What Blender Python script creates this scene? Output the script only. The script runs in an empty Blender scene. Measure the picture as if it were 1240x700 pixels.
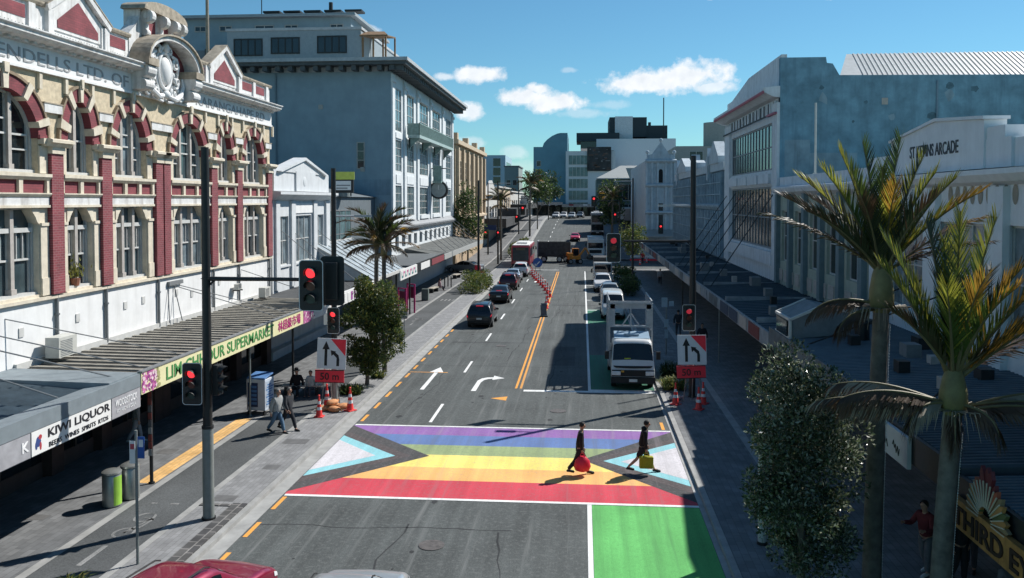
import bpy, bmesh, math, random
from mathutils import Vector, Matrix, Quaternion
random.seed(11)
R = math.radians
scene = bpy.context.scene
COL = scene.collection

# ------------------------------------------------------------------ camera
LENS_PX, YAW, PITCH, EYE = 1025.0, math.atan(85/1025.0), R(1.7), 9.0
cam_d = bpy.data.cameras.new('camera')
cam = bpy.data.objects.new('camera', cam_d); COL.objects.link(cam)
cam_d.sensor_width = 36.0
cam_d.lens = 36.0*LENS_PX/1240.0
cam_d.shift_y = -(350-(243+LENS_PX*math.tan(PITCH)))/1240.0
cam_d.clip_start = 0.1; cam_d.clip_end = 4000
cam.location = (0, 0, EYE)
cam.rotation_euler = (math.pi/2-PITCH, 0, YAW)
scene.camera = cam

# ------------------------------------------------------------------ sun, sky, exposure
SUN_AZ, SUN_EL = R(48.5), R(44.2)          # azimuth from +Y towards +X
sd = Vector((math.sin(SUN_AZ)*math.cos(SUN_EL), math.cos(SUN_AZ)*math.cos(SUN_EL), math.sin(SUN_EL)))
sun_d = bpy.data.lights.new('sun', 'SUN'); sun_d.energy = 4.8; sun_d.angle = R(0.5); sun_d.color = (1.0, 0.965, 0.91)
sun = bpy.data.objects.new('sun', sun_d); COL.objects.link(sun)
sun.rotation_euler = (-sd).to_track_quat('-Z', 'Y').to_euler(); sun.location = (40, 40, 60)
scene.view_settings.view_transform = 'Standard'; scene.view_settings.look = 'None'
scene.view_settings.gamma = 1.0; scene.view_settings.exposure = 0.40

world = bpy.data.worlds.new('World'); scene.world = world; world.use_nodes = True
nt = world.node_tree; N = nt.nodes; L = nt.links; N.clear()
def wn(t, **k):
    n = N.new(t)
    for a, b in k.items(): setattr(n, a, b)
    return n
def wmath(op, a, b=None, c=None, clamp=False):
    n = wn('ShaderNodeMath', operation=op); n.use_clamp = clamp
    for i, v in enumerate((a, b, c)):
        if v is None: continue
        if isinstance(v, (int, float)): n.inputs[i].default_value = v
        else: L.new(v, n.inputs[i])
    return n.outputs[0]
sky = wn('ShaderNodeTexSky', sky_type='NISHITA'); sky.sun_disc = False
sky.sun_elevation = SUN_EL; sky.sun_rotation = SUN_AZ
sky.altitude = 50; sky.air_density = 1.0; sky.dust_density = 0.1; sky.ozone_density = 1.0
hs = wn('ShaderNodeMix', data_type='RGBA', blend_type='MULTIPLY'); hs.inputs[0].default_value = 1.0
L.new(sky.outputs[0], hs.inputs[6]); hs.inputs[7].default_value = (0.52, 0.91, 1.05, 1)
tc = wn('ShaderNodeTexCoord'); sp = wn('ShaderNodeSeparateXYZ'); L.new(tc.outputs['Generated'], sp.inputs[0])
az = wmath('ARCTAN2', sp.outputs[0], sp.outputs[1]); el = wmath('ARCSINE', sp.outputs[2])
cv = wn('ShaderNodeCombineXYZ'); L.new(az, cv.inputs[0]); L.new(el, cv.inputs[1])
nz = wn('ShaderNodeTexNoise'); nz.inputs['Scale'].default_value = 34; nz.inputs['Detail'].default_value = 10; nz.inputs['Roughness'].default_value = 0.62
L.new(cv.outputs[0], nz.inputs['Vector'])
nz2 = wn('ShaderNodeTexNoise'); nz2.inputs['Scale'].default_value = 60; nz2.inputs['Detail'].default_value = 5
L.new(cv.outputs[0], nz2.inputs['Vector'])
CLOUDS = [(577,90,40,12,1.0),(540,92,16,6,.7),(632,117,44,13,1.0),(668,123,46,15,1.0),(652,108,20,9,1.0),(775,102,58,15,1.0),(828,96,62,19,1.0),
          (858,108,30,10,.8),(563,133,22,12,.9),(566,172,26,8,.42),(621,184,18,9,.36),(705,138,36,7,.3),(735,128,30,6,.25),(434,34,24,6,.85),
          (985,-3,70,8,.9),(872,-4,26,9,.9),(690,86,12,4,.3),(1330,60,80,22,1),(-160,40,120,26,1),(150,-120,160,30,1),(900,-190,200,40,1),(620,205,60,10,.22)]
dens = None
for (x, y, w, h, s) in CLOUDS:
    cx = math.atan((x-705)/LENS_PX); cy = math.atan((243-y)/LENS_PX*math.cos(cx))
    rx, ry = w/LENS_PX, h/LENS_PX
    m = wn('ShaderNodeVectorMath', operation='SUBTRACT'); L.new(cv.outputs[0], m.inputs[0]); m.inputs[1].default_value = (cx, cy, 0)
    d = wn('ShaderNodeVectorMath', operation='DIVIDE'); L.new(m.outputs[0], d.inputs[0]); d.inputs[1].default_value = (rx, ry, 1)
    ln = wn('ShaderNodeVectorMath', operation='LENGTH'); L.new(d.outputs[0], ln.inputs[0])
    v = wmath('SUBTRACT', 1.0, ln.outputs['Value'])
    v = wmath('ADD', v, wmath('MULTIPLY', wmath('SUBTRACT', nz.outputs[0], 0.5), 2.4))
    v = wmath('MULTIPLY', wmath('MULTIPLY', v, 1.9, clamp=True), s)
    dens = v if dens is None else wmath('MAXIMUM', dens, v)
cmix = wn('ShaderNodeMix', data_type='RGBA')
L.new(nz2.outputs[0], cmix.inputs[0]); cmix.inputs[6].default_value = (7.0, 7.8, 8.6, 1); cmix.inputs[7].default_value = (11.8, 11.9, 12.1, 1)
smix = wn('ShaderNodeMix', data_type='RGBA'); L.new(dens, smix.inputs[0]); L.new(hs.outputs[2], smix.inputs[6]); L.new(cmix.outputs[2], smix.inputs[7])
bg = wn('ShaderNodeBackground'); L.new(smix.outputs[2], bg.inputs[0]); bg.inputs[1].default_value = 0.075
wo = wn('ShaderNodeOutputWorld'); L.new(bg.outputs[0], wo.inputs[0])

scene.render.engine = 'CYCLES'
scene.cycles.max_bounces = 5; scene.cycles.diffuse_bounces = 2; scene.cycles.glossy_bounces = 3
scene.cycles.transparent_max_bounces = 6; scene.cycles.caustics_reflective = False; scene.cycles.caustics_refractive = False

# ------------------------------------------------------------------ measuring helpers: a photo point on a known plane -> metres
_f = Vector((-math.sin(YAW)*math.cos(PITCH), math.cos(YAW)*math.cos(PITCH), -math.sin(PITCH)))
_r = Vector((math.cos(YAW), math.sin(YAW), 0)); _u = _r.cross(_f)
def _ray(x, y): return _f + _r*((x-620)/LENS_PX) - _u*((y-243-LENS_PX*math.tan(PITCH))/LENS_PX)
def onZ(x, y, z=0.0):
    d = _ray(x, y); t = (z-EYE)/d.z; return Vector((d.x*t, d.y*t, z))
def onX(x, y, X):
    d = _ray(x, y); t = X/d.x; return Vector((X, d.y*t, EYE+d.z*t))
def onY(x, y, Y):
    d = _ray(x, y); t = Y/d.y; return Vector((d.x*t, Y, EYE+d.z*t))

def gz(y):
    """height of the street: level near the camera, climbing towards the far junction"""
    if y < 112: return 0.0
    if y < 142: return 0.05*(y-112)**2/60.0
    if y < 200: return 0.75+0.05*(y-142)
    if y < 230: return 3.65+0.05*(y-200)-0.05*(y-200)**2/60.0
    return 4.4

# ------------------------------------------------------------------ materials
MATS = {}
def mat(name, col, rough=0.75, var=0.12, scale=3.0, bump=0.0, bscale=40.0, metal=0.0, streak=0.0, spec=0.4, emit=0.0, dirt=None, dirt_amt=0.0, trans=0.0, coat=0.0):
    if name in MATS: return MATS[name]
    m = bpy.data.materials.new(name); m.use_nodes = True
    t = m.node_tree; n = t.nodes; l = t.links
    p = n['Principled BSDF']
    p.inputs['Roughness'].default_value = rough; p.inputs['Metallic'].default_value = metal
    p.inputs['Specular IOR Level'].default_value = spec
    if coat: p.inputs['Coat Weight'].default_value = coat; p.inputs['Coat Roughness'].default_value = 0.05
    if trans:
        p.inputs['Transmission Weight'].default_value = 0
    c = (*col, 1)
    if emit:
        p.inputs['Base Color'].default_value = c
        p.inputs['Emission Color'].default_value = c; p.inputs['Emission Strength'].default_value = emit
        MATS[name] = m; return m
    co = n.new('ShaderNodeNewGeometry')
    src = co.outputs['Position']
    nz = n.new('ShaderNodeTexNoise'); nz.inputs['Scale'].default_value = scale; nz.inputs['Detail'].default_value = 6; nz.inputs['Roughness'].default_value = .6
    l.new(src, nz.inputs['Vector'])
    ramp = n.new('ShaderNodeMapRange'); l.new(nz.outputs[0], ramp.inputs[0])
    ramp.inputs[1].default_value = .3; ramp.inputs[2].default_value = .7; ramp.inputs[3].default_value = 1-var; ramp.inputs[4].default_value = 1+var
    mul = n.new('ShaderNodeMix'); mul.data_type = 'RGBA'; mul.blend_type = 'MULTIPLY'; mul.inputs[0].default_value = 1
    mul.inputs[6].default_value = c; l.new(ramp.outputs[0], mul.inputs[7])
    out = mul.outputs[2]
    if dirt_amt or streak:
        mp = n.new('ShaderNodeMapping'); l.new(src, mp.inputs[0]); mp.inputs['Scale'].default_value = (2.2, 2.2, .18) if streak else (1, 1, 1)
        nd = n.new('ShaderNodeTexNoise'); nd.inputs['Scale'].default_value = 1.3; nd.inputs['Detail'].default_value = 8; nd.inputs['Roughness'].default_value = .68
        l.new(mp.outputs[0], nd.inputs['Vector'])
        r2 = n.new('ShaderNodeMapRange'); l.new(nd.outputs[0], r2.inputs[0]); r2.inputs[1].default_value = .48; r2.inputs[2].default_value = .75
        r2.inputs[3].default_value = 0; r2.inputs[4].default_value = dirt_amt or streak
        mx = n.new('ShaderNodeMix'); mx.data_type = 'RGBA'; l.new(r2.outputs[0], mx.inputs[0]); l.new(out, mx.inputs[6])
        dc = dirt or (col[0]*.35, col[1]*.34, col[2]*.32); mx.inputs[7].default_value = (*dc, 1)
        out = mx.outputs[2]
    l.new(out, p.inputs['Base Color'])
    if bump:
        nb = n.new('ShaderNodeTexNoise'); nb.inputs['Scale'].default_value = bscale; nb.inputs['Detail'].default_value = 3; l.new(src, nb.inputs['Vector'])
        b = n.new('ShaderNodeBump'); b.inputs['Strength'].default_value = bump; b.inputs['Distance'].default_value = .02
        l.new(nb.outputs[0], b.inputs['Height']); l.new(b.outputs[0], p.inputs['Normal'])
    MATS[name] = m; return m

def brick_mat(name, c1, c2, mortar, bw=.23, bh=.076, axis='YZ', msize=.012, rough=.8, var=.2):
    if name in MATS: return MATS[name]
    m = bpy.data.materials.new(name); m.use_nodes = True
    t = m.node_tree; n = t.nodes; l = t.links; p = n['Principled BSDF']; p.inputs['Roughness'].default_value = rough
    g = n.new('ShaderNodeNewGeometry'); s = n.new('ShaderNodeSeparateXYZ'); l.new(g.outputs['Position'], s.inputs[0])
    c = n.new('ShaderNodeCombineXYZ'); k = {'X':0,'Y':1,'Z':2}
    l.new(s.outputs[k[axis[0]]], c.inputs[0]); l.new(s.outputs[k[axis[1]]], c.inputs[1])
    b = n.new('ShaderNodeTexBrick'); l.new(c.outputs[0], b.inputs['Vector'])
    b.inputs['Color1'].default_value = (*c1, 1); b.inputs['Color2'].default_value = (*c2, 1); b.inputs['Mortar'].default_value = (*mortar, 1)
    b.inputs['Scale'].default_value = 1; b.inputs['Brick Width'].default_value = bw; b.inputs['Row Height'].default_value = bh
    b.inputs['Mortar Size'].default_value = msize; b.inputs['Mortar Smooth'].default_value = .2
    nz = n.new('ShaderNodeTexNoise'); nz.inputs['Scale'].default_value = 1.7; nz.inputs['Detail'].default_value = 7; l.new(g.outputs['Position'], nz.inputs['Vector'])
    r = n.new('ShaderNodeMapRange'); l.new(nz.outputs[0], r.inputs[0]); r.inputs[1].default_value = .3; r.inputs[2].default_value = .7; r.inputs[3].default_value = 1-var; r.inputs[4].default_value = 1+var
    mx = n.new('ShaderNodeMix'); mx.data_type = 'RGBA'; mx.blend_type = 'MULTIPLY'; mx.inputs[0].default_value = 1
    l.new(b.outputs[0], mx.inputs[6]); l.new(r.outputs[0], mx.inputs[7]); l.new(mx.outputs[2], p.inputs['Base Color'])
    bp = n.new('ShaderNodeBump'); bp.inputs['Strength'].default_value = .4; bp.inputs['Distance'].default_value = .01; bp.invert = True
    l.new(b.outputs['Fac'], bp.inputs['Height']); l.new(bp.outputs[0], p.inputs['Normal'])
    MATS[name] = m; return m

def ground_mat(name, col, stripe=.25, fine=.25, patch=.2, rough=.85, wear=None, wear_amt=0.0, wear_lo=.5, wear_hi=.7):
    """asphalt and road paint: fine grain, blotches and worn streaks along the driving direction"""
    if name in MATS: return MATS[name]
    m = bpy.data.materials.new(name); m.use_nodes = True
    t = m.node_tree; n = t.nodes; l = t.links; p = n['Principled BSDF']; p.inputs['Roughness'].default_value = rough; p.inputs['Specular IOR Level'].default_value = .25
    g = n.new('ShaderNodeNewGeometry')
    def noise(scale, mp=None, det=5, ro=.6):
        q = n.new('ShaderNodeTexNoise'); q.inputs['Scale'].default_value = scale; q.inputs['Detail'].default_value = det; q.inputs['Roughness'].default_value = ro
        if mp:
            k = n.new('ShaderNodeMapping'); k.inputs['Scale'].default_value = mp; l.new(g.outputs['Position'], k.inputs[0]); l.new(k.outputs[0], q.inputs['Vector'])
        else: l.new(g.outputs['Position'], q.inputs['Vector'])
        return q.outputs[0]
    def rng(v, a, b, lo=.3, hi=.7):
        r = n.new('ShaderNodeMapRange'); l.new(v, r.inputs[0]); r.inputs[1].default_value = lo; r.inputs[2].default_value = hi; r.inputs[3].default_value = a; r.inputs[4].default_value = b; return r.outputs[0]
    def mulv(a, b):
        q = n.new('ShaderNodeMath'); q.operation = 'MULTIPLY'; l.new(a, q.inputs[0]); l.new(b, q.inputs[1]); return q.outputs[0]
    v = mulv(rng(noise(30, det=2), 1-fine, 1+fine), rng(noise(.35, det=6), 1-patch, 1+patch))
    v = mulv(v, rng(noise(1.0, (2.4, .06, 1), 5, .65), 1-stripe, 1+stripe*1.3))
    mx = n.new('ShaderNodeMix'); mx.data_type = 'RGBA'; mx.blend_type = 'MULTIPLY'; mx.inputs[0].default_value = 1
    mx.inputs[6].default_value = (*col, 1); l.new(v, mx.inputs[7]); out = mx.outputs[2]
    if wear:
        w = n.new('ShaderNodeMath'); w.operation = 'MAXIMUM'
        l.new(rng(noise(1.0, (3.0, .10, 1), 8, .7), 0, wear_amt, wear_lo, wear_hi), w.inputs[0])
        l.new(rng(noise(7, det=8, ro=.82), 0, wear_amt, .50, .70), w.inputs[1])
        m2 = n.new('ShaderNodeMix'); m2.data_type = 'RGBA'; l.new(w.outputs[0], m2.inputs[0]); l.new(out, m2.inputs[6]); m2.inputs[7].default_value = (*wear, 1); out = m2.outputs[2]
    l.new(out, p.inputs['Base Color'])
    b = n.new('ShaderNodeBump'); b.inputs['Strength'].default_value = .25; b.inputs['Distance'].default_value = .01; l.new(noise(60, det=2), b.inputs['Height']); l.new(b.outputs[0], p.inputs['Normal'])
    MATS[name] = m; return m

def leaf_mat(name, col, trans=.35, var=.35, rough=.45, scale=2.5, spec=.45):
    if name in MATS: return MATS[name]
    m = bpy.data.materials.new(name); m.use_nodes = True
    t = m.node_tree; n = t.nodes; l = t.links; p = n['Principled BSDF']; p.inputs['Roughness'].default_value = rough; p.inputs['Specular IOR Level'].default_value = spec
    g = n.new('ShaderNodeNewGeometry'); nz = n.new('ShaderNodeTexNoise'); nz.inputs['Scale'].default_value = scale; nz.inputs['Detail'].default_value = 4; l.new(g.outputs['Position'], nz.inputs['Vector'])
    r = n.new('ShaderNodeMapRange'); l.new(nz.outputs[0], r.inputs[0]); r.inputs[1].default_value = .3; r.inputs[2].default_value = .7; r.inputs[3].default_value = 1-var; r.inputs[4].default_value = 1+var
    mx = n.new('ShaderNodeMix'); mx.data_type = 'RGBA'; mx.blend_type = 'MULTIPLY'; mx.inputs[0].default_value = 1; mx.inputs[6].default_value = (*col, 1); l.new(r.outputs[0], mx.inputs[7])
    l.new(mx.outputs[2], p.inputs['Base Color'])
    tr = n.new('ShaderNodeBsdfTranslucent'); l.new(mx.outputs[2], tr.inputs[0])
    ms = n.new('ShaderNodeMixShader'); ms.inputs[0].default_value = trans; l.new(p.outputs[0], ms.inputs[1]); l.new(tr.outputs[0], ms.inputs[2])
    l.new(ms.outputs[0], n['Material Output'].inputs[0])
    MATS[name] = m; return m

def glass_mat(name, col=(.015,.022,.026), rough=.06, var=.5, scale=.6, spec=.6):
    return mat(name, col, rough=rough, var=var, scale=scale, spec=spec)

# ------------------------------------------------------------------ mesh builder
class Fr:
    """a facade's own axes: u along it, v up, w out of it"""
    def __init__(s, O, U, Nn): s.O = Vector(O); s.U = Vector(U); s.N = Vector(Nn); s.Z = Vector((0,0,1))
    def __call__(s, u, v, w=0.0): return s.O+s.U*u+s.Z*v+s.N*w

class MB:
    def __init__(s, off=(0,0,0)): s.v = []; s.f = []; s.m = []; s.off = Vector(off)
    def add(s, vs, fs, mi=0):
        k = len(s.v); s.v.extend(Vector(a) for a in vs); s.f.extend(tuple(i+k for i in f) for f in fs); s.m.extend([mi]*len(fs)); return s
    BOXF = ((0,1,3,2),(4,6,7,5),(0,4,5,1),(2,3,7,6),(0,2,6,4),(1,5,7,3))
    def box(s, x0, x1, y0, y1, z0, z1, mi=0):
        return s.add([(x,y,z) for x in (x0,x1) for y in (y0,y1) for z in (z0,z1)], s.BOXF, mi)
    def fbox(s, F, u0, u1, v0, v1, w0, w1, mi=0):
        return s.add([F(u,v,w) for u in (u0,u1) for v in (v0,v1) for w in (w0,w1)], s.BOXF, mi)
    def obox(s, c, size, rot=(0,0,0), mi=0):
        from mathutils import Euler
        M = Euler(rot).to_matrix(); c = Vector(c)
        return s.add([c+M@Vector((x*size[0]/2,y*size[1]/2,z*size[2]/2)) for x in (-1,1) for y in (-1,1) for z in (-1,1)], s.BOXF, mi)
    def bar(s, p0, p1, w, h, mi=0):
        p0 = Vector(p0); p1 = Vector(p1); d = (p1-p0).normalized(); a = Vector((0,0,1)) if abs(d.z) < .95 else Vector((0,1,0))
        x = d.cross(a).normalized()*w/2; y = x.cross(d).normalized()*h/2
        return s.add([p0-x-y,p0-x+y,p1-x-y,p1-x+y,p0+x-y,p0+x+y,p1+x-y,p1+x+y], s.BOXF, mi)
    def cyl(s, p0, p1, r0, r1=None, n=10, mi=0, caps=True):
        r1 = r0 if r1 is None else r1; p0 = Vector(p0); p1 = Vector(p1); d = (p1-p0).normalized()
        a = Vector((0,0,1)) if abs(d.z) < .9 else Vector((1,0,0)); x = d.cross(a).normalized(); y = x.cross(d)
        vs = []
        for (p, r) in ((p0,r0),(p1,r1)):
            for i in range(n):
                t = 2*math.pi*i/n; vs.append(p+x*math.cos(t)*r+y*math.sin(t)*r)
        fs = [(i,(i+1)%n,n+(i+1)%n,n+i) for i in range(n)]
        if caps: fs += [tuple(range(n))[::-1], tuple(range(n,2*n))]
        return s.add(vs, fs, mi)
    def tube(s, pts, rads, n=8, mi=0):
        pts = [Vector(p) for p in pts]
        if isinstance(rads, (int, float)): rads = [rads]*len(pts)
        k = len(pts); vs = []; ref = None
        for i, p in enumerate(pts):
            d = (pts[min(i+1,k-1)]-pts[max(i-1,0)]).normalized()
            if ref is None:
                a = Vector((0,0,1)) if abs(d.z) < .9 else Vector((1,0,0)); ref = d.cross(a).normalized()
            x = (ref-d*ref.dot(d)).normalized(); ref = x; y = d.cross(x)
            for j in range(n):
                t = 2*math.pi*j/n; vs.append(p+(x*math.cos(t)+y*math.sin(t))*rads[i])
        fs = [(i*n+j, i*n+(j+1)%n, (i+1)*n+(j+1)%n, (i+1)*n+j) for i in range(k-1) for j in range(n)]
        fs += [tuple(range(n))[::-1], tuple(range((k-1)*n, k*n))]
        return s.add(vs, fs, mi)
    def prism(s, pts3, d, mi=0):
        """polygon of 3-D points swept along vector d"""
        n = len(pts3); d = Vector(d); a = [Vector(p) for p in pts3]
        fs = [tuple(range(n))[::-1], tuple(range(n,2*n))]+[(i,(i+1)%n,n+(i+1)%n,n+i) for i in range(n)]
        return s.add(a+[p+d for p in a], fs, mi)
    def fprism(s, F, uv, w0, w1, mi=0):
        return s.prism([F(u,v,w0) for u, v in uv], F.N*(w1-w0), mi)
    def poly(s, pts, mi=0): return s.add(pts, [tuple(range(len(pts)))], mi)
    def lathe(s, prof, c=(0,0,0), n=16, mi=0):
        c = Vector(c); k = len(prof); vs = []
        for (r, z) in prof:
            for i in range(n):
                t = 2*math.pi*i/n; vs.append(c+Vector((r*math.cos(t), r*math.sin(t), z)))
        fs = [(i*n+j, i*n+(j+1)%n, (i+1)*n+(j+1)%n, (i+1)*n+j) for i in range(k-1) for j in range(n)]
        fs += [tuple(range(n))[::-1], tuple(range((k-1)*n, k*n))]
        return s.add(vs, fs, mi)
    def ball(s, c, r, nu=12, nv=8, mi=0, M=None):
        if isinstance(r, (int, float)): r = (r,r,r)
        c = Vector(c); vs = []
        for j in range(nv+1):
            ph = math.pi*j/nv
            for i in range(nu):
                t = 2*math.pi*i/nu
                q = Vector((r[0]*math.sin(ph)*math.cos(t), r[1]*math.sin(ph)*math.sin(t), r[2]*math.cos(ph)))
                vs.append(c+(M@q if M else q))
        fs = [(j*nu+i, (j+1)*nu+i, (j+1)*nu+(i+1)%nu, j*nu+(i+1)%nu) for j in range(nv) for i in range(nu)]
        return s.add(vs, fs, mi)
    def build(s, name, mats, parent=None, smooth=False, bevel=0.0, recalc=True, seg=2):
        me = bpy.data.meshes.new(name)
        me.from_pydata([v-s.off for v in s.v], [], s.f)
        if not isinstance(mats, (list, tuple)): mats = [mats]
        for m in mats: me.materials.append(m)
        me.polygons.foreach_set('material_index', s.m)
        if recalc:
            bm = bmesh.new(); bm.from_mesh(me)
            bmesh.ops.recalc_face_normals(bm, faces=bm.faces); bm.to_mesh(me); bm.free()
        if smooth:
            me.polygons.foreach_set('use_smooth', [True]*len(me.polygons))
            try: me.set_sharp_from_angle(angle=R(38))
            except Exception: pass
        me.update()
        o = bpy.data.objects.new(name, me); COL.objects.link(o)
        if parent: o.parent = parent
        if bevel:
            b = o.modifiers.new('bevel', 'BEVEL'); b.width = bevel; b.segments = seg; b.limit_method = 'ANGLE'; b.angle_limit = R(40)
        return o

def tag(o, label=None, cat=None, group=None, kind=None):
    if label: o['label'] = label
    if cat: o['category'] = cat
    if group: o['group'] = group
    if kind: o['kind'] = kind
    return o
def thing(name, label, cat, loc=(0,0,0), rz=0.0, group=None):
    o = bpy.data.objects.new(name, None); COL.objects.link(o); o.empty_display_size = .3
    o.location = loc; o.rotation_euler = (0,0,rz); return tag(o, label, cat, group)
def solo(mb, name, mats, label, cat, at, group=None, **k):
    """a thing that is one mesh; its origin is set at its base"""
    mb.off = Vector(at); o = mb.build(name, mats, **k); o.location = at; return tag(o, label, cat, group)
def struct(mb, name, mats, **k):
    return tag(mb.build(name, mats, **k), kind='structure')
KIDS = {}
def kids(o): return [c for c in bpy.data.objects if c.parent == o]
def dup(root, loc, rz=None, label=None, scale=None, _p=None):
    c = root.copy(); COL.objects.link(c)
    if _p is None:
        c.location = loc
        if rz is not None: c.rotation_euler = (c.rotation_euler[0], c.rotation_euler[1], rz)
        if label: c['label'] = label
        if scale: c.scale = (scale,)*3 if isinstance(scale, (int, float)) else scale
    else: c.parent = _p
    for k in kids(root): dup(k, None, _p=c)
    return c

def lettering(body, width, height, M, m, parent, off=(0,0,0), name='lettering', depth=.012, bold=0.0, fit=True, align='CENTER'):
    """real raised letters, width x height metres, centred on matrix M"""
    cu = bpy.data.curves.new(name, 'FONT'); cu.body = body; cu.align_x = 'CENTER'; cu.align_y = 'CENTER'; cu.extrude = depth/2; cu.offset = bold; cu.size = 1.0; cu.resolution_u = 3
    t = bpy.data.objects.new('tmp', cu); COL.objects.link(t)
    dg = bpy.context.evaluated_depsgraph_get(); dg.update()
    me = bpy.data.meshes.new_from_object(t.evaluated_get(dg))
    bpy.data.objects.remove(t); bpy.data.curves.remove(cu)
    if len(me.vertices):
        xs = [v.co.x for v in me.vertices]; ys = [v.co.y for v in me.vertices]
        sx = width/max(1e-6, max(xs)-min(xs)); sy = height/max(1e-6, max(ys)-min(ys))
        cx = (max(xs)+min(xs))/2; cy = (max(ys)+min(ys))/2
        off = Vector(off)
        for v in me.vertices:
            v.co = (M @ Vector(((v.co.x-cx)*sx, (v.co.y-cy)*sy, v.co.z)))-off
    me.name = name; me.materials.clear(); me.materials.append(m)
    o = bpy.data.objects.new(name, me); COL.objects.link(o)
    if parent: o.parent = parent
    return o
def txtM(p, U, Nn):
    """matrix: text runs along U, faces Nn"""
    U = Vector(U).normalized(); Nn = Vector(Nn).normalized(); V = Nn.cross(U)
    M = Matrix.Identity(4)
    for i in range(3): M[i][0] = U[i]; M[i][1] = V[i]; M[i][2] = Nn[i]; M[i][3] = Vector(p)[i]
    return M
EAST = ((0,1,0),(1,0,0))      # text on a wall that faces +X
WEST = ((0,-1,0),(-1,0,0))    # text on a wall that faces -X
SOUTH = ((1,0,0),(0,-1,0))    # text that faces the camera's end of the street

def wall_openings(mb, F, u0, u1, v0, v1, ops, t, mi=0, w1=0.0):
    """wall slab with real rectangular holes"""
    vs = sorted({v0, v1, *[min(max(o[2],v0),v1) for o in ops], *[min(max(o[3],v0),v1) for o in ops]})
    for a, b in zip(vs, vs[1:]):
        if b-a < 1e-4: continue
        mid = (a+b)/2
        cuts = sorted((o[0], o[1]) for o in ops if o[2] < mid < o[3])
        x = u0
        for c, d in cuts:
            if c > x+1e-4: mb.fbox(F, x, c, a, b, w1-t, w1, mi)
            x = max(x, d)
        if x < u1-1e-4: mb.fbox(F, x, u1, a, b, w1-t, w1, mi)

def window(F, u0, u1, v0, v1, parent, off, fm, gm, nx=1, nzz=1, w=-.12, fw=.07, sill=None, bars=None):
    mb = MB(off)
    d = .06
    mb.fbox(F, u0, u0+fw, v0, v1, w-d, w); mb.fbox(F, u1-fw, u1, v0, v1, w-d, w)
    mb.fbox(F, u0+fw, u1-fw, v1-fw, v1, w-d, w); mb.fbox(F, u0+fw, u1-fw, v0, v0+fw, w-d, w)
    for i in range(1, nx):
        u = u0+(u1-u0)*i/nx; mb.fbox(F, u-fw*.35, u+fw*.35, v0+fw, v1-fw, w-d, w-.005)
    for j in range(1, nzz):
        v = v0+(v1-v0)*j/nzz; mb.fbox(F, u0+fw, u1-fw, v-fw*.35, v+fw*.35, w-d+.004, w-.01)
    o = mb.build('window', fm, parent)
    g = MB(off); g.fbox(F, u0+.01, u1-.01, v0+.01, v1-.01, w-d-.03, w-d+.01); g.build('pane', gm, o)
    if sill:
        q = MB(off); q.fbox(F, u0-.08, u1+.08, v0-.1, v0-.002, -.1, .1); q.build('sill', sill, o)
    return o
# ------------------------------------------------------------------ shared materials
ASPH = ground_mat('asphalt', (.076,.084,.083), stripe=.2, fine=.3, patch=.2, wear=(.21,.215,.21), wear_amt=.65, wear_lo=.54, wear_hi=.72)
CYCLE = ground_mat('cycle asphalt', (.085,.09,.092), stripe=.06, fine=.3, patch=.2)
WHITE_P = ground_mat('white road paint', (.72,.73,.72), stripe=.05, fine=.08, patch=.08, wear=(.3,.3,.3), wear_amt=.45)
AMBER_P = ground_mat('amber road paint', (.72,.33,.07), stripe=.05, fine=.1, patch=.1, wear=(.2,.17,.13), wear_amt=.4)
GREEN_P = ground_mat('green bus lane paint', (.115,.40,.115), stripe=.16, fine=.15, patch=.16, wear=(.075,.22,.08), wear_amt=.65)
GREEN_OLD = ground_mat('worn green lane paint', (.045,.17,.11), stripe=.06, fine=.15, patch=.15, wear=(.07,.09,.085), wear_amt=.6)
WORN = (.19,.17,.18)
RB = {k: ground_mat('crossing '+k, c, stripe=.13, fine=.14, patch=.12, wear=w, wear_amt=.85, wear_lo=.52, wear_hi=.76) for k, c, w in (
    ('purple', (.235,.115,.33), (.30,.25,.33)), ('blue', (.11,.18,.38), (.13,.15,.2)), ('lime', (.27,.34,.17), (.13,.16,.15)), ('yellow', (.76,.63,.17), (.42,.37,.24)),
    ('orange', (.74,.41,.14), (.42,.3,.22)), ('red', (.52,.055,.08), (.30,.15,.16)), ('charcoal', (.062,.062,.063), WORN), ('brown', (.082,.07,.07), WORN), ('sky', (.24,.52,.57), (.3,.45,.47)), ('pinkish', (.56,.54,.565), (.36,.36,.37)))}
PAVE = brick_mat('grey pavers', (.115,.12,.125), (.165,.17,.175), (.075,.075,.075), .4, .2, 'YX', .006, var=.22)
PAVE_D = brick_mat('dark pavers', (.15,.155,.16), (.185,.19,.195), (.09,.09,.09), .4, .2, 'YX', .008, var=.25)
PAVE_L = brick_mat('pale pavers', (.19,.192,.195), (.245,.247,.25), (.12,.12,.12), .3, .15, 'YX', .006, var=.15)
KERB = mat('kerb concrete', (.30,.30,.29), var=.2, scale=2, bump=.2)
GUTTER = mat('gutter concrete', (.32,.32,.31), var=.22, scale=1.5, bump=.2)
BASALT = brick_mat('dark basalt kerb', (.05,.05,.052), (.085,.083,.08), (.22,.21,.2), .45, .3, 'YX', .02, var=.4)
TACT = brick_mat('orange tactile pavers', (.62,.36,.12), (.70,.43,.17), (.4,.26,.12), .3, .15, 'YX', .01, var=.25)

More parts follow.
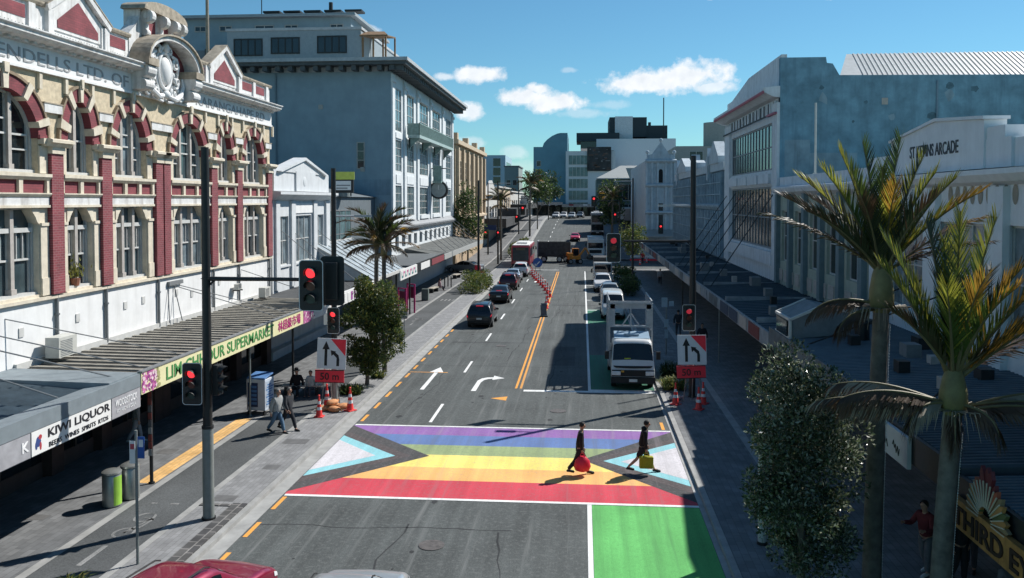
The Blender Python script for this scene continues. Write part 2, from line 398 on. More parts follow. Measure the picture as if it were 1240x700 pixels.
# ------------------------------------------------------------------ ground, road, footpaths
def strip(mb, x0, x1, y0, y1, z, mi=0, step=4.0, side=0.0):
    k = max(1, int(math.ceil((y1-y0)/step))); ys = [y0+(y1-y0)*i/k for i in range(k+1)]
    vs = []
    for y in ys: vs += [(x0,y,gz(y)+z), (x1,y,gz(y)+z)]
    mb.add(vs, [(2*i,2*i+1,2*i+3,2*i+2) for i in range(k)], mi)
    if side:
        for xx in (x0, x1):
            vs = []
            for y in ys: vs += [(xx,y,gz(y)+z-side), (xx,y,gz(y)+z)]
            mb.add(vs, [(2*i,2*i+1,2*i+3,2*i+2) for i in range(k)], mi)
        for y in (y0, y1): mb.add([(x0,y,gz(y)+z-side),(x1,y,gz(y)+z-side),(x1,y,gz(y)+z),(x0,y,gz(y)+z)], [(0,1,2,3)], mi)
    return mb
g = MB(); 
ys = [-60,0]+[100+i*8 for i in range(18)]+[300,600,1500,3500]
vs = []
for y in ys: vs += [(-2500,y,gz(y)-.06),(2500,y,gz(y)-.06)]
g.add(vs, [(2*i,2*i+1,2*i+3,2*i+2) for i in range(len(ys)-1)])
struct(g, 'ground', mat('city ground', (.12,.12,.12), var=.3, scale=.2))
struct(strip(MB(), -9.12, 3.46, -30, 262, 0), 'road', ASPH)
struct(strip(MB(), 3.0, 120, 112, 124.5, -.01), 'side_street', ASPH)
struct(strip(MB(), -120, 60, 258, 268, .01), 'cross_street', ASPH)
struct(strip(strip(MB(), -9.55, -9.1, -30, 258, .012), 3.44, 3.6, -30, 258, .012), 'gutter', GUTTER)
struct(strip(strip(strip(MB(), -9.72, -9.55, -30, 256, .13, side=.15), 3.6, 3.78, -30, 111, .13, side=.15), 3.6, 3.78, 126, 256, .13, side=.15), 'kerb', KERB)
fl = MB()
strip(fl, -11.1, -9.72, -30, 256, .126, 1); strip(fl, -13.05, -11.3, -30, 256, .118, 2); strip(fl, -11.3, -11.1, -30, 256, .14, 3, side=.03)
strip(fl, -13.3, -13.05, -30, 256, .124, 3); strip(fl, -17.2, -13.3, -30, 256, .126, 0)
struct(fl, 'footpath', [PAVE, PAVE_L, CYCLE, KERB])
fr = MB(); strip(fr, 3.78, 5.9, -30, 111, .126, 0); strip(fr, 5.9, 6.2, -30, 111, .127, 1); strip(fr, 6.2, 12.2, -30, 111, .125, 2); strip(fr, 3.78, 12.2, 126, 256, .126, 0)
struct(fr, 'footpath', [PAVE, KERB, PAVE_D])
# stone edge, tactile strip, service lids on the left footpath
b = MB(); b.box(-10.14,-9.725,16,23.75,.1,.165); b.box(-11.1,-10.15,23.55,23.7,.1,.150); struct(b, 'stone_edge', BASALT)
b = MB(); strip(b, -13.95, -13.36, 25.3, 33.2, .131); struct(b, 'tactile_paving', TACT)
b = MB()
for (x, y, w, h) in ((-10.6,24.2,.7,.5),(-10.3,27.2,.5,.5),(-14.6,28.6,.6,.6),(-10.5,30.2,.9,.6),(-15.2,22.3,.6,.4)): strip(b, x-w/2, x+w/2, y-h/2, y+h/2, .131, step=1)
struct(b, 'service_lid', mat('lid steel', (.13,.13,.13), .6, .2))

# painted markings -----------------------------------------------------------
mk = MB(); Z1 = .005
def dash(x, y, w, l, mi=0): strip(mk, x-w/2, x+w/2, y-l/2, y+l/2, Z1, mi, step=6)
for k in range(-1, 8): dash(-6.13, 35.3+10*k if k >= 0 else 11, .13, 3.1)
for k in range(10): dash(-6.2+0.012*k*k*.3, 146+10*k, .13, 3.0)
for y in list(range(-1, 1))+[]: pass
yy = 12.0
while yy < 25: dash(-8.98, yy, .13, 1.05, 1); yy += 2.05
yy = 34.2
while yy < 58: dash(-8.95, yy, .13, 1.05, 1); yy += 2.15
dash(3.2, 33.9, .13, 1.1, 1)
strip(mk, -9.0, -7.0, 43.6, 43.7, Z1, 1)
for x in (-2.91, -3.14): strip(mk, x-.055, x+.055, 40.2, 107, Z1, 1)
strip(mk, -2.75, 3.46, 39.6, 39.95, Z1, 0); strip(mk, -9.1, -3.0, 109.5, 109.9, Z1, 0); strip(mk, -3.0, 3.4, 126.5, 126.8, Z1, 0)
strip(mk, .17, .30, 5, 24.93, Z1, 0); strip(mk, .30, .43, 39.95, 108, Z1, 0)
for (yy, w) in ((69.5,.9),(76.5,.8),(83,.7),(90,.6)): strip(mk, .43, 1.25, yy, yy+.25, Z1, 0)
strip(mk, -9.05, 3.44, 24.9, 25.06, .011, 0); strip(mk, -9.05, 3.44, 33.05, 33.2, .011, 0)
def arrow(x, y, kind, L=3.6, mi=0):
    def P(a): mk.add([(x+p[0], y+p[1], Z1) for p in a], [tuple(range(len(a)))], mi)
    if kind == 'ahead':
        P([(-.1,-L/2),(.1,-L/2),(.1,L/2-1.3),(-.1,L/2-1.3)]); P([(-.36,L/2-1.3),(.36,L/2-1.3),(0,L/2)])
    else:
        c = [(-.33,-L/2),(-.1,-L/2),(-.08,-.2),(.02,.35),(.2,.62),(.42,.72),(.42,1.05),(.1,.98),(-.14,.72),(-.29,.2)]
        mk.add([(x+p[0], y+p[1], Z1) for p in c], [(0,1,2,9),(2,3,8,9),(3,4,7,8),(4,5,6,7)], mi)
        P([(.42,.42),(1.0,.88),(.42,1.45)])
arrow(-7.6, 42.3, 'ahead', 5.4); arrow(-4.9, 41.6, 'turn', 4.2); arrow(-4.95, 95, 'turn', 4.0)
mk.add([(-4.15,38.1,Z1),(-3.4,38.5,Z1),(-3.4,37.7,Z1)], [(0,1,2)], 1)
strip(mk, .43, 3.44, 39.95, 40.25, Z1, 0)
struct(mk, 'road_marking', [WHITE_P, AMBER_P])
b = MB(); strip(b, .31, 3.43, 3, 24.88, Z1-.001); struct(b, 'bus_lane', GREEN_P)
b = MB(); strip(b, .44, 3.43, 40.28, 49.3, Z1-.001); strip(b, .44, 3.43, 62, 70, Z1-.001); struct(b, 'bus_lane', GREEN_OLD)
# cycle path symbols on the left
mk = MB()
def cyc(y):
    x = -12.2
    for s in (-1, 1):
        c = [(x+.0, y+s*.55)]; n = 14
        for i in range(n):
            a0, a1 = 2*math.pi*i/n, 2*math.pi*(i+1)/n
            mk.add([(x+.30*math.cos(a0), y+s*.55+.36*math.sin(a0), .124),(x+.22*math.cos(a0), y+s*.55+.27*math.sin(a0), .124),(x+.22*math.cos(a1), y+s*.55+.27*math.sin(a1), .124),(x+.30*math.cos(a1), y+s*.55+.36*math.sin(a1), .124)], [(0,1,2,3)])
    for (a, b2) in (((0,-.55),(.25,-.1)),((.25,-.1),(.3,.45)),((0,.55),(.35,.4)),((0,-.55),(.25,.5))):
        p = Vector((x+a[0], y+a[1], .124)); q = Vector((x+b2[0], y+b2[1], .124)); d = (q-p).normalized(); e = Vector((-d.y, d.x, 0))*.035
        mk.add([p-e,p+e,q+e,q-e], [(0,1,2,3)])
    strip(mk, x-.07, x+.07, y-2.6, y-1.4, .124)
    strip(mk, x-.45, x-.2, y+1.6, y+1.7, .124); strip(mk, x+.2, x+.45, y+1.6, y+1.7, .124)
cyc(22.0); cyc(62)
for i in range(5): strip(mk, -12.9+i*.34, -12.74+i*.34, 74+i*.0, 75.3, .124)
struct(mk, 'cycle_marking', ground_mat('old white paint', (.30,.30,.295), wear=(.09,.095,.095), wear_amt=1.0, wear_lo=.42, wear_hi=.6))

# rainbow crossing -----------------------------------------------------------
b = MB(); ks = list(RB); XL, XR = -9.08, 3.43
edges = [33.05, 31.9, 30.6, 29.4, 28.0, 26.7, 25.06]
for i in range(6): strip(b, XL, XR, edges[i+1], edges[i], .004, i, step=9)
for s, xe, tipo, tipn, tipb, tipw in ((1, XL, -5.35, -6.0, -6.55, -7.25), (-1, XR, -.0, .2, .75, 1.35)):
    b.add([(xe,33.0,.0065),(tipo,29.25,.0065),(xe,25.3,.0065)], [(0,1,2)], ks.index('charcoal'))
    b.add([(xe,32.1,.0085),(tipn,29.2,.0085),(xe,26.1,.0085)], [(0,1,2)], ks.index('brown'))
    b.add([(xe,31.55,.0105),(tipb,29.15,.0105),(xe,26.75,.0105)], [(0,1,2)], ks.index('sky'))
    b.add([(xe,30.95,.0125),(tipw,29.12,.0125),(xe,27.35,.0125)], [(0,1,2)], ks.index('pinkish'))
struct(b, 'rainbow_crossing', [RB[k] for k in ks])
# patches in the asphalt
b = MB()
for (x0,x1,y0,y1) in ((-2.6,2.2,72.5,72.9),(-8.2,-3.4,53,53.3),(-1.8,-.4,46,52)): strip(b, x0, x1, y0, y1, .003)
struct(b, 'asphalt_patch', ground_mat('patch asphalt', (.06,.064,.066), patch=.25))
rnd = random.Random(19); b = MB()                                       # sealed cracks and oil drips
for (x, y, L_, dx) in ((-5.2,14,9,.2),(-1.3,16,7,-.3),(-7.6,36,8,.3),(-4.2,47,14,.2),(-1.6,40.5,12,.1),(1.8,26,5,.1),(-2.4,60,20,.15),(-6.9,50,18,-.1),(-.6,70,25,.1)):
    px_, py_ = x, y
    for k in range(int(L_/.6)):
        qx, qy = px_+dx*.1+rnd.gauss(0,.09), py_+.6; w = rnd.uniform(.012,.03); b.add([(px_-w,py_,.0034),(px_+w,py_,.0034),(qx+w,qy,.0034),(qx-w,qy,.0034)], [(0,1,2,3)]); px_, py_ = qx, qy
for (x0, x1, y) in ((-9,-3.2,57.2),(-8.8,2.4,45.6),(-3,3,66),(-8.9,-2,22.6)):
    px_, py_ = x0, y
    while px_ < x1:
        qx, qy = px_+.5, py_+rnd.gauss(0,.07); w = rnd.uniform(.012,.028); b.add([(px_,py_-w,.0034),(px_,py_+w,.0034),(qx,qy+w,.0034),(qx,qy-w,.0034)], [(0,1,2,3)]); px_, py_ = qx, qy
for k in range(90):
    x = rnd.choice((-7.4,-4.6,-1.3,1.8))+rnd.gauss(0,.18); y = rnd.uniform(12,90); r_ = rnd.uniform(.03,.16); b.add([(x+r_*math.cos(t*.8)*rnd.uniform(.6,1), y+r_*1.6*math.sin(t*.8)*rnd.uniform(.6,1), .0028) for t in range(8)], [tuple(range(8))])
struct(b, 'road_crack', ground_mat('tar seal', (.038,.04,.042), patch=.3))
b = MB()
for (x, y, r_) in ((-3.9,21.6,.34),(-7.7,31.0-11.4,.3),(-1.0,36.0,.34),(-5.0,52,.32)): b.add([(x+r_*math.cos(t*.262), y+r_*math.sin(t*.262), .0155) for t in range(24)], [tuple(range(24))])
struct(b, 'manhole_cover', mat('manhole iron', (.10,.09,.085), .6, .35, 9, bump=.4))
# ------------------------------------------------------------------ building materials
OCHRE = mat('ochre stucco', (.57,.48,.34), .9, .22, 6, bump=.5, bscale=30, dirt=(.42,.33,.21), dirt_amt=.4)
CREAM = mat('cream stone', (.64,.575,.46), .85, .14, 4, bump=.15, streak=.45, dirt=(.36,.29,.2))
WHITEW = mat('white painted render', (.74,.74,.73), .8, .06, 2, bump=.12, streak=.35, dirt=(.45,.44,.42))
WHITED = mat('weathered white stone', (.66,.655,.64), .85, .12, 5, bump=.3, streak=.75, dirt=(.2,.17,.14))
STONEB = mat('weathered brown stone cap', (.36,.31,.24), .9, .3, 5, bump=.3, dirt=(.1,.08,.06), dirt_amt=.6)
REDB = brick_mat('red brick', (.235,.047,.058), (.175,.037,.047), (.25,.12,.12), .22, .08, 'YZ', .010, var=.2)
REDP = brick_mat('red painted brick', (.23,.047,.058), (.18,.04,.05), (.15,.04,.045), .22, .08, 'YZ', .008, var=.25)
FRAMEW = mat('white window frame', (.52,.52,.50), .6, .1, 5)
FRAMEG = mat('grey window frame', (.40,.37,.34), .7, .15, 5)
GLASS = glass_mat('dark glass'); GLASSB = glass_mat('blue grey glass', (.05,.075,.085), .08)
GLASSC = glass_mat('curtained glass', (.16,.2,.22), .15, .6, 1.2)
DARK = mat('dark interior', (.012,.013,.015), .9, .2)
BLACKM = mat('black steel', (.018,.02,.021), .5, .2, 8)
GREYST = mat('galvanised grey steel', (.22,.245,.235), .55, .12, 6, metal=.2)
GREYM = mat('mid grey paint', (.18,.19,.195), .6, .12, 5)
ROOFD = mat('dark roofing', (.055,.058,.06), .8, .3, 2, bump=.2)
SOFFIT = mat('awning soffit', (.1,.1,.1), .8, .2, 4)
def prof_u(mb, F, prof, u0, u1, mi=0):
    """moulding: profile of (w, v) swept along the facade"""
    mb.prism([F(u0, v, w) for w, v in prof], F.U*(u1-u0), mi); return mb

# ================================================================== the brick and stucco department store, left
hb = thing('heritage_building', 'ornate cream and red brick building with arched upper windows and a white lettered frieze', 'building', (-17, 33, 0))
OFF = hb.location.copy()
F = Fr((-17,0,0), (0,1,0), (1,0,0))
PIL = [21.25, 26.0, 28.85, 32.6, 33.25, 37.7, 40.6, 44.65]
BAYS = [(21.58,25.67,3), (26.33,28.52,2), (29.18,32.27,3), (33.58,37.37,3), (38.03,40.27,2), (40.93,44.32,3)]
SPR, CROWN = 10.95, 12.38
w_ = MB(OFF); lowops = []; upops = []
for (a, b, n) in BAYS:
    j = .43 if n == 3 else .35
    lowops.append((a+j, b-j, 6.05, 8.8)); upops.append((a+j, b-j, 9.86, SPR))
wall_openings(w_, F, 20.9, 45.0, 5.95, 8.9, lowops, .45, 1); wall_openings(w_, F, 20.9, 45.0, 8.9, SPR, upops, .45, 0)
# arch spandrels
segs = [20.9]+[ (BAYS[i][1]+BAYS[i+1][0])/2 for i in range(5)]+[45.0]
for i, (a, b, n) in enumerate(BAYS):
    c0, c1 = upops[i][0], upops[i][1]; cx = (c0+c1)/2; ra = (c1-c0)/2; rb = CROWN-SPR
    uv = [(segs[i],SPR),(segs[i],13.05),(segs[i+1],13.05),(segs[i+1],SPR),(c1,SPR)]
    uv += [(cx+ra*math.cos(t*math.pi/16), SPR+rb*math.sin(t*math.pi/16)) for t in range(1,16)]+[(c0,SPR)]
    w_.fprism(F, uv, -.45, 0, 0)
w_.fbox(F, 20.9, 45.0, 13.05, 14.0, -.45, 0, 2)
w_.fbox(F, 20.9, 45.0, 3.7, 5.95, -.45, .0, 2)                       # plain white band over the awning
w_.fbox(F, 20.9, 45.0, 5.86, 5.96, 0, .12, 1)
w_.box(-30, -17.46, 20.9, 45.0, 3.6, 13.2, 3)
w_.build('wall', [OCHRE, CREAM, WHITEW, mat('side render', (.4,.4,.39), .9, .2)], hb)
rf = MB(OFF); rf.prism([(-17.5,20.95,13.2),(-29.9,20.95,13.2),(-23.7,20.95,15.2)], (0,24,0)); rf.build('roof', mat('rusty iron roof', (.16,.15,.15), .7, .3, 3), hb)
for p in PIL:
    m = MB(OFF); hw = .27 if 32 < p < 34 else .31
    m.fbox(F, p-hw, p+hw, 6.0, 10.5, -.02, .17, 0)
    m.fbox(F, p-hw-.03, p+hw+.03, 10.5, 10.72, -.02, .22, 1)
    o = m.build('pilaster', [REDB, CREAM], hb)
    m = MB(OFF); cw = hw+.28
    prof_u(m, F, [(-.02,10.72),(.26,10.72),(.34,10.84),(.40,10.84),(.40,10.93),(.3,10.97),(-.02,10.97)], p-cw, p+cw)
    m.build('capital', CREAM, o)
    m = MB(OFF)
    if not 32 < p < 34:
        for s in (-1, 1): m.fbox(F, p+s*(hw+.36)-.07, p+s*(hw+.36)+.07, 12.5, 13.05, 0, .10)
    iw = .46 if not 32 < p < 34 else .62
    
    def _edge(i, sg):
        c0, c1 = BAYS[i][0]+(.43 if BAYS[i][2] == 3 else .35), BAYS[i][1]-(.43 if BAYS[i][2] == 3 else .35); ra = (c1-c0)/2
        return (c0+c1)/2+sg*(ra+.50)*math.sqrt(1-((11.95-SPR)/(CROWN-SPR+.5))**2)
    lo = [i for i in range(6) if BAYS[i][1] < p]; hi = [i for i in range(6) if BAYS[i][0] > p]
    e0 = _edge(lo[-1], 1) if lo else 21.0; e1 = _edge(hi[0], -1) if hi else 44.95
    if 32 < p < 33: e1 = 32.92
    if 33 < p < 34: e0 = 32.93
    ps_ = (e0+e1)/2; iw = (e1-e0)/2
    m.fbox(F, ps_-iw, ps_+iw, 11.8, 12.08, 0, .13+.002*(p>33), 1); m.fbox(F, ps_-iw-.03, ps_+iw+.03, 12.08, 12.12, 0, .15+.002*(p>33), 2)
    m.build('impost', [CREAM, WHITED, STONEB], o)
    q = MB(OFF)
    if p not in (33.25,):
        q.cyl(F(p,3.95,.07), F(p,6.0,.07), .055, n=8); q.cyl(F(p,5.3,.07), F(p,5.36,.07), .085, n=8); q.build('downpipe', GREYM, o)
for i, (a, b, n) in enumerate(BAYS):
    c0, c1 = upops[i][0], upops[i][1]; cx = (c0+c1)/2; ra = (c1-c0)/2; rb = CROWN-SPR
    # voussoirs: red brick with five pale stones
    m = MB(OFF); T = .40; K = 26
    def E_(t, k): return (cx+(ra+k)*math.cos(t), SPR+(rb+k)*math.sin(t))
    stones = (0.30, .98, math.pi/2, math.pi-.98, math.pi-.30)
    for k in range(K):
        t0, t1 = math.pi*k/K, math.pi*(k+1)/K; tm = (t0+t1)/2
        m.fprism(F, [E_(t0,-.03), E_(t0,T), E_(t1,T), E_(t1,-.03)], -.4, .07, 0)
        m.fprism(F, [E_(t0,T), E_(t0,T+.09), E_(t1,T+.09), E_(t1,T)], 0, .12, 2)
    for t in stones:
        dt = .062 if n == 3 else .085
        m.fprism(F, [E_(t-dt*1.1,-.06), E_(t-dt,T+.1), E_(t+dt,T+.1), E_(t+dt*1.1,-.06)], -.38, .16, 1)
    m.fprism(F, [E_(math.pi/2-.05,T), E_(math.pi/2-.05,T+.3), E_(math.pi/2+.05,T+.3), E_(math.pi/2+.05,T)], 0, .2, 1)
    for s, u in ((-1,c0),(1,c1)): m.fbox(F, min(u,u+s*T), max(u,u+s*T), SPR-.02, SPR+.12, 0, .09, 0)
    m.build('arch', [REDP, CREAM, mat('brown hood moulding', (.26,.2,.14), .9, .2, 5)], hb)
    # upper window: mullions under an arched head
    m = MB(OFF); y0 = 9.86
    def top(u): 
        q = 1-((u-cx)/ra)**2; return SPR+rb*math.sqrt(max(0,q))
    uv = [(c0,y0),(c1,y0),(c1,SPR)]+[E_(t*math.pi/14,0) for t in range(1,14)]+[(c0,SPR)]
    for t in range(14):
        m.fprism(F, [E_(math.pi*t/14,-.09),E_(math.pi*t/14,0),E_(math.pi*(t+1)/14,0),E_(math.pi*(t+1)/14,-.09)], -.32, -.2)
    for u in (c0, c1-.09): m.fbox(F, u, u+.09, y0, SPR, -.32, -.2)
    m.fbox(F, c0, c1, y0, y0+.1, -.33, -.1)
    mu = [c0+(c1-c0)*k/n for k in range(1, n)]
    for u in mu: m.fbox(F, u-.075, u+.075, y0+.1, top(u)-.03, -.32, -.14, 1); m.fbox(F, u-.11, u+.11, y0+.1, y0+.25, -.33, -.1, 1)
    xs = [c0+.09]+mu+[c1-.09]
    for k in range(n):
        u0, u1 = xs[k]+.05, xs[k+1]-.05; mid = (u0+u1)/2
        m.fbox(F, u0, u1, 11.0, 11.06, -.3, -.22)
        if n == 3: m.fbox(F, u0, u1, 10.55+.9*(k==1), 10.6+.9*(k==1), -.3, -.23)
        m.fbox(F, u0-.01, u0+.04, y0+.1, min(top(u0),top(u0+.04))-.05, -.31, -.24); m.fbox(F, u1-.04, u1+.01, y0+.1, min(top(u1),top(u1-.04))-.05, -.31, -.24)
    o = m.build('window', [FRAMEW, FRAMEG], hb)
    m = MB(OFF); m.fprism(F, uv, -.42, -.3, 0); m.build('pane', (GLASS, GLASSB, GLASSC, GLASSB, GLASS, GLASSB)[i], o)
    # lower window
    c0, c1 = lowops[i][0], lowops[i][1]; y0, y1 = 6.05, 8.8; m = MB(OFF)
    for u in (c0, c1-.08): m.fbox(F, u, u+.08, y0, y1, -.33, -.2)
    m.fbox(F, c0, c1, y1-.08, y1, -.33, -.2); m.fbox(F, c0, c1, y0, y0+.09, -.34, -.08)
    m.fbox(F, c0+.08, c1-.08, 8.02, 8.16, -.32, -.16)
    mu = [c0+(c1-c0)*k/n for k in range(1, n)]
    for u in mu: m.fbox(F, u-.08, u+.08, y0+.09, y1-.08, -.32, -.13, 1); m.fbox(F, u-.12, u+.12, y0+.09, y0+.26, -.33, -.09, 1)
    xs = [c0+.08]+mu+[c1-.08]
    for k in range(n):
        u0, u1 = xs[k]+.06, xs[k+1]-.06
        m.fbox(F, u0, u1, 7.15, 7.21, -.31, -.22)
        for q in (1, 2): m.fbox(F, u0+(u1-u0)*q/3-.015, u0+(u1-u0)*q/3+.015, 7.21, 8.02, -.3, -.24)
        for q in (u0-.02, u1-.03): m.fbox(F, q, q+.05, y0+.09, 8.02, -.31, -.24)
    for s, u in ((1,c0),(-1,c1)):                                      # carved brackets in the upper corners
        m.fprism(F, [(u,8.8),(u+s*.42,8.8),(u+s*.36,8.68),(u+s*.2,8.5),(u+s*.1,8.32),(u,8.25)], -.3, .03, 2)
    o = m.build('window', [FRAMEW, FRAMEG, CREAM], hb)
    m = MB(OFF); m.fbox(F, c0, c1, y0, y1, -.42, -.3); m.build('pane', (GLASSB, GLASS, GLASSB, GLASSC, GLASSB, GLASS)[i], o)
    # jamb piers either side and the panel row between the storeys
    m = MB(OFF)
    for u0, u1 in ((a,c0-.03),(c1+.03,b)): m.fbox(F, u0, u1, 6.55, 8.2, 0, .05, 0); m.fbox(F, u0, u1, 8.2, 8.3, 0, .09, 0); m.fbox(F, u0, u1, 6.0, 6.55, 0, .08, 0)
    c0_, c1_ = upops[i][0], upops[i][1]
    for u0, u1 in ((a,c0_-.03),(c1_+.03,b)): m.fbox(F, u0, u1, 9.86, 10.72, 0, .05, 0); m.fbox(F, u0, u1, 10.78, 10.96, 0, .2, 0)
    m.fbox(F, a, b, 8.86, 9.12, 0, .09, 1); prof_u(m, F, [(0,9.12),(.12,9.12),(.18,9.2),(.18,9.24),(0,9.24)], a, b, 0)
    m.fbox(F, a, b, 8.78, 8.86, 0, .13, 0)
    m.fbox(F, a, b, 9.24, 9.64, -.02, .02, 2)
    k = 4 if n == 3 else 3
    for q in range(k): u = a+(b-a)*(q+.02+.0)/(k-1)*.98; m.fbox(F, u-.09 if q else u, u+.09, 9.24, 9.64, .02, .11, 0)
    prof_u(m, F, [(0,9.64),(.11,9.64),(.2,9.74),(.2,9.84),(0,9.84)], a, b, 0)
    m.build('spandrel', [CREAM, WHITED, REDP], hb)
# frieze with raised letters, cornice, parapet
m = MB(OFF); m.fbox(F, 20.9, 45.06, 13.05, 13.78, 0, .1); m.fbox(F, 20.9, 45.1, 13.02, 13.1, 0, .14); fz = m.build('frieze', WHITEW, hb)
for p in PIL:
    pass
LETM = mat('shade grey letters', (.36,.36,.36), .8, .05)  # the grey puts the shade of the relief into the letter colour
lettering('RENDELLS LTD. OF', 7.7, .42, txtM(F(26.6,13.42,.105), *EAST), LETM, fz, OFF, depth=.03)
lettering('KARANGAHAPE RD', 8.0, .42, txtM(F(40.0,13.42,.105), *EAST), LETM, fz, OFF, depth=.03)
m = MB(OFF); prof_u(m, F, [(0,13.78),(.14,13.78),(.2,13.86),(.5,13.9),(.62,13.98),(.62,14.06),(.7,14.12),(.7,14.16),(0,14.3)], 20.8, 31.1); prof_u(m, F, [(0,13.78),(.14,13.78),(.2,13.86),(.5,13.9),(.62,13.98),(.62,14.06),(.7,14.12),(.7,14.16),(0,14.3)], 34.9, 45.25)
for k in range(60):
    u = 21.1+k*.4
    if not 30.8 < u < 35.0: m.fbox(F, u, u+.16, 13.8, 13.88, .1, .3)
m.build('cornice', WHITED, hb)
m = MB(OFF); 
for (a, b) in ((20.9,30.6),(35.3,45.0)):
    m.fbox(F, a, b, 14.05, 15.1, -.3, .02, 0)
    for (a2_, b2_) in (((a-.05,25.75),(29.05,b+.05)) if a < 25 else ((a-.05,37.45),(40.75,b+.08))): prof_u(m, F, [(-.36,15.1),(.1,15.1),(.14,15.18),(.14,15.24),(-.36,15.28)], a2_, b2_, 1)
    for k in range(int((b-a)/.16)): m.fbox(F, a+k*.16, a+k*.16+.05, 14.32, 14.4, .02, .05, 0)
for (a, b) in ((22.0,24.7),(29.2,30.4),(35.5,37.0),(41.2,42.5),(42.95,44.2)): m.fbox(F, a, b, 14.58, 14.98, .02, .04, 2)
for u in (21.3,24.95,28.9,37.2,40.95,42.72,44.5): m.fbox(F, u-.16, u+.16, 14.3, 15.1, .02, .1, 0)
m.build('parapet', [WHITED, STONEB, REDP], hb)
for cx in (27.4, 39.1):                                               # the two small gables on the parapet
    m = MB(OFF)
    m.fprism(F, [(cx-1.55,14.5),(cx+1.55,14.5),(cx+1.55,15.1),(cx,16.05),(cx-1.55,15.1)], -.28, .06, 0)
    m.fprism(F, [(cx-1.15,14.6),(cx+1.15,14.6),(cx+1.15,14.85),(cx,15.65),(cx-1.15,14.85)], .06, .08, 2)
    for s in (-1, 1):
        m.fprism(F, [(cx+s*1.75,15.02),(cx,16.12),(cx,16.34),(cx+s*1.85,15.2)], -.34, .2, 0)
        m.fprism(F, [(cx+s*1.85,15.2),(cx,16.34),(cx,16.38),(cx+s*1.87,15.24)], -.36, .22, 1)
        m.fbox(F, cx+s*1.6-.14, cx+s*1.6+.14, 14.3, 15.1, .02, .16, 0)
    m.build('pediment', [WHITED, STONEB, REDP], hb)
# the central attic
cx = 32.93; m = MB(OFF)
m.fbox(F, cx-1.5, cx+1.6, 14.0, 16.35, -.6, .05, 0)
for (a, b) in ((-1.2,-.35),(.1,.75),(1.05,1.5)): m.fbox(F, cx+a, cx+b, 15.55, 16.15, .05, .07, 2)
m.fbox(F, cx-2.3, cx-1.51, 14.0, 15.3, -.4, .05, 0); m.fbox(F, cx+1.61, cx+2.3, 14.0, 15.2, -.4, .05, 0)
m.fprism(F, [(cx-1.7,16.35),(cx+1.85,16.35)]+[(cx+.07+1.75*math.cos(t*math.pi/12), 16.4+.42*math.sin(t*math.pi/12)) for t in range(0,13)], -.62, .36, 1)
m.fprism(F, [(cx-2.3,15.3),(cx-1.51,15.3),(cx-1.51,16.1),(cx-1.8,15.7)], -.4, .05, 0)
for s in (-1.25, -.1, .8, 1.4):
    m.cyl(F(cx+s-.14,16.12,.26), F(cx+s+.14,16.12,.26), .26, n=14); m.cyl(F(cx+s-.17,16.12,.26), F(cx+s+.17,16.12,.26), .12, n=12); m.fbox(F, cx+s-.12, cx+s+.12, 15.45, 16.1, .02, .22); m.cyl(F(cx+s-.13,15.5,.16), F(cx+s+.13,15.5,.16), .14, n=12)
m.build('attic', [WHITED, STONEB, REDP], hb)
m = MB(OFF); rr = 2.0; n = 18                                         # curved pediment over the cartouche
def A_(t, k): return (cx+(rr+k)*math.cos(t), 14.35+(1.0+k*.8)*math.sin(t))
m.fprism(F, [A_(t*math.pi/n,0) for t in range(n+1)], -.1, .12, 2)
for t in range(n):
    t0, t1 = math.pi*t/n, math.pi*(t+1)/n
    m.fprism(F, [A_(t0,0),A_(t0,.22),A_(t1,.22),A_(t1,0)], -.1, .75, 0); m.fprism(F, [A_(t0,.22),A_(t0,.3),A_(t1,.3),A_(t1,.22)], -.1, .85, 1)
for s in (-1, 1): m.fbox(F, cx+s*1.95-.38, cx+s*1.95+.38, 14.12, 14.4, -.1, .85, 1); m.fbox(F, cx+s*1.95-.3, cx+s*1.95+.3, 13.2, 14.12, 0, .5, 0)
for s in (-1, 1):
    for q, r_ in ((13.95,.3),(13.4,.2)): m.cyl(F(cx+s*1.95-.312,q,.5), F(cx+s*1.95+.312,q,.5), r_, n=14)
m.build('pediment', [WHITED, STONEB, REDP], hb)
m = MB(OFF); rnd = random.Random(4)                                     # carved cartouche
m.ball(F(cx,14.2,.22), (.26,.40,.58), 16, 10)
def loop(a, b_, r_, w, c=(cx,14.2)): m.tube([F(c[0]+a*math.cos(t*math.pi/12), c[1]+b_*math.sin(t*math.pi/12), w) for t in range(25)], r_, 8)
loop(.52,.72,.075,.26); loop(.63,.84,.05,.2)
def spiral(u, v, r0, sg, turns=1.4, w=.25, th=.075, ph=0.0):
    m.tube([F(u+sg*r0*(1-k/26*.85)*math.cos(ph+turns*2*math.pi*k/26), v+r0*(1-k/26*.85)*math.sin(ph+turns*2*math.pi*k/26), w+.12*k/26) for k in range(27)], [th*(1-.5*k/26) for k in range(27)], 7)
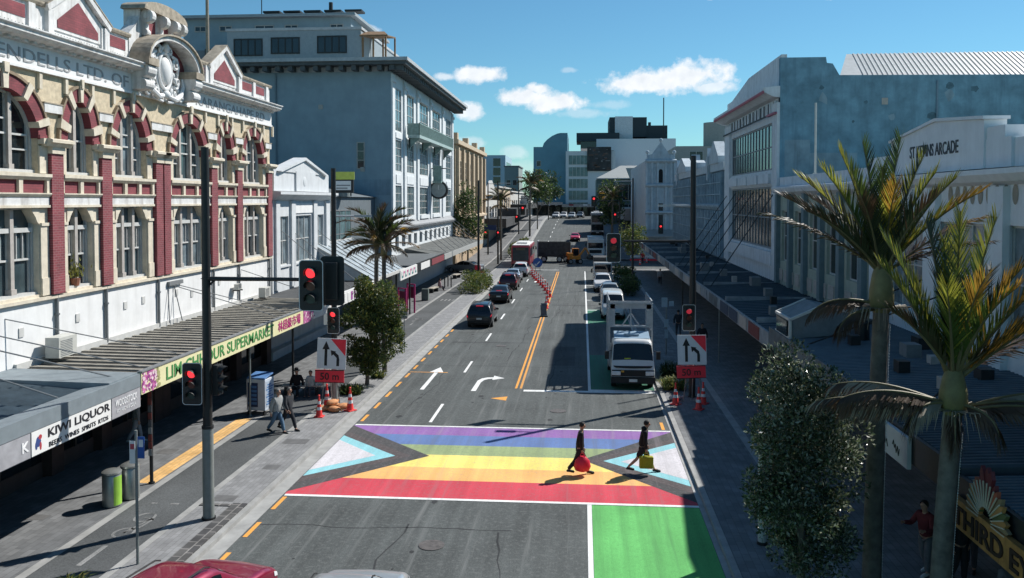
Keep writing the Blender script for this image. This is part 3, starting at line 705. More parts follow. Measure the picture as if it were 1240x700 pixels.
for s in (-1, 1):
    for (u, v, r0, ph) in ((.92,14.55,.22,1.2),(.98,13.85,.25,4.0),(.72,13.35,.22,2.0),(.42,15.02,.17,.5),(1.35,13.3,.2,3.0)): spiral(cx+s*u, v, r0, s, 1.4, .22, .07, ph)
    m.tube([F(cx+s*.25,13.2,.3),F(cx+s*.7,13.12,.36),F(cx+s*1.2,13.35,.32),F(cx+s*1.55,13.75,.26),F(cx+s*1.6,14.1,.2)], [.09,.12,.11,.08,.04], 8)
    m.tube([F(cx+s*.62,14.9,.24),F(cx+s*.95,14.8,.26),F(cx+s*1.2,14.5,.22),F(cx+s*1.22,14.1,.18)], [.05,.09,.08,.03], 8)
    for k in range(5): m.ball(F(cx+s*(.78+.12*k),14.12-.18*k,.2), (.1,.09,.13), 8, 6)
    m.tube([F(cx+s*.2,12.98,.25),F(cx+s*.5,13.0,.3),F(cx+s*.95,13.05,.25)], [.06,.07,.03], 7)
m.ball(F(cx,15.12,.3), (.16,.16,.22)); m.tube([F(cx-.3,15.0,.26),F(cx,15.3,.32),F(cx+.3,15.0,.26)], .06, 7); m.ball(F(cx,13.25,.32), (.16,.2,.17))
m.fprism(F, [(cx-1.1,13.1),(cx+1.1,13.1),(cx+.95,14.3),(cx+.6,15.05),(cx-.6,15.05),(cx-.95,14.3)], .02, .14)
m.build('cartouche', WHITEW, hb, smooth=True)
m = MB(OFF)                                                            # wall vents and old signs' brackets on the white band
for (u, v) in ((24.3,4.85),(27.2,4.9),(30.2,4.95),(31.5,5.0),(34.2,5.0),(35.6,4.8),(22.6,4.9),(38.4,5.05)): m.fbox(F, u-.11, u+.11, v, v+.28, 0, .03)
m.build('wall_vent', mat('vent grey', (.52,.52,.5), .7), hb)
sf = MB(OFF)                                                           # shopfronts below the awning
for a, b in zip(PIL, PIL[1:]):
    if b-a < 1: continue
    sf.fbox(F, a+.3, b-.3, .6, 2.5, -.38, -.34, 1); sf.fbox(F, a+.3, b-.3, .1, .6, -.44, -.3, 2); sf.fbox(F, (a+b)/2-.05, (a+b)/2+.05, .6, 2.5, -.34, -.26, 3); sf.fbox(F, a+.3, b-.3, 2.5, 2.62, -.44, -.22, 3); sf.fbox(F, a+.3, b-.3, 2.62, 3.7, -.44, -.3, 4)
for p in PIL: sf.fbox(F, p-.32, p+.32, .1, 3.7, -.45, .02, 0)
sf.build('shopfront', [mat('shop pier', (.07,.045,.04), .8, .2), GLASS, mat('shop plinth', (.1,.07,.06), .8), BLACKM, mat('shop header', (.14,.13,.12), .8)], hb)
fp = MB(); fp.cyl((-17.5,38.55,14.9), (-17.5,38.55,24), .085, .05, n=10); fp.cyl((-17.5,38.55,14.9), (-17.5,38.55,15.3), .16, n=10); fp.ball((-17.5,38.55,24.05), .1)
solo(fp, 'flagpole', mat('weathered timber pole', (.3,.26,.2), .8, .2, 6), 'tall bare flagpole rising behind the parapet of the cream and red building', 'flagpole', (-17.5,38.55,14.9))

# ------------------------------------------------------------------ awnings, left
def stays(mb, pts, r=.022, mi=0):
    for a, b in pts: mb.cyl(a, b, r, n=6, mi=mi)
RIBB = mat('beige awning boards', (.25,.235,.20), .8, .25, 3, streak=.3, dirt=(.1,.09,.07)); RIBD = mat('dark awning valleys', (.035,.033,.03), .9, .3)
SIGNY = mat('pale yellow sign face', (.72,.68,.40), .5, .06, 3); SIGNW = mat('white sign face', (.74,.74,.72), .5, .05, 3)
aw = thing('shop_awning', 'long ribbed flat awning with a pale yellow supermarket fascia sign', 'awning', (-13.1, 33.4, 3.3)); AO = aw.location.copy()
m = MB(AO); m.prism([(-17,23.95,3.62),(-13.1,23.95,3.58),(-13.1,23.95,3.82),(-17,23.95,3.87)],(0,19.05,0),1)
y = 24.0
while y < 42.9:
    m.prism([(-17,y,3.87),(-17,y+.01,3.91),(-17,y+.21,3.91),(-17,y+.22,3.87)], (3.9,0,-.05), 0); y += .54
m.box(-17,-16.9,23.95,43.0,3.86,4.08,2)
m.build('roof', [RIBB, RIBD, FRAMEW], aw)
FA = Fr((-13.1,0,0), (0,1,0), (1,0,0))
m = MB(AO); m.fbox(FA, 23.95, 38.55, 3.24, 3.9, 0, .09, 0); m.fbox(FA, 38.58, 39.7, 3.22, 3.92, 0, .10, 1); m.fbox(FA, 39.74, 43.0, 3.24, 3.9, 0, .09, 2); m.fbox(FA, 23.95, 43.0, 3.9, 3.94, -.05, .12, 3)
fs = m.build('fascia_sign', [SIGNY, mat('pink sign panel', (.45,.13,.3), .6, .5, 6), SIGNW, GREYM], aw)
GRN = mat('green sign letters', (.07,.26,.08), .5, .1); MAG = mat('magenta sign letters', (.42,.03,.18), .5, .1)
lettering('LIM CHHOUR SUPERMARKET', 9.3, .42, txtM(FA(30.1,3.57,.1), *EAST), GRN, fs, AO, bold=.012)
lettering('林超級市場', 2.9, .46, txtM(FA(36.7,3.57,.1), *EAST), MAG, fs, AO, bold=.01)
lettering('ASIAN FOODS', 1.5, .16, txtM(FA(41.2,3.72,.1), *EAST), mat('gold letters', (.6,.4,.05), .5), fs, AO) if False else None
m = MB(AO); rnd = random.Random(3); cols = [mat('flower pink', (.55,.14,.36), .6), mat('flower purple', (.28,.06,.22), .6), mat('flower pale', (.72,.55,.6), .6), mat('flower leaf', (.35,.34,.16), .6)]
for k in range(150):                                                    # printed flowers at the near end of the sign
    u = rnd.uniform(24.0,25.05); v = rnd.uniform(3.28,3.86); r_ = rnd.uniform(.03,.075); c = rnd.randrange(3) if u < 24.85 else 3
    w = .092+k*.00008; m.add([FA(u+r_*math.cos(t*1.047), v+r_*math.sin(t*1.047), w) for t in range(6)], [tuple(range(6))], c)
for k in range(60):
    u = rnd.uniform(38.62,40.2); v = rnd.uniform(3.28,3.86); r_ = rnd.uniform(.03,.08); w = .104+k*.00008; m.add([FA(u+r_*math.cos(t*1.047), v+r_*math.sin(t*1.047), w) for t in range(6)], [tuple(range(6))], rnd.choice((0,1,2)))
m.build('printed_flowers', cols, fs)
m = MB(AO); stays(m, [((-17,23.6,5.5),(-13.4,26.9,3.95)), ((-17,22.5,5.3),(-13.4,24.6,3.95)), ((-17,33.6,5.55),(-13.4,36.0,3.95)), ((-17,33.9,5.55),(-13.4,37.3,3.95)), ((-17,41.0,5.55),(-13.4,43.0,3.95)),((-17,33.5,5.5),(-16.8,33.2,4.0)),((-17,34.0,5.5),(-16.6,33.9,4.0))], .02)
m.build('stay_rod', GREYM, aw)
m = MB(AO); m.fbox(F, 33.4, 34.6, 5.5, 5.66, 0, .12); m.build('wall_bracket', GREYM, aw)

def aircon(loc, label, s=1.0, rz=0.0):
    t = thing('air_conditioner', label, 'air conditioner', loc, rz)
    m = MB(); m.box(-.2*s,.2*s,-.42*s,.42*s,.06,.62*s); o = m.build('casing', mat('aircon beige', (.5,.5,.46), .5, .1), t, bevel=.015)
    m = MB()
    for k in range(10): m.box(.2*s,.2*s+.012,-.34*s,.2*s,.12+k*.045*s,.135+k*.045*s)
    m.build('grille', GREYM, t); m = MB(); m.box(-.16,.16,-.36*s,-.3*s,0,.06); m.box(-.16,.16,.3*s,.36*s,0,.06); m.build('foot', BLACKM, t); return t
aircon((-16.55,25.6,3.99), 'beige air conditioning box lying on the ribbed awning, nearest the camera', 1.15, 0)
aircon((-16.3,42.3,3.99), 'small pale air conditioning unit at the far end of the ribbed awning', .9)
aircon((-16.75,40.0,4.6), 'grey air conditioning unit fixed to the white wall above the ribbed awning', .55)
pt = thing('window_plant', 'yellow green potted plant on a lower window sill of the cream and red building', 'plant', (-17.12,27.3,6.12))
m = MB(); m.lathe([(.12,0),(.16,.25),(.14,.25)], n=10); m.build('pot', mat('clay pot', (.25,.1,.06)), pt)
m = MB(); rnd = random.Random(8)
for k in range(110):
    a = rnd.uniform(0,6.28); p = Vector((rnd.gauss(0,.12), rnd.gauss(0,.16), .25+abs(rnd.gauss(0,.26)))); d = Vector((math.cos(a)*.03, math.sin(a)*.03, .1)); e = Vector((-math.sin(a)*.03, math.cos(a)*.03,0)); m.add([p-e,p+e,p+d+e*.4,p+d-e*.4], [(0,1,2,3)])
m.build('foliage', leaf_mat('yellowish leaf', (.22,.22,.05)), pt)

# liquor shop awning, nearest on the left
ka = thing('shop_awning', 'blue grey iron awning with a white liquor shop fascia, nearest the camera on the left', 'awning', (-13.1, 20, 2.9)); KO = ka.location.copy()
m = MB(KO); 
IRON = mat('blue grey corrugated iron', (.07,.10,.12), .55, .2, 3, streak=.3)
y = 12.0
while y < 22.4:
    m.prism([(-17,y,3.95),(-17,y+.075,4.0),(-17,y+.15,3.95),(-17,y+.075,3.9)], (3.2,0,-.25), 0); y += .15
m.box(-17,-13.3,12,23.9,3.5,3.7,1); m.prism([(-13.8,12,3.7),(-13.1,12,3.62),(-13.1,12,3.88),(-13.8,12,3.78)], (0,11.9,0), 2)
m.prism([(-17,22.4,3.72),(-17,23.9,3.72),(-17,23.9,3.98),(-17,22.4,3.98)], (3.9,0,-.06), 2)
m.build('roof', [IRON, SOFFIT, mat('pale grey flashing', (.19,.225,.245), .6, .15, 3)], ka)
m = MB(KO); m.fbox(FA, 12, 23.93, 2.88, 3.5, 0, .05, 0); m.fbox(FA, 12, 23.93, 3.5, 3.88, 0, .07, 1); m.fbox(FA, 18.95, 22.35, 2.9, 3.48, .05, .07, 2); m.fbox(FA, 22.4, 23.92, 2.9, 3.48, .05, .07, 3); m.fbox(FA, 16.4,18.9, 2.9, 3.48, .05, .07, 3)
fs = m.build('fascia_sign', [GREYM, mat('grey fascia metal', (.19,.225,.245), .6, .12, 3), SIGNW, mat('grey sign face', (.33,.33,.35), .6, .15, 4)], ka)
INK = mat('black sign letters', (.02,.02,.025), .5); WHL = mat('white sign letters', (.75,.75,.75), .5)
lettering('KIWI LIQUOR', 2.72, .25, txtM(FA(20.93,3.29,.075), *EAST), INK, fs, KO, bold=.018)
lettering('BEERS  WINES  SPIRITS  RTDS', 2.6, .12, txtM(FA(20.9,3.02,.075), *EAST), INK, fs, KO, bold=.008)
lettering('WOODSTOCK', 1.15, .2, txtM(FA(23.15,3.29,.075), *EAST), WHL, fs, KO, bold=.012); lettering('BOURBON & COLA', 1.0, .1, txtM(FA(23.15,3.07,.075), *EAST), WHL, fs, KO)
lettering('K', .25, .25, txtM(FA(18.72,3.2,.075), *EAST), WHL, fs, KO, bold=.02)
m = MB(KO)
for k, (u, v, a, b_) in enumerate(((19.2,3.2,.1,.13),(19.27,3.3,.07,.06),(19.12,3.12,.05,.1),(19.28,3.08,.04,.1))): m.add([FA(u+a*math.cos(t*.6), v+b_*math.sin(t*.6), .0725+k*.0005) for t in range(10)], [tuple(range(10))], k%2)
m.build('emblem', [mat('emblem navy', (.03,.06,.2)), mat('emblem red', (.4,.04,.05))], fs)
m = MB(KO); stays(m, [((-17,21.0,5.4),(-13.5,23.3,3.9)),((-17,19.6,5.4),(-13.5,20.7,3.9))]); m.build('stay_rod', GREYM, ka)
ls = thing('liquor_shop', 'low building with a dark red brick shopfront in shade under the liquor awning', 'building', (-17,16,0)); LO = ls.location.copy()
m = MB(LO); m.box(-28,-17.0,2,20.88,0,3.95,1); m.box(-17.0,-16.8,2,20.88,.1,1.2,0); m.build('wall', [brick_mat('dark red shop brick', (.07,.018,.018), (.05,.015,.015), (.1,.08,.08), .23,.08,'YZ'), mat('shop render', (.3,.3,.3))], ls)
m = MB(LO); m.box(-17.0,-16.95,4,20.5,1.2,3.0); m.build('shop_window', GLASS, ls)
m = MB(LO); m.box(-28,-17.02,2,20.85,3.95,5.0,0); m.build('parapet', WHITEW, ls)
# ================================================================== generic block with real windows on chosen faces
def face_frame(x0, x1, y0, y1, side):
    if side == 'S': return Fr((x0,y0,0),(1,0,0),(0,-1,0)), x1-x0
    if side == 'E': return Fr((x1,y0,0),(0,1,0),(1,0,0)), y1-y0
    return Fr((x0,y0,0),(0,1,0),(-1,0,0)), y1-y0
def far_window(F, u0, u1, v0, v1, root, off, fm, gm, nx=1, nzz=1, fw=.09):
    m = MB(off); m.fbox(F, u0, u1, v1-fw, v1, -.02, .06); m.fbox(F, u0, u1, v0, v0+fw, -.02, .09)
    for i in range(nx+1):
        u = u0+(u1-u0-fw)*i/nx; m.fbox(F, u, u+fw, v0+fw, v1-fw, -.02, .05)
    for j in range(1, nzz): v = v0+(v1-v0)*j/nzz; m.fbox(F, u0+fw, u1-fw, v-.03, v+.03, -.02, .045)
    o = m.build('window', fm, root)
    g_ = MB(off); g_.fbox(F, u0+fw*.5, u1-fw*.5, v0+fw*.5, v1-fw*.5, -.05, .02); g_.build('pane', gm, o)
    return o
def block(name, label, cat, x0, x1, y0, y1, z1, wm, z0=None, grp=None, wins=(), roof=ROOFD, cap=None, fm=None, gm=None):
    z0 = gz(y0)-.3 if z0 is None else z0
    t = thing(name, label, cat, ((x0+x1)/2, (y0+y1)/2, z0), 0, grp); off = t.location.copy()
    m = MB(off); m.box(x0, x1, y0, y1, z0, z1); m.build('wall', wm, t)
    m = MB(off); m.box(x0+.25, x1-.25, y0+.25, y1-.25, z1-.2, z1+.04); m.build('roof', roof, t)
    if cap:
        ov, hh, cm = cap; m = MB(off); m.box(x0-ov, x1+ov, y0-ov, y1+ov, z1+.05, z1+hh); m.build('cornice', cm, t)
    for (side, us, vs, nx, nzz) in wins:
        F, W = face_frame(x0, x1, y0, y1, side)
        for (u0, u1) in us:
            for (v0, v1) in vs: far_window(F, u0, u1, v0, v1, t, off, fm or FRAMEW, gm or GLASS, nx, nzz)
    return t, off
def cols(W, n, frac=.6, m=.05):
    s = W*(1-2*m)/n; return [(W*m+s*i+s*(1-frac)/2, W*m+s*i+s*(1+frac)/2) for i in range(n)]
def rows(z0, n, h, step): return [(z0+step*i, z0+step*i+h) for i in range(n)]

# ------------------------------------------------------------------ small white bank-like building
SB0, SB1 = 45.3, 55.8
sb = thing('white_building', 'small white building with a low pediment beside the cream and red building', 'building', (-17, 50, 0)); O = sb.location.copy()
WG = mat('cool white render', (.58,.60,.61), .8, .08, 2, bump=.1, streak=.35, dirt=(.33,.33,.33))
m = MB(O); ops = [(46.4,47.9,5.3,8.1),(49.0,52.0,5.3,8.1),(53.1,54.6,5.3,8.1)]
wall_openings(m, F, SB0, SB1, 3.6, 9.1, ops, .4); m.box(-28, -17.41, SB0, SB1, 0, 9.1); m.box(-17.4,-17.0,SB0,SB1,0,.6)
m.build('wall', WG, sb)
for (u0,u1,v0,v1) in ops: window(F, u0, u1, v0, v1, sb, O, FRAMEW, GLASSC, 3 if u1-u0 > 2 else 2, 2, w=-.1, sill=WG)
m = MB(O); prof_u(m, F, [(0,9.0),(.15,9.05),(.45,9.3),(.55,9.35),(.55,9.5),(-.4,9.55),(-.4,9.0)], SB0-.1, SB1+.4); m.build('cornice', WG, sb)
m = MB(O); m.fbox(F, SB0+.2, SB1-.2, 9.55, 10.65, -.5, .05); m.fbox(F, SB0+3.6, SB0+7.2, 9.55, 10.75, -.5, .15); m.fprism(F, [(SB0+1.0,10.65),(SB1-1.2,10.65),(50.4,11.5)], -.5, .12); 
m.fprism(F, [(SB0+.6,10.66),(50.4,11.62),(SB1-.8,10.66),(SB1-1.2,10.62),(50.4,11.45),(SB0+1.0,10.62)], -.55, .25)
m.ball(F(50.4,10.15,.15), (.05,.28,.3)); m.build('parapet', WG, sb)
m = MB(O); m.fbox(F, 48.7, 52.4, 8.25, 8.85, 0, .06); m.build('name_panel', WHITEW, sb)
m = MB(O)
for (a,b) in ((45.6,46.2),(48.1,48.8),(52.2,52.9),(54.8,55.6)): m.fbox(F, a, b, 4.0, 9.0, 0, .14)
m.build('pilaster', WG, sb)
m = MB(O); stays(m, [((-17,46.4,7.4),(-13.6,48.8,3.9)),((-17,48.6,7.2),(-13.6,51.0,3.9)),((-17,53,7.2),(-13.6,55,3.9))]); m.build('stay_rod', GREYM, sb)
a2 = thing('shop_awning', 'flat awning under the small white building with a pale fascia', 'awning', (-13.2,49,3.3)); O = a2.location.copy()
m = MB(O); m.box(-17,-13.3,43.1,52.8,3.6,3.85,0); m.box(-13.3,-13.15,43.1,52.8,3.25,3.92,1); m.build('roof', [ROOFD, SIGNW], a2)
m = MB(O); rnd = random.Random(5)
for k in range(14): u = 43.3+k*.66; m.box(-13.15,-13.13,u,u+rnd.uniform(.2,.5),3.35,3.82,rnd.randrange(4))
m.build('sign_panel', [mat('sign gold', (.55,.40,.12)), mat('sign purple', (.3,.08,.28)), mat('sign red', (.45,.06,.06)), SIGNW], a2)

# ------------------------------------------------------------------ dark grey infill building with glazed front
gb = thing('grey_building', 'low dark grey building with a glazed upper front behind the two slim palms', 'building', (-18.5,65,0)); O = gb.location.copy()
SLATE = mat('slate grey cladding', (.13,.155,.17), .7, .12, 2, streak=.2); F2 = Fr((-18.5,0,0),(0,1,0),(1,0,0))
m = MB(O); m.box(-31,-18.5,55.9,74.9,0,9.3); m.prism([(-31,55.9,9.3),(-18.3,55.9,9.3),(-24,55.9,10.6)], (0,19,0)); m.build('wall', SLATE, gb)
far_window(F2, 57.2, 66.5, 4.6, 8.3, gb, O, GREYM, glass_mat('greenish glazing', (.12,.19,.2), .1, .4, .8), 6, 2)
m = MB(O); m.cyl((-18.2,63.5,9.3),(-18.2,63.5,10.1),.5,n=14); m.ball((-18.2,63.5,10.1),(.55,.55,.35)); m.build('roof_vent', GREYST, gb)
bb = thing('roof_sign', 'square white and yellow sign standing on the dark grey roof', 'sign', (-16.9,59,9.3)); O = bb.location.copy()
m = MB(O); m.box(-17.6,-16.2,59,59.2,9.55,11.0,0); m.box(-17.7,-16.1,58.96,59.0,10.5,11.05,1); m.box(-17.45,-16.35,58.94,58.958,9.75,10.4,2); m.box(-17.4,-16.4,58.93,58.94,10.05,10.12,3); m.box(-17.4,-16.6,58.93,58.94,9.85,9.92,3); m.build('panel', [BLACKM, mat('lime yellow sign', (.55,.6,.12)), SIGNW, GREYM], bb)
m = MB(O); m.bar((-17.4,59.1,9.3),(-17.4,59.1,9.6),.08,.08); m.bar((-16.4,59.1,9.3),(-16.4,59.1,9.6),.08,.08); m.build('leg', BLACKM, bb)
gc = thing('glass_canopy', 'sloping canopy of pale glazed panels between the shopfronts and the bushy tree', 'canopy', (-13.2,57,3.3)); O = gc.location.copy()
PAN = mat('frosted canopy panel', (.36,.41,.44), .35, .25, 1.5)
m = MB(O); m.prism([(-17.2,52.9,6.1),(-13.2,52.9,3.85),(-13.2,52.9,3.9),(-17.2,52.9,6.16)], (0,9.2,0), 0)
for k in range(9): y = 52.9+k*1.14; m.bar((-17.2,y,6.2),(-13.2,y,3.93),.07,.07,1)
m.bar((-17.2,52.9,6.2),(-17.2,62.1,6.2),.08,.08,1); m.bar((-13.2,52.9,3.9),(-13.2,62.1,3.9),.12,.2,1)
m.prism([(-17.2,52.9,3.9),(-13.2,52.9,3.9),(-17.2,52.9,6.1)], (0,.03,0), 0)
m.build('canopy_roof', [PAN, FRAMEW], gc)
m = MB(O); m.box(-13.2,-13.08,60.2,66.4,3.2,3.95,0); fs = m.build('fascia_sign', [SIGNW], gc)
m = MB(O); rnd = random.Random(6)
for k in range(9):
    u = 60.6+k*.62; m.box(-13.08,-13.066,u,u+.1,3.35,3.8,k%2); m.box(-13.08,-13.064,u+.12,u+.42,3.35+.3*(k%2),3.5+.3*(k%2),k%2)
m.build('sign_mark', [mat('sign teal', (.05,.22,.22)), mat('sign pink', (.5,.1,.25))], fs)
m = MB(O)
for y in (56.5, 60.2, 65): m.bar((-13.4,y,0.12),(-13.4,y,3.8),.1,.1)
m.build('post', BLACKM, gc)
da = thing('shop_awning', 'dark grey flat awning with red and white fascia panels before the tall white building', 'awning', (-13.2,73,3.3)); O = da.location.copy()
m = MB(O); m.box(-18.5,-13.2,64.8,79.8,3.6,3.95,0); m.box(-13.2,-13.1,66.6,79.8,3.3,4.0,1); m.box(-13.1,-13.07,68,72,3.35,3.9,2); m.box(-13.1,-13.07,73,79.5,3.35,3.9,3); m.bar((-18,64.75,3.72),(-13.2,64.75,3.72),.05,.1,4)
m.build('roof', [mat('grey membrane roof', (.105,.115,.12), .8, .15, 1.5), BLACKM, SIGNW, mat('maroon fascia', (.2,.04,.05)), mat('faded pink trim', (.4,.15,.2))], da)

# ------------------------------------------------------------------ the tall white department building with the deep cornice
dp = thing('corner_building', 'tall white five storey building with deep bracketed cornice, balcony and street clock', 'building', (-17,93,0)); O = dp.location.copy()
DW = mat('white painted masonry', (.66,.69,.70), .8, .07, 1.5, streak=.3, dirt=(.42,.42,.42)); DB = mat('blue grey side wall', (.25,.325,.37), .85, .10, .8, streak=.25, dirt=(.2,.26,.30)); VERD = mat('verdigris panel', (.2,.29,.27), .6, .25, 4)
D0 = onX(474,240,-17).y; D1 = onX(548,240,-17).y
def yx(px): return onX(px,240,-17).y
bays = [(yx(492),yx(501.5)),(yx(508),yx(518.5)),(yx(522.8),yx(532.8))]; nl = (yx(479),yx(486.5)); nr = (yx(540),yx(546))
R3 = ((15.4,19.3),(11.7,14.6),(7.5,10.4))
ops = [(a,b,v0,v1) for (a,b) in bays+[nl,nr] for (v0,v1) in R3]
small = [(D0+1.5+k*2.9, D0+3.0+k*2.9, 4.6, 5.7) for k in range(11)]
m = MB(O); wall_openings(m, F, D0, D1, 4.0, 20.5, ops+small, .5, 0)
m.box(-46, -17.51, D0, D1, 0, 20.5, 1); m.box(-46,-17.0,D0-.02,D0,4.0,20.5,1); m.box(-17.5,-17.01,D0+.01,D1,0,4.0,0)
m.build('wall', [DW, DB], dp)
GLD = glass_mat('pale reflecting glass', (.11,.16,.175), .08, .5, .5)
for (a,b) in bays:
    for (v0,v1) in R3: window(F, a, b, v0, v1, dp, O, FRAMEW, GLD, 3, 4, w=-.06)
for (a,b) in (nl, nr):
    for (v0,v1) in R3: window(F, a, b, v0, v1, dp, O, FRAMEW, GLD, 2, 4, w=-.06)
for s in small: window(F, *s, dp, O, GREYM, GLASS, 2, 1, w=-.2)
m = MB(O)
for u in (D0, yx(488.5), yx(504.3), yx(520.2), yx(535), D1-1.0): m.fbox(F, u, u+1.0, 7.0, 20.3, 0, .16); m.fbox(F, u-.1, u+1.1, 19.6, 19.9, 0, .3)
m.build('pilaster', DW, dp)
m = MB(O)
for (a,b) in bays+[nl,nr]:
    m.fbox(F, a, b, 14.75, 15.25, 0, .1); m.fbox(F, a+.2, b-.2, 10.6, 11.4, 0, .08)
m.build('spandrel', DW, dp)
m = MB(O); prof_u(m, F, [(0,6.2),(.3,6.25),(.45,6.5),(.45,6.65),(.2,6.8),(0,7.1)], D0, D1); m.build('string_course', mat('grey string course', (.3,.31,.32), .8, .15), dp)
CORN = mat('dark cornice', (.09,.10,.105), .7, .2, 3); CORNL = mat('pale cornice edge', (.42,.44,.45), .7, .15)
m = MB(O); m.box(-42,-15.4,D0-1.3,D1+1.6,20.95,21.25,0); m.box(-42,-15.2,D0-1.5,D1+1.8,21.25,21.55,1); m.box(-42,-17.3,D0-.0,D1,20.5,20.95,1)
for k in range(40): u = D0-.9+k*(D1-D0+1.8)/39; m.fbox(F, u, u+.4, 20.5, 20.94, .02, 1.25, 0)
for k in range(22): x = -41+k*1.15; m.box(x,x+.42,D0-1.1,D0-.03,20.5,20.94,0)
m.build('cornice', [CORN, CORNL], dp)
m = MB(O); a, b = bays[0][0]-.8, bays[2][1]+.8
m.fbox(F, a, b, 15.0, 15.3, .36, 1.5, 1); m.fbox(F, a, b, 16.35, 16.45, 1.4, 1.5, 0); m.fbox(F, a, a+.1, 15.3, 16.4, .36, 1.5, 0); m.fbox(F, b-.1, b, 15.3, 16.4, .36, 1.5, 0)
for k in range(56): u = a+(b-a)*k/56; m.fbox(F, u, u+.12, 15.3, 16.35, 1.42, 1.48, 0)
for u in (a+.3, (a*2+b)/3, (a+2*b)/3, b-.6): m.fprism(F, [(u,15.0),(u,13.9),(u+.25,13.9),(u+.25,15.0)], .36, .5, 0); m.prism([F(u,15.0,.36),F(u,15.0,1.4),F(u,14.0,.4)], F.U*.25, 0)
m.build('balcony', [VERD, mat('pale verdigris', (.35,.45,.43), .6, .2)], dp)
m = MB(O)
for k in range(3):
    aa, bb2 = bays[k]; m.fbox(F, aa+.1, bb2-.1, 19.3, 19.6, 0, .2); m.fbox(F, aa, bb2, 7.1, 7.5, 0, .2)
m.build('lintel', DW, dp)
ST = Fr((-46,D0-.02,0),(1,0,0),(0,-1,0))                                # the one window in the blind side wall
p = onY(432,172,D0); q = onY(442,205,D0); far_window(ST, p.x+46, q.x+46, q.z, p.z, dp, O, FRAMEG, GLASS, 1, 3)
m = MB(O)                                                               # pipes, vents and a repainted band on the blind wall
m.cyl(ST(18.5,9.4,.08), ST(18.5,20.4,.08), .07, n=8); m.build('wall_pipe', mat('pipe slate', (.15,.2,.23), .6), dp)
for (a, z) in ((8.5,16),(12.2,13.4),(22.4,17.2),(26.2,11.6)): m = MB(O); m.fbox(ST, a, a+.4, z, z+.4, 0, .05); m.build('vent', FRAMEG, dp)
m = MB(O); m.fbox(ST, .2, 28.9, 9.5, 10.9, 0, .004); m.build('paint_band', mat('repainted band', (.215,.285,.33), .85, .2, .8, streak=.4), dp)
ck = thing('street_clock', 'round faced clock hanging below a green panel on the tall white building', 'clock', (-15.8, yx(521), 9)); O2 = ck.location.copy(); yc = yx(521)
m = MB(O2); m.box(-16.64,-15.7,yc-.1,yc+.1,11.2,12.9,0); m.bar((-17,yc,12.6),(-15.2,yc,12.6),.1,.1,1); m.box(-16.6,-15.6,yc-.9,yc+.9,10.95,11.2,0); m.build('bracket_panel', [VERD, BLACKM], ck)
m = MB(O2); cy_, cz = (-15.6,yc,10.1), 0
m.cyl((-16.0,yc-.35,10.2),(-16.0,yc+.35,10.2),1.02,n=28); m.build('case', BLACKM, ck)
m = MB(O2); m.cyl((-16.0,yc-.37,10.2),(-16.0,yc-.355,10.2),.82,n=28); o = m.build('dial', mat('clock dial', (.34,.38,.37)), ck)
m = MB(O2); m.bar((-16.0,yc-.385,10.2),(-16.0,yc-.385,10.75),.07,.02); m.bar((-16.0,yc-.385,10.2),(-15.6,yc-.385,10.35),.09,.02); m.build('hand', mat('clock hand', (.7,.7,.68)), o)
# roof apartments
ap = thing('roof_apartments', 'set back grey apartments with dark windows on top of the tall white building', 'building', (-28, 88, 21.5)); O = ap.location.copy()
y0 = 80; x0 = onY(275,50,y0).x; x1 = onY(437,50,y0).x; zt = onY(350,37,y0).z
m = MB(O); m.box(x0,x1,y0,104,21.5,zt,0); m.box(x0-.1,x1+.1,y0-.1,104,zt,zt+.25,1)
y1 = 86; xa = onY(222,40,y1).x; xb = onY(425,40,y1).x; zu = onY(330,22,y1).z
m.box(xa,xb,y1,100,21.5,zu,2); m.prism([(xa-.7,y1-.8,zu),(xb+.7,y1-.8,zu),(xb-5,y1+5,zu+1.3),(xa+5,y1+5,zu+1.3)],(0,0,.12),3); m.box(xa-.6,xb+.6,y1-.7,101,zu,zu+.3,3)
m.box(onY(222,40,79).x, x0-.05, 81.5, 86, 17, onY(240,60,81).z, 4)
m.build('wall', [mat('pale grey apartment wall', (.26,.31,.335), .8, .1), CORNL, DB, mat('pale roof metal', (.3,.34,.36), .6, .1), SLATE], ap)
S1 = Fr((x0,y0,0),(1,0,0),(0,-1,0))
for (a,b,t_,b_) in ((283,318,47,68),(328,363,46,66),(384,420,45,66)):
    far_window(S1, onY(a,50,y0).x-x0, onY(b,50,y0).x-x0, onY(300,b_,y0).z, onY(300,t_,y0).z, ap, O, BLACKM, GLASS, 4, 1, .12)
S2 = Fr((xa,y1,0),(1,0,0),(0,-1,0))
for (a,b) in ((236,250),(266,281),(309,332),(345,361),(400,416)): far_window(S2, onY(a,50,y1).x-xa, onY(b,50,y1).x-xa, onY(300,38,y1).z, onY(300,31,y1).z, ap, O, FRAMEG, GLASS, 2, 1)
S3 = Fr((onY(222,40,79).x,81.5,0),(1,0,0),(0,-1,0))
for (a,b) in ((2,4.5),(6.5,9)): far_window(S3, a*.5, b*.5, 22.4, 24.0, ap, O, BLACKM, GLASS, 1, 1)
m = MB(O); xp = onY(467,40,80).x; 
for x in (x1+.2, (x1+xp)/2, xp): m.bar((x,80,21.5),(x,80,24.6),.15,.15); m.bar((x,84,21.5),(x,84,25.2),.15,.15)
m.prism([(x1,79.5,24.6),(xp+.3,79.5,24.6),(xp-.6,82,25.4),(x1,82,25.4)],(0,.0,.15)); m.prism([(x1,79.7,24.7),(xp,79.7,24.7),(xp,84.4,25.3),(x1,84.4,25.3)],(0,0,.12)); m.build('pergola', mat('brown pergola timber', (.2,.12,.06), .8, .2), ap)
m = MB(O)
for k in range(5): m.box(xa+8+k*2.2, xa+9.8+k*2.2, y1+1.5, y1+3, zu+.9, zu+1.1)
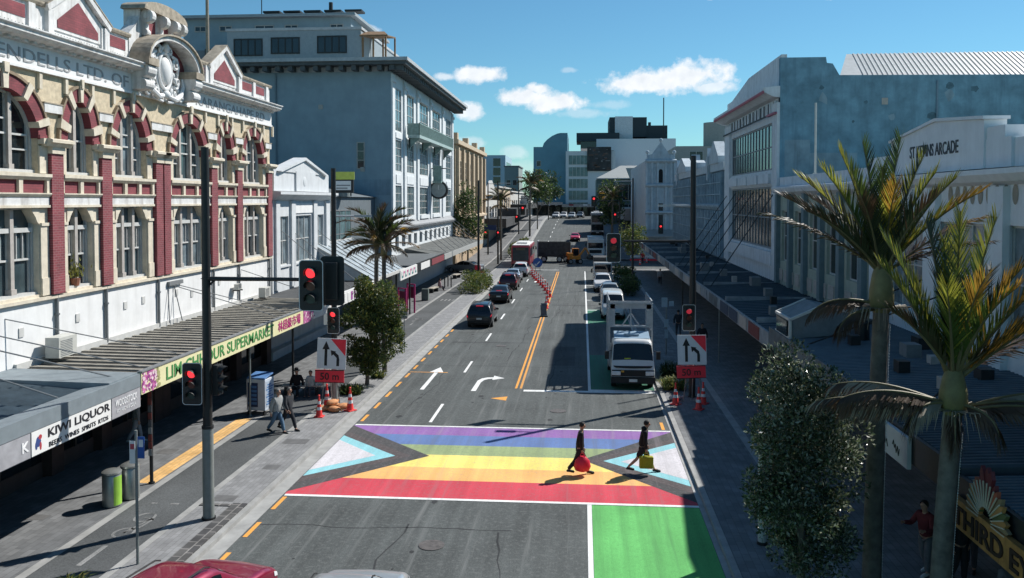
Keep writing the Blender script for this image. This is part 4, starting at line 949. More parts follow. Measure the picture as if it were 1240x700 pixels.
m.cyl((xb-3,y1+3,zu),(xb-3,y1+3,zu+2.2),.22,n=8); m.cyl((-33,y1-.5,zu),(-33,y1-.5,zu+2.2),.05,n=6); m.build('roof_plant', BLACKM, ap)
ta = thing('shop_awning', 'long dark tiled awning at the foot of the tall white building', 'awning', (-13.2,96,3.3)); O = ta.location.copy()
m = MB(O); m.prism([(-17,80,4.4),(-13.2,80,3.7),(-13.2,80,3.5),(-17,80,3.5)], (0,31.5,0), 0); m.box(-13.2,-13.1,80,111.5,3.35,3.85,1)
m.build('roof', [mat('mossy tile awning', (.10,.105,.10), .85, .5, 1.2, bump=.4), mat('awning edge', (.33,.34,.33))], ta)
m = MB(O); stays(m, [((-17,82+k*3.0,6.9),(-13.5,83.5+k*3.0,3.85)) for k in range(10)], .03); m.build('stay_rod', GREYM, ta)

# ------------------------------------------------------------------ left side, further on
TAN = mat('tan stone', (.44,.33,.22), .85, .2, 2, streak=.3); TANL = mat('pale tan trim', (.52,.42,.3), .85, .15)
tb, O = block('tan_building', 'tan stone building with tall arched window bays beyond the white clock building', 'building', -32, -17, 113, 146, 16.6, TAN, cap=(.5,.6,TANL), fm=TANL, wins=[('E', cols(33,6,.45), ((11.8,14.6),(7.6,10.6)), 2, 3)])
F5 = Fr((-17,113,0),(0,1,0),(1,0,0)); m = MB(O)
for k in range(7): u = .6+k*5.2; m.fbox(F5, u, u+.9, 6.8, 16.2, 0, .4); m.fbox(F5, u-.1, u+1.0, 16.6, 18.2 if k%2 == 0 else 17.4, -.6, .2)
prof_u(m, F5, [(0,6.3),(.5,6.5),(.5,6.8),(0,7.0)], 0, 33); m.build('pilaster', TANL, tb)
m = MB(O); m.box(-31,-27,115,119,16.6,19.2); m.bar((-24,114,16.6),(-24,114,19.4),.3,.3); m.build('chimney', TAN, tb)
WSH = mat('white shop render', (.56,.55,.52), .8, .12, 2, streak=.3)
tl = [('shop_building', 'white gabled shop beyond the tan building on the left', 147,170, 9.8, WSH, 4, True), ('shop_building', 'cream parapet shop between the white gabled shop and the far pale shop', 170.5,200, 11.6, TANL, 5, False), ('shop_building', 'long pale low shop near the far end of the left side', 200.5,256, 11.0, WSH, 8, False)]
for n_, lb, y0, y1, h, mm, k, gab in tl:
    t, O = block(n_, lb, 'shop', -30, -17, y0, y1, h, mm, cap=(.3,.35,WSH), wins=[('E', cols(y1-y0,k,.55), ((h-4.2,h-1.8),), 2, 2), ('S', ((3,5),(8,10)), ((h-3.5,h-1.8),), 1, 1)], grp='low shops along the far left')
    if gab:
        m = MB(O); m.fprism(Fr((-17,y0,0),(0,1,0),(1,0,0)), [(2,h+.3),(y1-y0-2,h+.3),((y1-y0)/2,h+3)], -.5, .1); m.build('gable', WSH, t)
    m = MB(O); m.box(-17,-13.2,y0,y1,gz(y0)+3.3,gz(y1)+3.7); m.build('awning', ROOFD, t)
BLUT = mat('pale blue tower cladding', (.36,.50,.57), .6, .06, .3); BLUD = mat('teal tower cladding', (.11,.25,.32), .6, .1, .3)
def pxblock(name, label, cat, xa, xb, yt, Y, depth, wm, **k):
    a = onY(xa,240,Y).x; b = onY(xb,240,Y).x; z = onY((xa+xb)/2,yt,Y).z
    return block(name, label, cat, a, b, Y, Y+depth, z, wm, **k)
t, O = pxblock('office_tower', 'pale blue slab tower with a dark window strip, far left of the street', 'office block', 578, 612, 188, 330, 30, BLUT, wins=[('S', ((6.2,9.2),), rows(8,5,3.2,3.6), 1, 1),('E', ((4,25),), rows(8,5,2,3.6), 6, 1)])
t, O = pxblock('apartment_block', 'small grey green apartment block right of the pale blue tower', 'apartments', 611, 628, 202, 300, 20, mat('grey green render', (.25,.3,.29)), wins=[('S', cols(5,2,.7), rows(8,3,2,3.2), 1, 1)], cap=(.3,.4,GREYM))
t, O = pxblock('white_shop', 'white low shop with a wide dark window at the far left corner', 'shop', 607, 640, 237, 235, 20, WSH, wins=[('S', ((.6,6.5),), ((5.0,8.3),), 4, 1)])
# end of the street
t, O = pxblock('curved_roof_building', 'teal office building with a stepped curved roofline at the end of the street', 'office block', 646, 687, 178, 272, 30, BLUD, wins=[('S', ((1.0,2.4),), ((20,21.8),(12,13.8)), 1, 1)], cap=None)
F6 = Fr((onY(646,240,272).x,272,0),(1,0,0),(0,-1,0)); W6 = onY(687,240,272).x-onY(646,240,272).x; zA = onY(660,178,272).z; zB = onY(680,161,272).z; m = MB(O)
m.fprism(F6, [(2.9,zA),(3.3,zA+1.2),(4.4,zA+2.4),(6.0,zB-.9),(7.6,zB-.2),(8.6,zB),(W6,zB),(W6,zA)], -28, .02); m.build('crown_wall', BLUD, t)
t, O = pxblock('billboard_building', 'white office block with a blue glass front and a dark billboard at the street end', 'office block', 685, 745, 183, 268, 20, mat('pale office render', (.55,.60,.62), .7, .06), wins=[('S', ((.9,7.0),), rows(5.5,5,3.0,3.7), 5, 1)], gm=glass_mat('teal office glass', (.07,.14,.16), .1))
m = MB(O); p = onY(711,178,267.6); q = onY(740,207,267.6); m.box(p.x,q.x,267.4,267.9,q.z,p.z,0); bo = m.build('billboard', mat('dark billboard print', (.025,.028,.03), .5, .9, .5), t)
m = MB(O); rnd = random.Random(2)
for k in range(26):
    x = rnd.uniform(p.x+.3,q.x-1.2); z = rnd.uniform(q.z+.3,p.z-.6); m.box(x,x+rnd.uniform(.3,1.5),267.36,267.398,z,z+rnd.uniform(.1,.45),rnd.randrange(3))
m.build('billboard_print', [mat('print pale', (.25,.25,.25)), mat('print grey', (.1,.1,.11)), mat('print brown', (.12,.07,.05))], bo)
t, O = pxblock('penthouse_building', 'tall white apartment building with a dark stepped penthouse at the street end', 'apartments', 722, 818, 168, 292, 30, mat('white tower render', (.70,.73,.75), .7, .05), wins=[('S', ((1,6),), rows(14,4,.25,4), 1, 1)])
m = MB(O); 
def pb(xa,xb,ya,yb,Y,mi,d=20): a = onY(xa,200,Y); b = onY(xb,200,Y); m.box(a.x,b.x,Y,Y+d,onY(xa,yb,Y).z,onY(xa,ya,Y).z,mi)
pb(698,750,161,171,293,0); pb(703,738,171,180,294,2); pb(738,745,142,165,296,0); pb(744.5,766,141,172,295.5,1); pb(765.5,783,142,166,296,0); pb(782.5,808,152,168,296.5,0); pb(785,788,148,153,297,0,2)
m.build('penthouse', [mat('dark penthouse cladding', (.04,.055,.065)), mat('white penthouse render', (.68,.7,.72)), GLASS], t)
m = MB(O); z = onY(800,168,292).z; m.cyl((onY(804,160,291.5).x,293,z-1),(onY(804,160,291.5).x,293,z+14),.2,n=6); m.build('mast', BLACKM, t)
t, O = pxblock('glass_pavilion', 'low glass fronted building under a wide pale hipped roof near the far right', 'shop', 722, 778, 217, 205, 14, mat('grey green glazing wall', (.09,.14,.14), .3), wins=[('S', ((.4,10.6),), ((6,8.2),(9,13)), 7, 1)])
m = MB(O); a = onY(722,216,204).x; b = onY(778,216,204).x; z = onY(740,217,205).z; m.prism([(a,203,z),(b,203,z),(b-1,209,z+3.2),(a+6,209,z+3.2)],(0,0,.2)); m.prism([(a+8,202.8,z-.2),(b,202.8,z-.2),(b,203.1,z+2.6),(b-4,203.1,z+2.6)],(0,.3,0)); m.build('hipped_roof', mat('pale roof sheeting', (.40,.41,.39), .6, .1), t)
# ------------------------------------------------------------------ right side, far to near
STUC = mat('grey white stucco', (.45,.51,.55), .85, .14, 1.5, bump=.3, bscale=8, streak=.4, dirt=(.2,.23,.25)); STUCB = mat('blue grey stucco', (.12,.19,.25), .85, .16, 1.5, bump=.3, bscale=8, streak=.4)
ch = thing('gabled_church_front', 'ornate pale stucco church front with a curved gable and an arched niche', 'church', (12,135,0)); O = ch.location.copy()
xa = onY(782,240,126.6).x; xb = onY(818,240,126.6).x; Wc = xb-xa; S = Fr((xa,126.6,0),(1,0,0),(0,-1,0)); ze = onY(800,194,126.6).z; zp = onY(800,172,126.6).z
m = MB(O); m.box(xa,xb+10,126.6,165,0,ze); m.fprism(S, [(0,ze),(Wc,ze),(Wc*.9,ze+.8),(Wc*.78,ze+.9),(Wc*.5,zp),(Wc*.2,ze+.9),(Wc*.1,ze+.8)], -1, .1); m.build('wall', STUC, ch)
m = MB(O)
for z in (ze-.2, onY(800,225,126.6).z, onY(800,258,126.6).z): prof_u(m, S, [(0,z-.3),(.25,z-.1),(.45,z),(.45,z+.2),(0,z+.35)], -.1, Wc+.1)
for u in (0,.18,.36,.64,.82,.94): m.fbox(S, u*Wc, u*Wc+.3, 4.0, ze-.3, 0, .18)
for s in (.05,.95,.5): m.ball(S(s*Wc, (zp if s == .5 else ze+.9)+.3, -.1), .28, 8, 6); m.cyl(S(s*Wc,ze+.3,-.1), S(s*Wc,(zp if s == .5 else ze+.9)+.2,-.1), .12, n=6)
m.fprism(S, [(Wc*.46,ze+1.0),(Wc*.5,ze+1.4),(Wc*.54,ze+1.0),(Wc*.5,ze+.6)], .1, .2); m.build('moulding', STUC, ch)
m = MB(O); zc = onY(800,213,126.6).z; m.fprism(S, [(Wc*.43,zc-1.0),(Wc*.57,zc-1.0),(Wc*.57,zc+.6)]+[(Wc*.5+Wc*.07*math.cos(t*.39),zc+.6+.4*math.sin(t*.39)) for t in range(1,8)]+[(Wc*.43,zc+.6)], .0, .04); m.build('niche', DARK, ch)
m = MB(O); m.fbox(S, Wc*.42, Wc*.58, 5.5, 8.6, .0, .05); m.build('window', GLASS, ch)
m = MB(O); m.prism([S(-2,4.6,.1),S(Wc,4.6,.1),S(Wc,3.7,3.2),S(-2,3.7,3.2)],(0,0,.15)); m.build('awning', mat('beige awning', (.3,.29,.27)), ch)
t, O = block('beige_apartments', 'beige rounded apartment block rising behind the ribbed stucco facades on the right', 'apartments', onY(818,200,190).x, onY(884,200,190).x, 190, 215, onY(850,177,190).z, mat('beige render', (.36,.36,.33), .8, .08), wins=[('S', ((3,6),(7,10)), (( onY(850,194,190).z, onY(850,183,190).z),), 2, 1)])
m = MB(O); c = onY(871,160,196); m.cyl((c.x,200,O.z+10),(c.x,200,onY(871,147,196).z),3.0,n=20); m.build('round_tower', mat('beige render', (.36,.36,.33)), t)
for lb, y0, y1, h in (('plain pale shop on the far right past the pale church front',166,205,14),('narrow cream shop at the far right end of the street',206,250,13)):
    t, O = block('shop_building', lb, 'shop', 12, 26, y0, y1, h, WSH, wins=[('W', cols(y1-y0,5,.5), ((h-4,h-1.6),), 2, 1)], grp='low shops along the far right')
    m = MB(O); m.box(8,12,y0,y1,gz(y0)+3.2,gz(y1)+3.6); m.build('awning', mat('beige awning', (.3,.29,.27)), t)
# ribbed stucco facade
F7 = Fr((12,72.4,0),(0,1,0),(-1,0,0)); W7 = 37.5
rb = thing('ribbed_building', 'blue grey building with close vertical ribs and small gables along its parapet', 'building', (12,90,0)); O = rb.location.copy()
m = MB(O); m.box(12,26,72.4,72.4+W7,0,11.6); m.build('wall', STUCB, rb)
m = MB(O)
for k in range(38): u = .2+k*W7/38; m.fbox(F7, u, u+.42, 4.2, 8.1, 0, .42); m.fbox(F7, u+.05, u+.35, 8.7, 11.4, 0, .42)
prof_u(m, F7, [(0,8.1),(.4,8.2),(.6,8.5),(.6,8.65),(0,8.9)], 0, W7)
for k in range(30): u = k*W7/30; m.fbox(F7, u, u+.35, 7.85, 8.15, .2, .5)
for z in (5.0,6.2,7.3,9.5,10.5): m.fbox(F7, 0, W7, z, z+.09, .42, .47)
m.build('rib', mat('blue stucco rib', (.26,.36,.43), .85, .25, 1.5, streak=.5), rb)
m = MB(O); m.fbox(F7, 0, W7, 11.6, 12.3, -.6, .2)
for u, w, h in ((5.0,5.4,14.3),(17.5,3.4,13.2),(29.5,7.5,14.0)):
    m.fprism(F7, [(u-w/2,12.3),(u+w/2,12.3),(u+w/2,12.9),(u+.3,h),(u-.3,h),(u-w/2,12.9)], -.6, .3); m.fbox(F7, u+w/2-.2, u+w/2+.5, 10.9, 13.1, -.6, .45); m.fprism(F7, [(u+w/2-.2,13.1),(u+w/2+.5,13.1),(u+w/2+.15,13.9)], -.5, .4)
m.build('parapet', STUC, rb)
m = MB(O); m.prism([(14,78,11.6),(26,78,11.6),(26,78,13),(18,78,14.8)],(0,14,0)); m.build('roof', mat('pale roof sheeting', (.40,.41,.39)), rb)
for k in range(8): u = 2+k*4.4; far_window(F7, u+.1, u+1.6, 5.0, 7.4, rb, O, STUCB, GLASS, 1, 1)
# blue walled warehouse
bl = thing('blue_walled_building', 'large building with a weathered plain blue side wall and tall street windows', 'building', (12,62,0)); O = bl.location.copy()
BLUE = mat('weathered blue render', (.155,.285,.365), .9, .3, 1.1, bump=.25, streak=.7, dirt=(.10,.18,.235)); GWHT = mat('grey white facade', (.62,.65,.68), .8, .1, 2, streak=.35)
B0, B1 = 52.97, 72.1; FB = Fr((12,0,0),(0,1,0),(-1,0,0))
ops = [(54.5,69.6,10.95,13.95),(54.5,69.6,5.9,9.9)]
m = MB(O); wall_openings(m, FB, B0, B1, 3.9, 15.8, ops, .5, 0); m.box(12.5,50,B0+.01,B1,0,15.5,1); m.box(12.0,12.5,B0+.01,B1,0,3.9,0)
SW = Fr((12,B0,0),(1,0,0),(0,-1,0))
m.fprism(SW, [(0,0),(0,17.7),(2.7,17.7),(2.75,17.35),(3.1,17.3),(3.5,16.6),(40,16.3),(40,0)], -.35, .02, 1)
m.build('wall', [GWHT, BLUE], bl)
for o_ in ops: window(FB, *o_, bl, O, mat('slate window frame', (.20,.23,.25), .6, .1), glass_mat('dusky glass', (.035,.05,.055), .1, .8, .8), 15, 2, w=-.08, fw=.11)
m = MB(O)
for a, b in ((B0, 54.3), (69.8, B1)): m.fbox(FB, a, b, 4.2, 15.0, 0, .16)
m.fbox(FB, 54.31, 69.79, 10.0, 10.85, 0, .10)
for k in range(4): m.fbox(FB, 54.9+k*3.7, 58.1+k*3.7, 10.1, 10.7, .10, .26)
m.fbox(FB, 54.31, 69.79, 4.9, 5.75, 0, .2); m.build('pilaster', GWHT, bl)
m = MB(O); prof_u(m, FB, [(0,15.3),(.4,15.35),(.9,15.6),(1.0,15.7),(1.0,15.9),(0,16.0)], B0, B1+.5); m.fbox(FB, B0, B1, 15.95, 17.0, -.4, -.05)
m.fprism(FB, [(B0,17.0),(B1-2,17.0),(B1-9,17.9),(B0,17.9)], -.4, -.06)
for k in range(26): u = B0+.6+k*.72; m.fbox(FB, u, u+.4, 14.5, 15.2, 0, .14)
m.build('cornice', [GWHT], bl)
m = MB(O)
for k in range(12): u = 55.4+k*1.2; m.fbox(FB, u, u+.3, 14.5, 15.15, .142, .16)
m.fbox(FB, B0, B1, 14.32, 14.42, .26, .3); m.build('frieze_slot', mat('dark frieze slot', (.05,.06,.07), .8), bl)
m = MB(O); prof_u(m, FB, [(.95,15.55),(1.04,15.65),(1.04,15.72),(.95,15.72)], B0, B1+.4); m.fbox(FB, B0, 55.2, 14.3, 14.42, .17, .36); m.build('trim', mat('faded pink trim', (.4,.15,.2)), bl)
m = MB(O); PR = mat('pale corrugated roof', (.30,.33,.34), .5, .12, 2, streak=.3)
x = 17.2
while x < 46: m.prism([(x,B0+.5,16.36),(x+.09,B0+.5,16.36),(x+.09+.9,B0+6,18.86),(x+.9,B0+6,18.86)],(0,0,.05)); x += .3
m.prism([(15.6,B0+.5,16.3),(46,B0+.5,16.3),(46.9,B0+6,18.8),(16.5+1.2,B0+6,18.8)],(0,0,.06)); m.build('roof', PR, bl)
m = MB(O); stays(m, [((12,54+k*3.4,9.6),(7.7,51.5+k*3.4,3.85)) for k in range(6)], .03); m.build('stay_rod', BLACKM, bl)
rnd = random.Random(17); m = MB(O)                                    # old paint patches, a pipe and vents on the blue wall
for (a, b, z0, z1) in ((.3,4.6,9.6,11.9),(4.6,7.4,9.6,10.8),(.3,1.8,11.9,12.7),(9,13,9.6,11.0)): m.fbox(SW, a, b, z0, z1, .02, .024, 0)
for k in range(26):
    a = rnd.uniform(1,30); z = rnd.uniform(11,16); w = rnd.uniform(.08,.4); n_ = 7; m.add([SW(a+w*rnd.uniform(.5,1)*math.cos(q*.9), z+w*1.2*rnd.uniform(.4,1)*math.sin(q*.9), .0262) for q in range(n_)], [tuple(range(n_))], rnd.randrange(2))
m.build('paint_patch', [mat('pale blue paint patch', (.23,.33,.39), .9, .2, 1.2, streak=.5), mat('dark damp patch', (.08,.15,.19), .9, .3, 3)], bl)
m = MB(O); m.cyl(SW(9.2,9.6,.08), SW(9.2,16.2,.08), .06, n=8); m.build('wall_pipe', mat('pipe blue grey', (.16,.24,.3), .6), bl)
for k in range(5): m = MB(O); m.fbox(SW, 6+k*4.3, 6.35+k*4.3, 14.8-(k%2)*1.2, 15.2-(k%2)*1.2, .02, .05); m.build('vent', FRAMEG, bl)
# pilastered shop between
ps = thing('pilastered_shop', 'pale green two storey shop with tall paired windows beside the blue wall', 'shop', (12,45,0)); O = ps.location.copy()
P0, P1 = 36.7, 52.9; PG = mat('pale green render', (.34,.39,.33), .85, .12, 2); ops = [(P0+.9+k*3.15, P0+2.9+k*3.15, 5.4, 8.4) for k in range(5)]
m = MB(O); wall_openings(m, FB, P0, P1, 3.8, 9.9, ops, .4); m.box(12.4,40,P0,P1,0,9.6); m.box(12,12.4,P0,P1,0,3.8); m.build('wall', PG, ps)
for o_ in ops: window(FB, *o_, ps, O, FRAMEW, GLASS, 2, 2, w=-.15)
m = MB(O)
for k in range(6): m.fbox(FB, P0+.1+k*3.15, P0+.6+k*3.15, 4.0, 9.4, 0, .25)
m.build('pilaster', mat('slate pilaster', (.14,.2,.22), .8), ps)
m = MB(O); prof_u(m, FB, [(0,9.3),(.4,9.5),(.5,9.7),(.5,9.8),(0,9.9)], P0, P1); m.fbox(FB, P0, P1, 9.9, 10.4, -.3, .0); m.build('cornice', GWHT, ps)
m = MB(O)
for k in range(12): m.fbox(FB, P0+.8+k*1.3, P0+1.7+k*1.3, 4.2, 4.9, 0, .05)
m.build('vent_grille', FRAMEG, ps)
fp = MB(); p = onX(987,210,12.6); fp.cyl((12.6,p.y,10.4),(12.6,p.y,14.3),.06,n=8); fp.cyl((12.6,p.y,9.9),(12.6,p.y,10.5),.12,n=8); solo(fp, 'flagpole', FRAMEW, 'short white flagpole in front of the blue wall', 'flagpole', (12.6,p.y,9.9))
# the white arcade
ak = thing('arcade_building', 'white arcade building with stepped parapet lettering on the right', 'building', (12,26,0)); O = ak.location.copy()
A0, A1 = 6.0, 36.6; AW = mat('arcade white paint', (.68,.71,.73), .8, .06, 2, streak=.25, dirt=(.35,.38,.4)); ops = [(8+k*4.6, 11.2+k*4.6, 5.0, 8.3) for k in range(6)]
m = MB(O); wall_openings(m, FB, A0, A1, 3.7, 9.6, ops, .4); m.box(12.4,40,A0,A1,0,9.5); m.box(12,12.4,A0,A1,0,3.7); m.build('wall', AW, ak)
for o_ in ops: window(FB, *o_, ak, O, FRAMEW, GLASSC, 3, 2, w=-.12, sill=AW)
m = MB(O); prof_u(m, FB, [(0,9.45),(.3,9.55),(.5,9.75),(.5,9.9),(-.3,9.95),(-.3,9.45)], A0, A1)
for k in range(7): m.fbox(FB, A0+.5+k*4.6, A0+1.4+k*4.6, 4.0, 9.4, 0, .2)
m.build('cornice', AW, ak)
m = MB(O); m.fbox(FB, A0, A1, 9.95, 10.75, -.35, .05); m.fbox(FB, 25.0, 26.3, 10.75, 11.15, -.4, .12); m.fbox(FB, 24.6, 26.3, 9.95, 10.8, -.4, .14)
m.fprism(FB, [(26.1,9.95),(33.6,9.95),(33.6,11.2),(32.1,11.4),(29.5,11.65),(26.1,11.4)], -.45, .2); m.fprism(FB, [(26.0,11.4),(29.5,11.65),(33.7,11.2),(33.7,11.28),(29.5,11.75),(26.0,11.5)], -.5, .28); pr = m.build('parapet', AW, ak)
lettering('ST KEVINS ARCADE', 3.95, .42, txtM(FB(29.75,10.72,.205), *WEST), mat('faded dark letters', (.07,.08,.09), .8), pr, O, bold=.012, depth=.03)
m = MB(O)
for k in range(9):
    u = 24.6+k*.52; m.add([FB(u+.17*math.cos(t*.524), 9.18+.3*math.sin(t*.524), .012) for t in range(12)], [tuple(range(12))])
m.build('oval_vent', mat('beige recess', (.3,.27,.22)), ak)
m = MB(O); stays(m, [((12,23,6.3),(7.8,20.5,4.0)),((12,17.4,6.2),(7.8,15.2,3.9)),((12,31,6.2),(7.8,33,4.0)),((12,28,6.2),(7.8,30,4.0))], .03); m.build('stay_rod', BLACKM, ak)
cv_ = thing('street_end_canopy', 'dark low verandas across the foot of the buildings at the street end', 'canopy', (-3,256,4)); O = cv_.location.copy(); m = MB(O)
for (a, b, z, y) in ((-17,-6,8.0,257),(-6,3.5,7.4,256),(3.5,14,7.6,257)): m.box(a,b,y-3,y+6,z,z+.5,0); m.box(a,b,y-3.1,y-3.0,z-.3,z+.55,1)
m.box(-17,14,262,263,4.3,8,2)
rnd = random.Random(23)
for k in range(14): x = -16.5+k*2.1; m.box(x,x+rnd.uniform(.8,1.7),261.8,262.0,4.6,7.0,3); m.box(x,x+rnd.uniform(.6,1.6),252.8,252.9,7.5,7.95,rnd.choice((1,4,5)))
m.build("roof", [mat('mid grey veranda', (.14,.15,.155), .8, .2), FRAMEG, mat('street end shopfront', (.10,.11,.115), .7, .4, .5), GLASSB, mat('veranda sign red', (.3,.05,.06)), SIGNW], cv_)
# right awnings
DKI = mat('dark blue grey iron', (.045,.062,.075), .6, .25, 2, streak=.3)
def rawning(label, y0, y1, zt, rm, fm, ribs=.3, edge=7.4):
    t = thing('shop_awning', label, 'awning', (edge,(y0+y1)/2,3.0)); O = t.location.copy(); m = MB(O)
    m.prism([(edge+.1,y0,zt-.25),(12,y0,zt-.1),(12,y0,zt+.22),(edge+.1,y0,zt+.02)], (0,y1-y0,0), 0)
    y = y0
    while y < y1-.2: m.prism([(12,y,zt+.22),(12,y+.05,zt+.27),(12,y+.12,zt+.27),(12,y+.17,zt+.22)], (-4.5,0,-.2), 0); y += ribs
    m.build('roof', rm, t); m = MB(O); m.box(edge,edge+.09,y0,y1,zt-.6,zt+.05); f = m.build('fascia', fm, t); return t, O, f
FDK = mat('weathered dark fascia', (.10,.12,.13), .7, .5, 1.5); FLT = mat('pale grey fascia', (.25,.28,.3), .7, .3, 2)
t, O, f_ = rawning('long dark awning running under the blue walled and ribbed buildings on the right', 34.3, 111, 3.7, DKI, FLT, .6)
m = MB(O); rnd = random.Random(9)
y = 36
while y < 108: w = rnd.uniform(1.2,3.4); m.box(7.365,7.4,y,y+w,3.15,3.68,rnd.randrange(5)); y += w+rnd.uniform(.2,1.5)
m.build('sign_panel', [FRAMEG, FDK, mat('sign dark red', (.16,.035,.035)), FLT, mat('sign navy', (.04,.06,.1))], t)
rnd = random.Random(43)
for k in range(16): x = rnd.uniform(8.4,11.2); y = 38+k*4.1+rnd.uniform(0,1.5); s_ = rnd.uniform(.25,.6); m = MB(O); m.box(x,x+s_,y,y+s_*1.3,3.78,4.0+s_*.7); m.build('roof_box', rnd.choice((FRAMEG, GREYM, BLACKM)), t)
for k in range(9): m = MB(O); m.box(7.5,11.9,37.0+k*8,37.08+k*8,3.74,3.98); m.build('roof_flashing', FLT, t)
t, O, f_ = rawning('dark iron awning with a white gable box on its corner under the arcade', 21.6, 34.2, 3.95, mat('mid blue grey iron', (.085,.115,.135), .55, .2, 2), FDK, .22)
m = MB(O); m.prism([(7.5,31.2,4.0),(9.6,31.2,4.2),(9.6,31.2,5.0),(8.6,31.2,5.2),(7.5,31.2,4.7)], (0,2.2,0), 0); m.box(7.44,7.5,31.5,33.1,4.05,4.6,1); m.build('gable_box', [mat('gable box grey', (.16,.18,.19), .7, .2), GLASS], t); m = MB(O)
for a_, b_ in (((7.5,31.2,4.0),(7.5,31.2,4.7)),((7.5,31.2,4.7),(8.6,31.2,5.2)),((8.6,31.2,5.2),(9.6,31.2,5.0)),((7.5,33.4,4.7),(8.6,33.4,5.2)),((7.5,31.2,4.7),(7.5,33.4,4.7)),((7.5,31.2,4.02),(7.5,33.4,4.02))): m.bar(a_, b_, .09, .09)
m.build('gable_trim', FRAMEW, t)
rnd = random.Random(41)
for k in range(7): x = rnd.uniform(8.2,11); y = 22.5+k*1.15; s_ = rnd.uniform(.25,.5); m = MB(O); m.box(x,x+s_,y,y+s_*1.3,4.05,4.2+s_*.7); m.build('roof_box', rnd.choice((FRAMEG, GREYM, BLACKM)), t)
m = MB(O); m.cyl((9.8,30.5,4.1),(9.8,30.5,4.7),.25,n=12); m.cyl((9.8,30.5,4.7),(9.8,30.5,4.85),.35,n=12); m.build('roof_vent', BLACKM, t)
t, O, f_ = rawning('black iron awning with a white hanging fascia board near the palms', 17.3, 21.55, 3.68, DKI, BLACKM, .2)
m = MB(O); m.box(7.3,7.39,19.55,21.5,2.95,3.66); so = m.build('fascia_board', mat('pale fascia board', (.50,.54,.57), .6, .06), t)
m = MB(O); rnd = random.Random(12)
for (u, n_) in ((21.15,7),(20.45,8)):
    pts = [(7.29, u-.065*k+rnd.uniform(-.01,.01), 3.3+(.09 if k%2 else -.05)+rnd.uniform(-.03,.03)-.02*k) for k in range(n_)]; m.tube(pts, .009, 5)
m.build('script_line', INK, so)
t, O, f_ = rawning('blue grey iron awning nearest the camera on the right', 7, 17.2, 3.55, IRON, BLACKM, .16)
te = thing('shop_sign', 'carved golden fan shaped shop sign on the edge of the nearest right awning', 'sign', (7.3,15.4,3.0)); O = te.location.copy()
GOLD = mat('worn golden panel', (.35,.17,.05), .6, .35, 5); FT = Fr((7.36,0,0),(0,1,0),(-1,0,0))
m = MB(O); m.fbox(FT, 13.5, 17.15, 2.68, 3.24, 0, .12); bo = m.build('board', GOLD, te)
lettering('THIRD EYE', 3.2, .36, txtM(FT(15.38,2.95,.13), *WEST), mat('dark brown letters', (.03,.015,.01)), bo, O, bold=.02, depth=.03)
m = MB(O); cu = 15.75; cols_ = [mat('fan amber', (.4,.2,.07), .5), mat('fan dark red', (.12,.02,.025), .5), mat('fan cream', (.26,.19,.11), .5), mat('fan green', (.1,.12,.05), .5), mat('fan rust', (.35,.09,.05), .5)]
for k in range(17):
    a0, a1 = math.pi*k/17, math.pi*(k+1)/17; am = (a0+a1)/2; r1 = .72 if abs(am-math.pi/2) > .25 else .9
    m.fprism(FT, [(cu-.25*math.cos(a0),3.22+.25*math.sin(a0)),(cu-r1*.95*math.cos(a0),3.22+r1*.95*math.sin(a0)),(cu-(r1+.08)*math.cos(am),3.22+(r1+.08)*math.sin(am)),(cu-r1*.95*math.cos(a1),3.22+r1*.95*math.sin(a1)),(cu-.25*math.cos(a1),3.22+.25*math.sin(a1))], .02+.02*(k%2), .09+.02*(k%2), (2,0,3,0,2,4)[k%6] if abs(am-math.pi/2) > .5 else 1)
m.build('fan', cols_, te)
m = MB(O)
for k in range(18): a0 = math.pi*k/17; m.bar(FT(cu-.25*math.cos(a0),3.22+.25*math.sin(a0),.12), FT(cu-.72*math.cos(a0),3.22+.72*math.sin(a0),.12), .02, .02)
m.build('fan_rib', mat('fan edge', (.5,.45,.35)), te)
# ================================================================== vegetation
BARK = mat('grey bark', (.16,.14,.115), .9, .3, 6, bump=.5, bscale=25); BARKD = mat('dark bark', (.07,.06,.05), .9, .3, 6, bump=.4)
def rdir(r):
    while True:
        v = Vector((r.uniform(-1,1), r.uniform(-1,1), r.uniform(-1,1)))
        if .05 < v.length < 1: return v.normalized()
def leaves(mb, r, centres, n, size, spread, nm, asp=.45, outw=None):
    """many separate leaves spread through clumps"""
    for k in range(n):
        c, s = centres[r.randrange(len(centres))]
        d = rdir(r); p = c+d*s*(.35+.65*r.random()**.5)*spread
        a = (rdir(r)+d*.9+Vector((0,0,.35))).normalized(); b = a.cross(rdir(r)).normalized()
        l = size*r.uniform(.65,1.35); w = l*asp; q = a.cross(b)*l*.08
        mb.add([p, p+a*l*.5+b*w*.5+q, p+a*l, p+a*l*.5-b*w*.5+q], [(0,1,2,3)], r.randrange(nm))
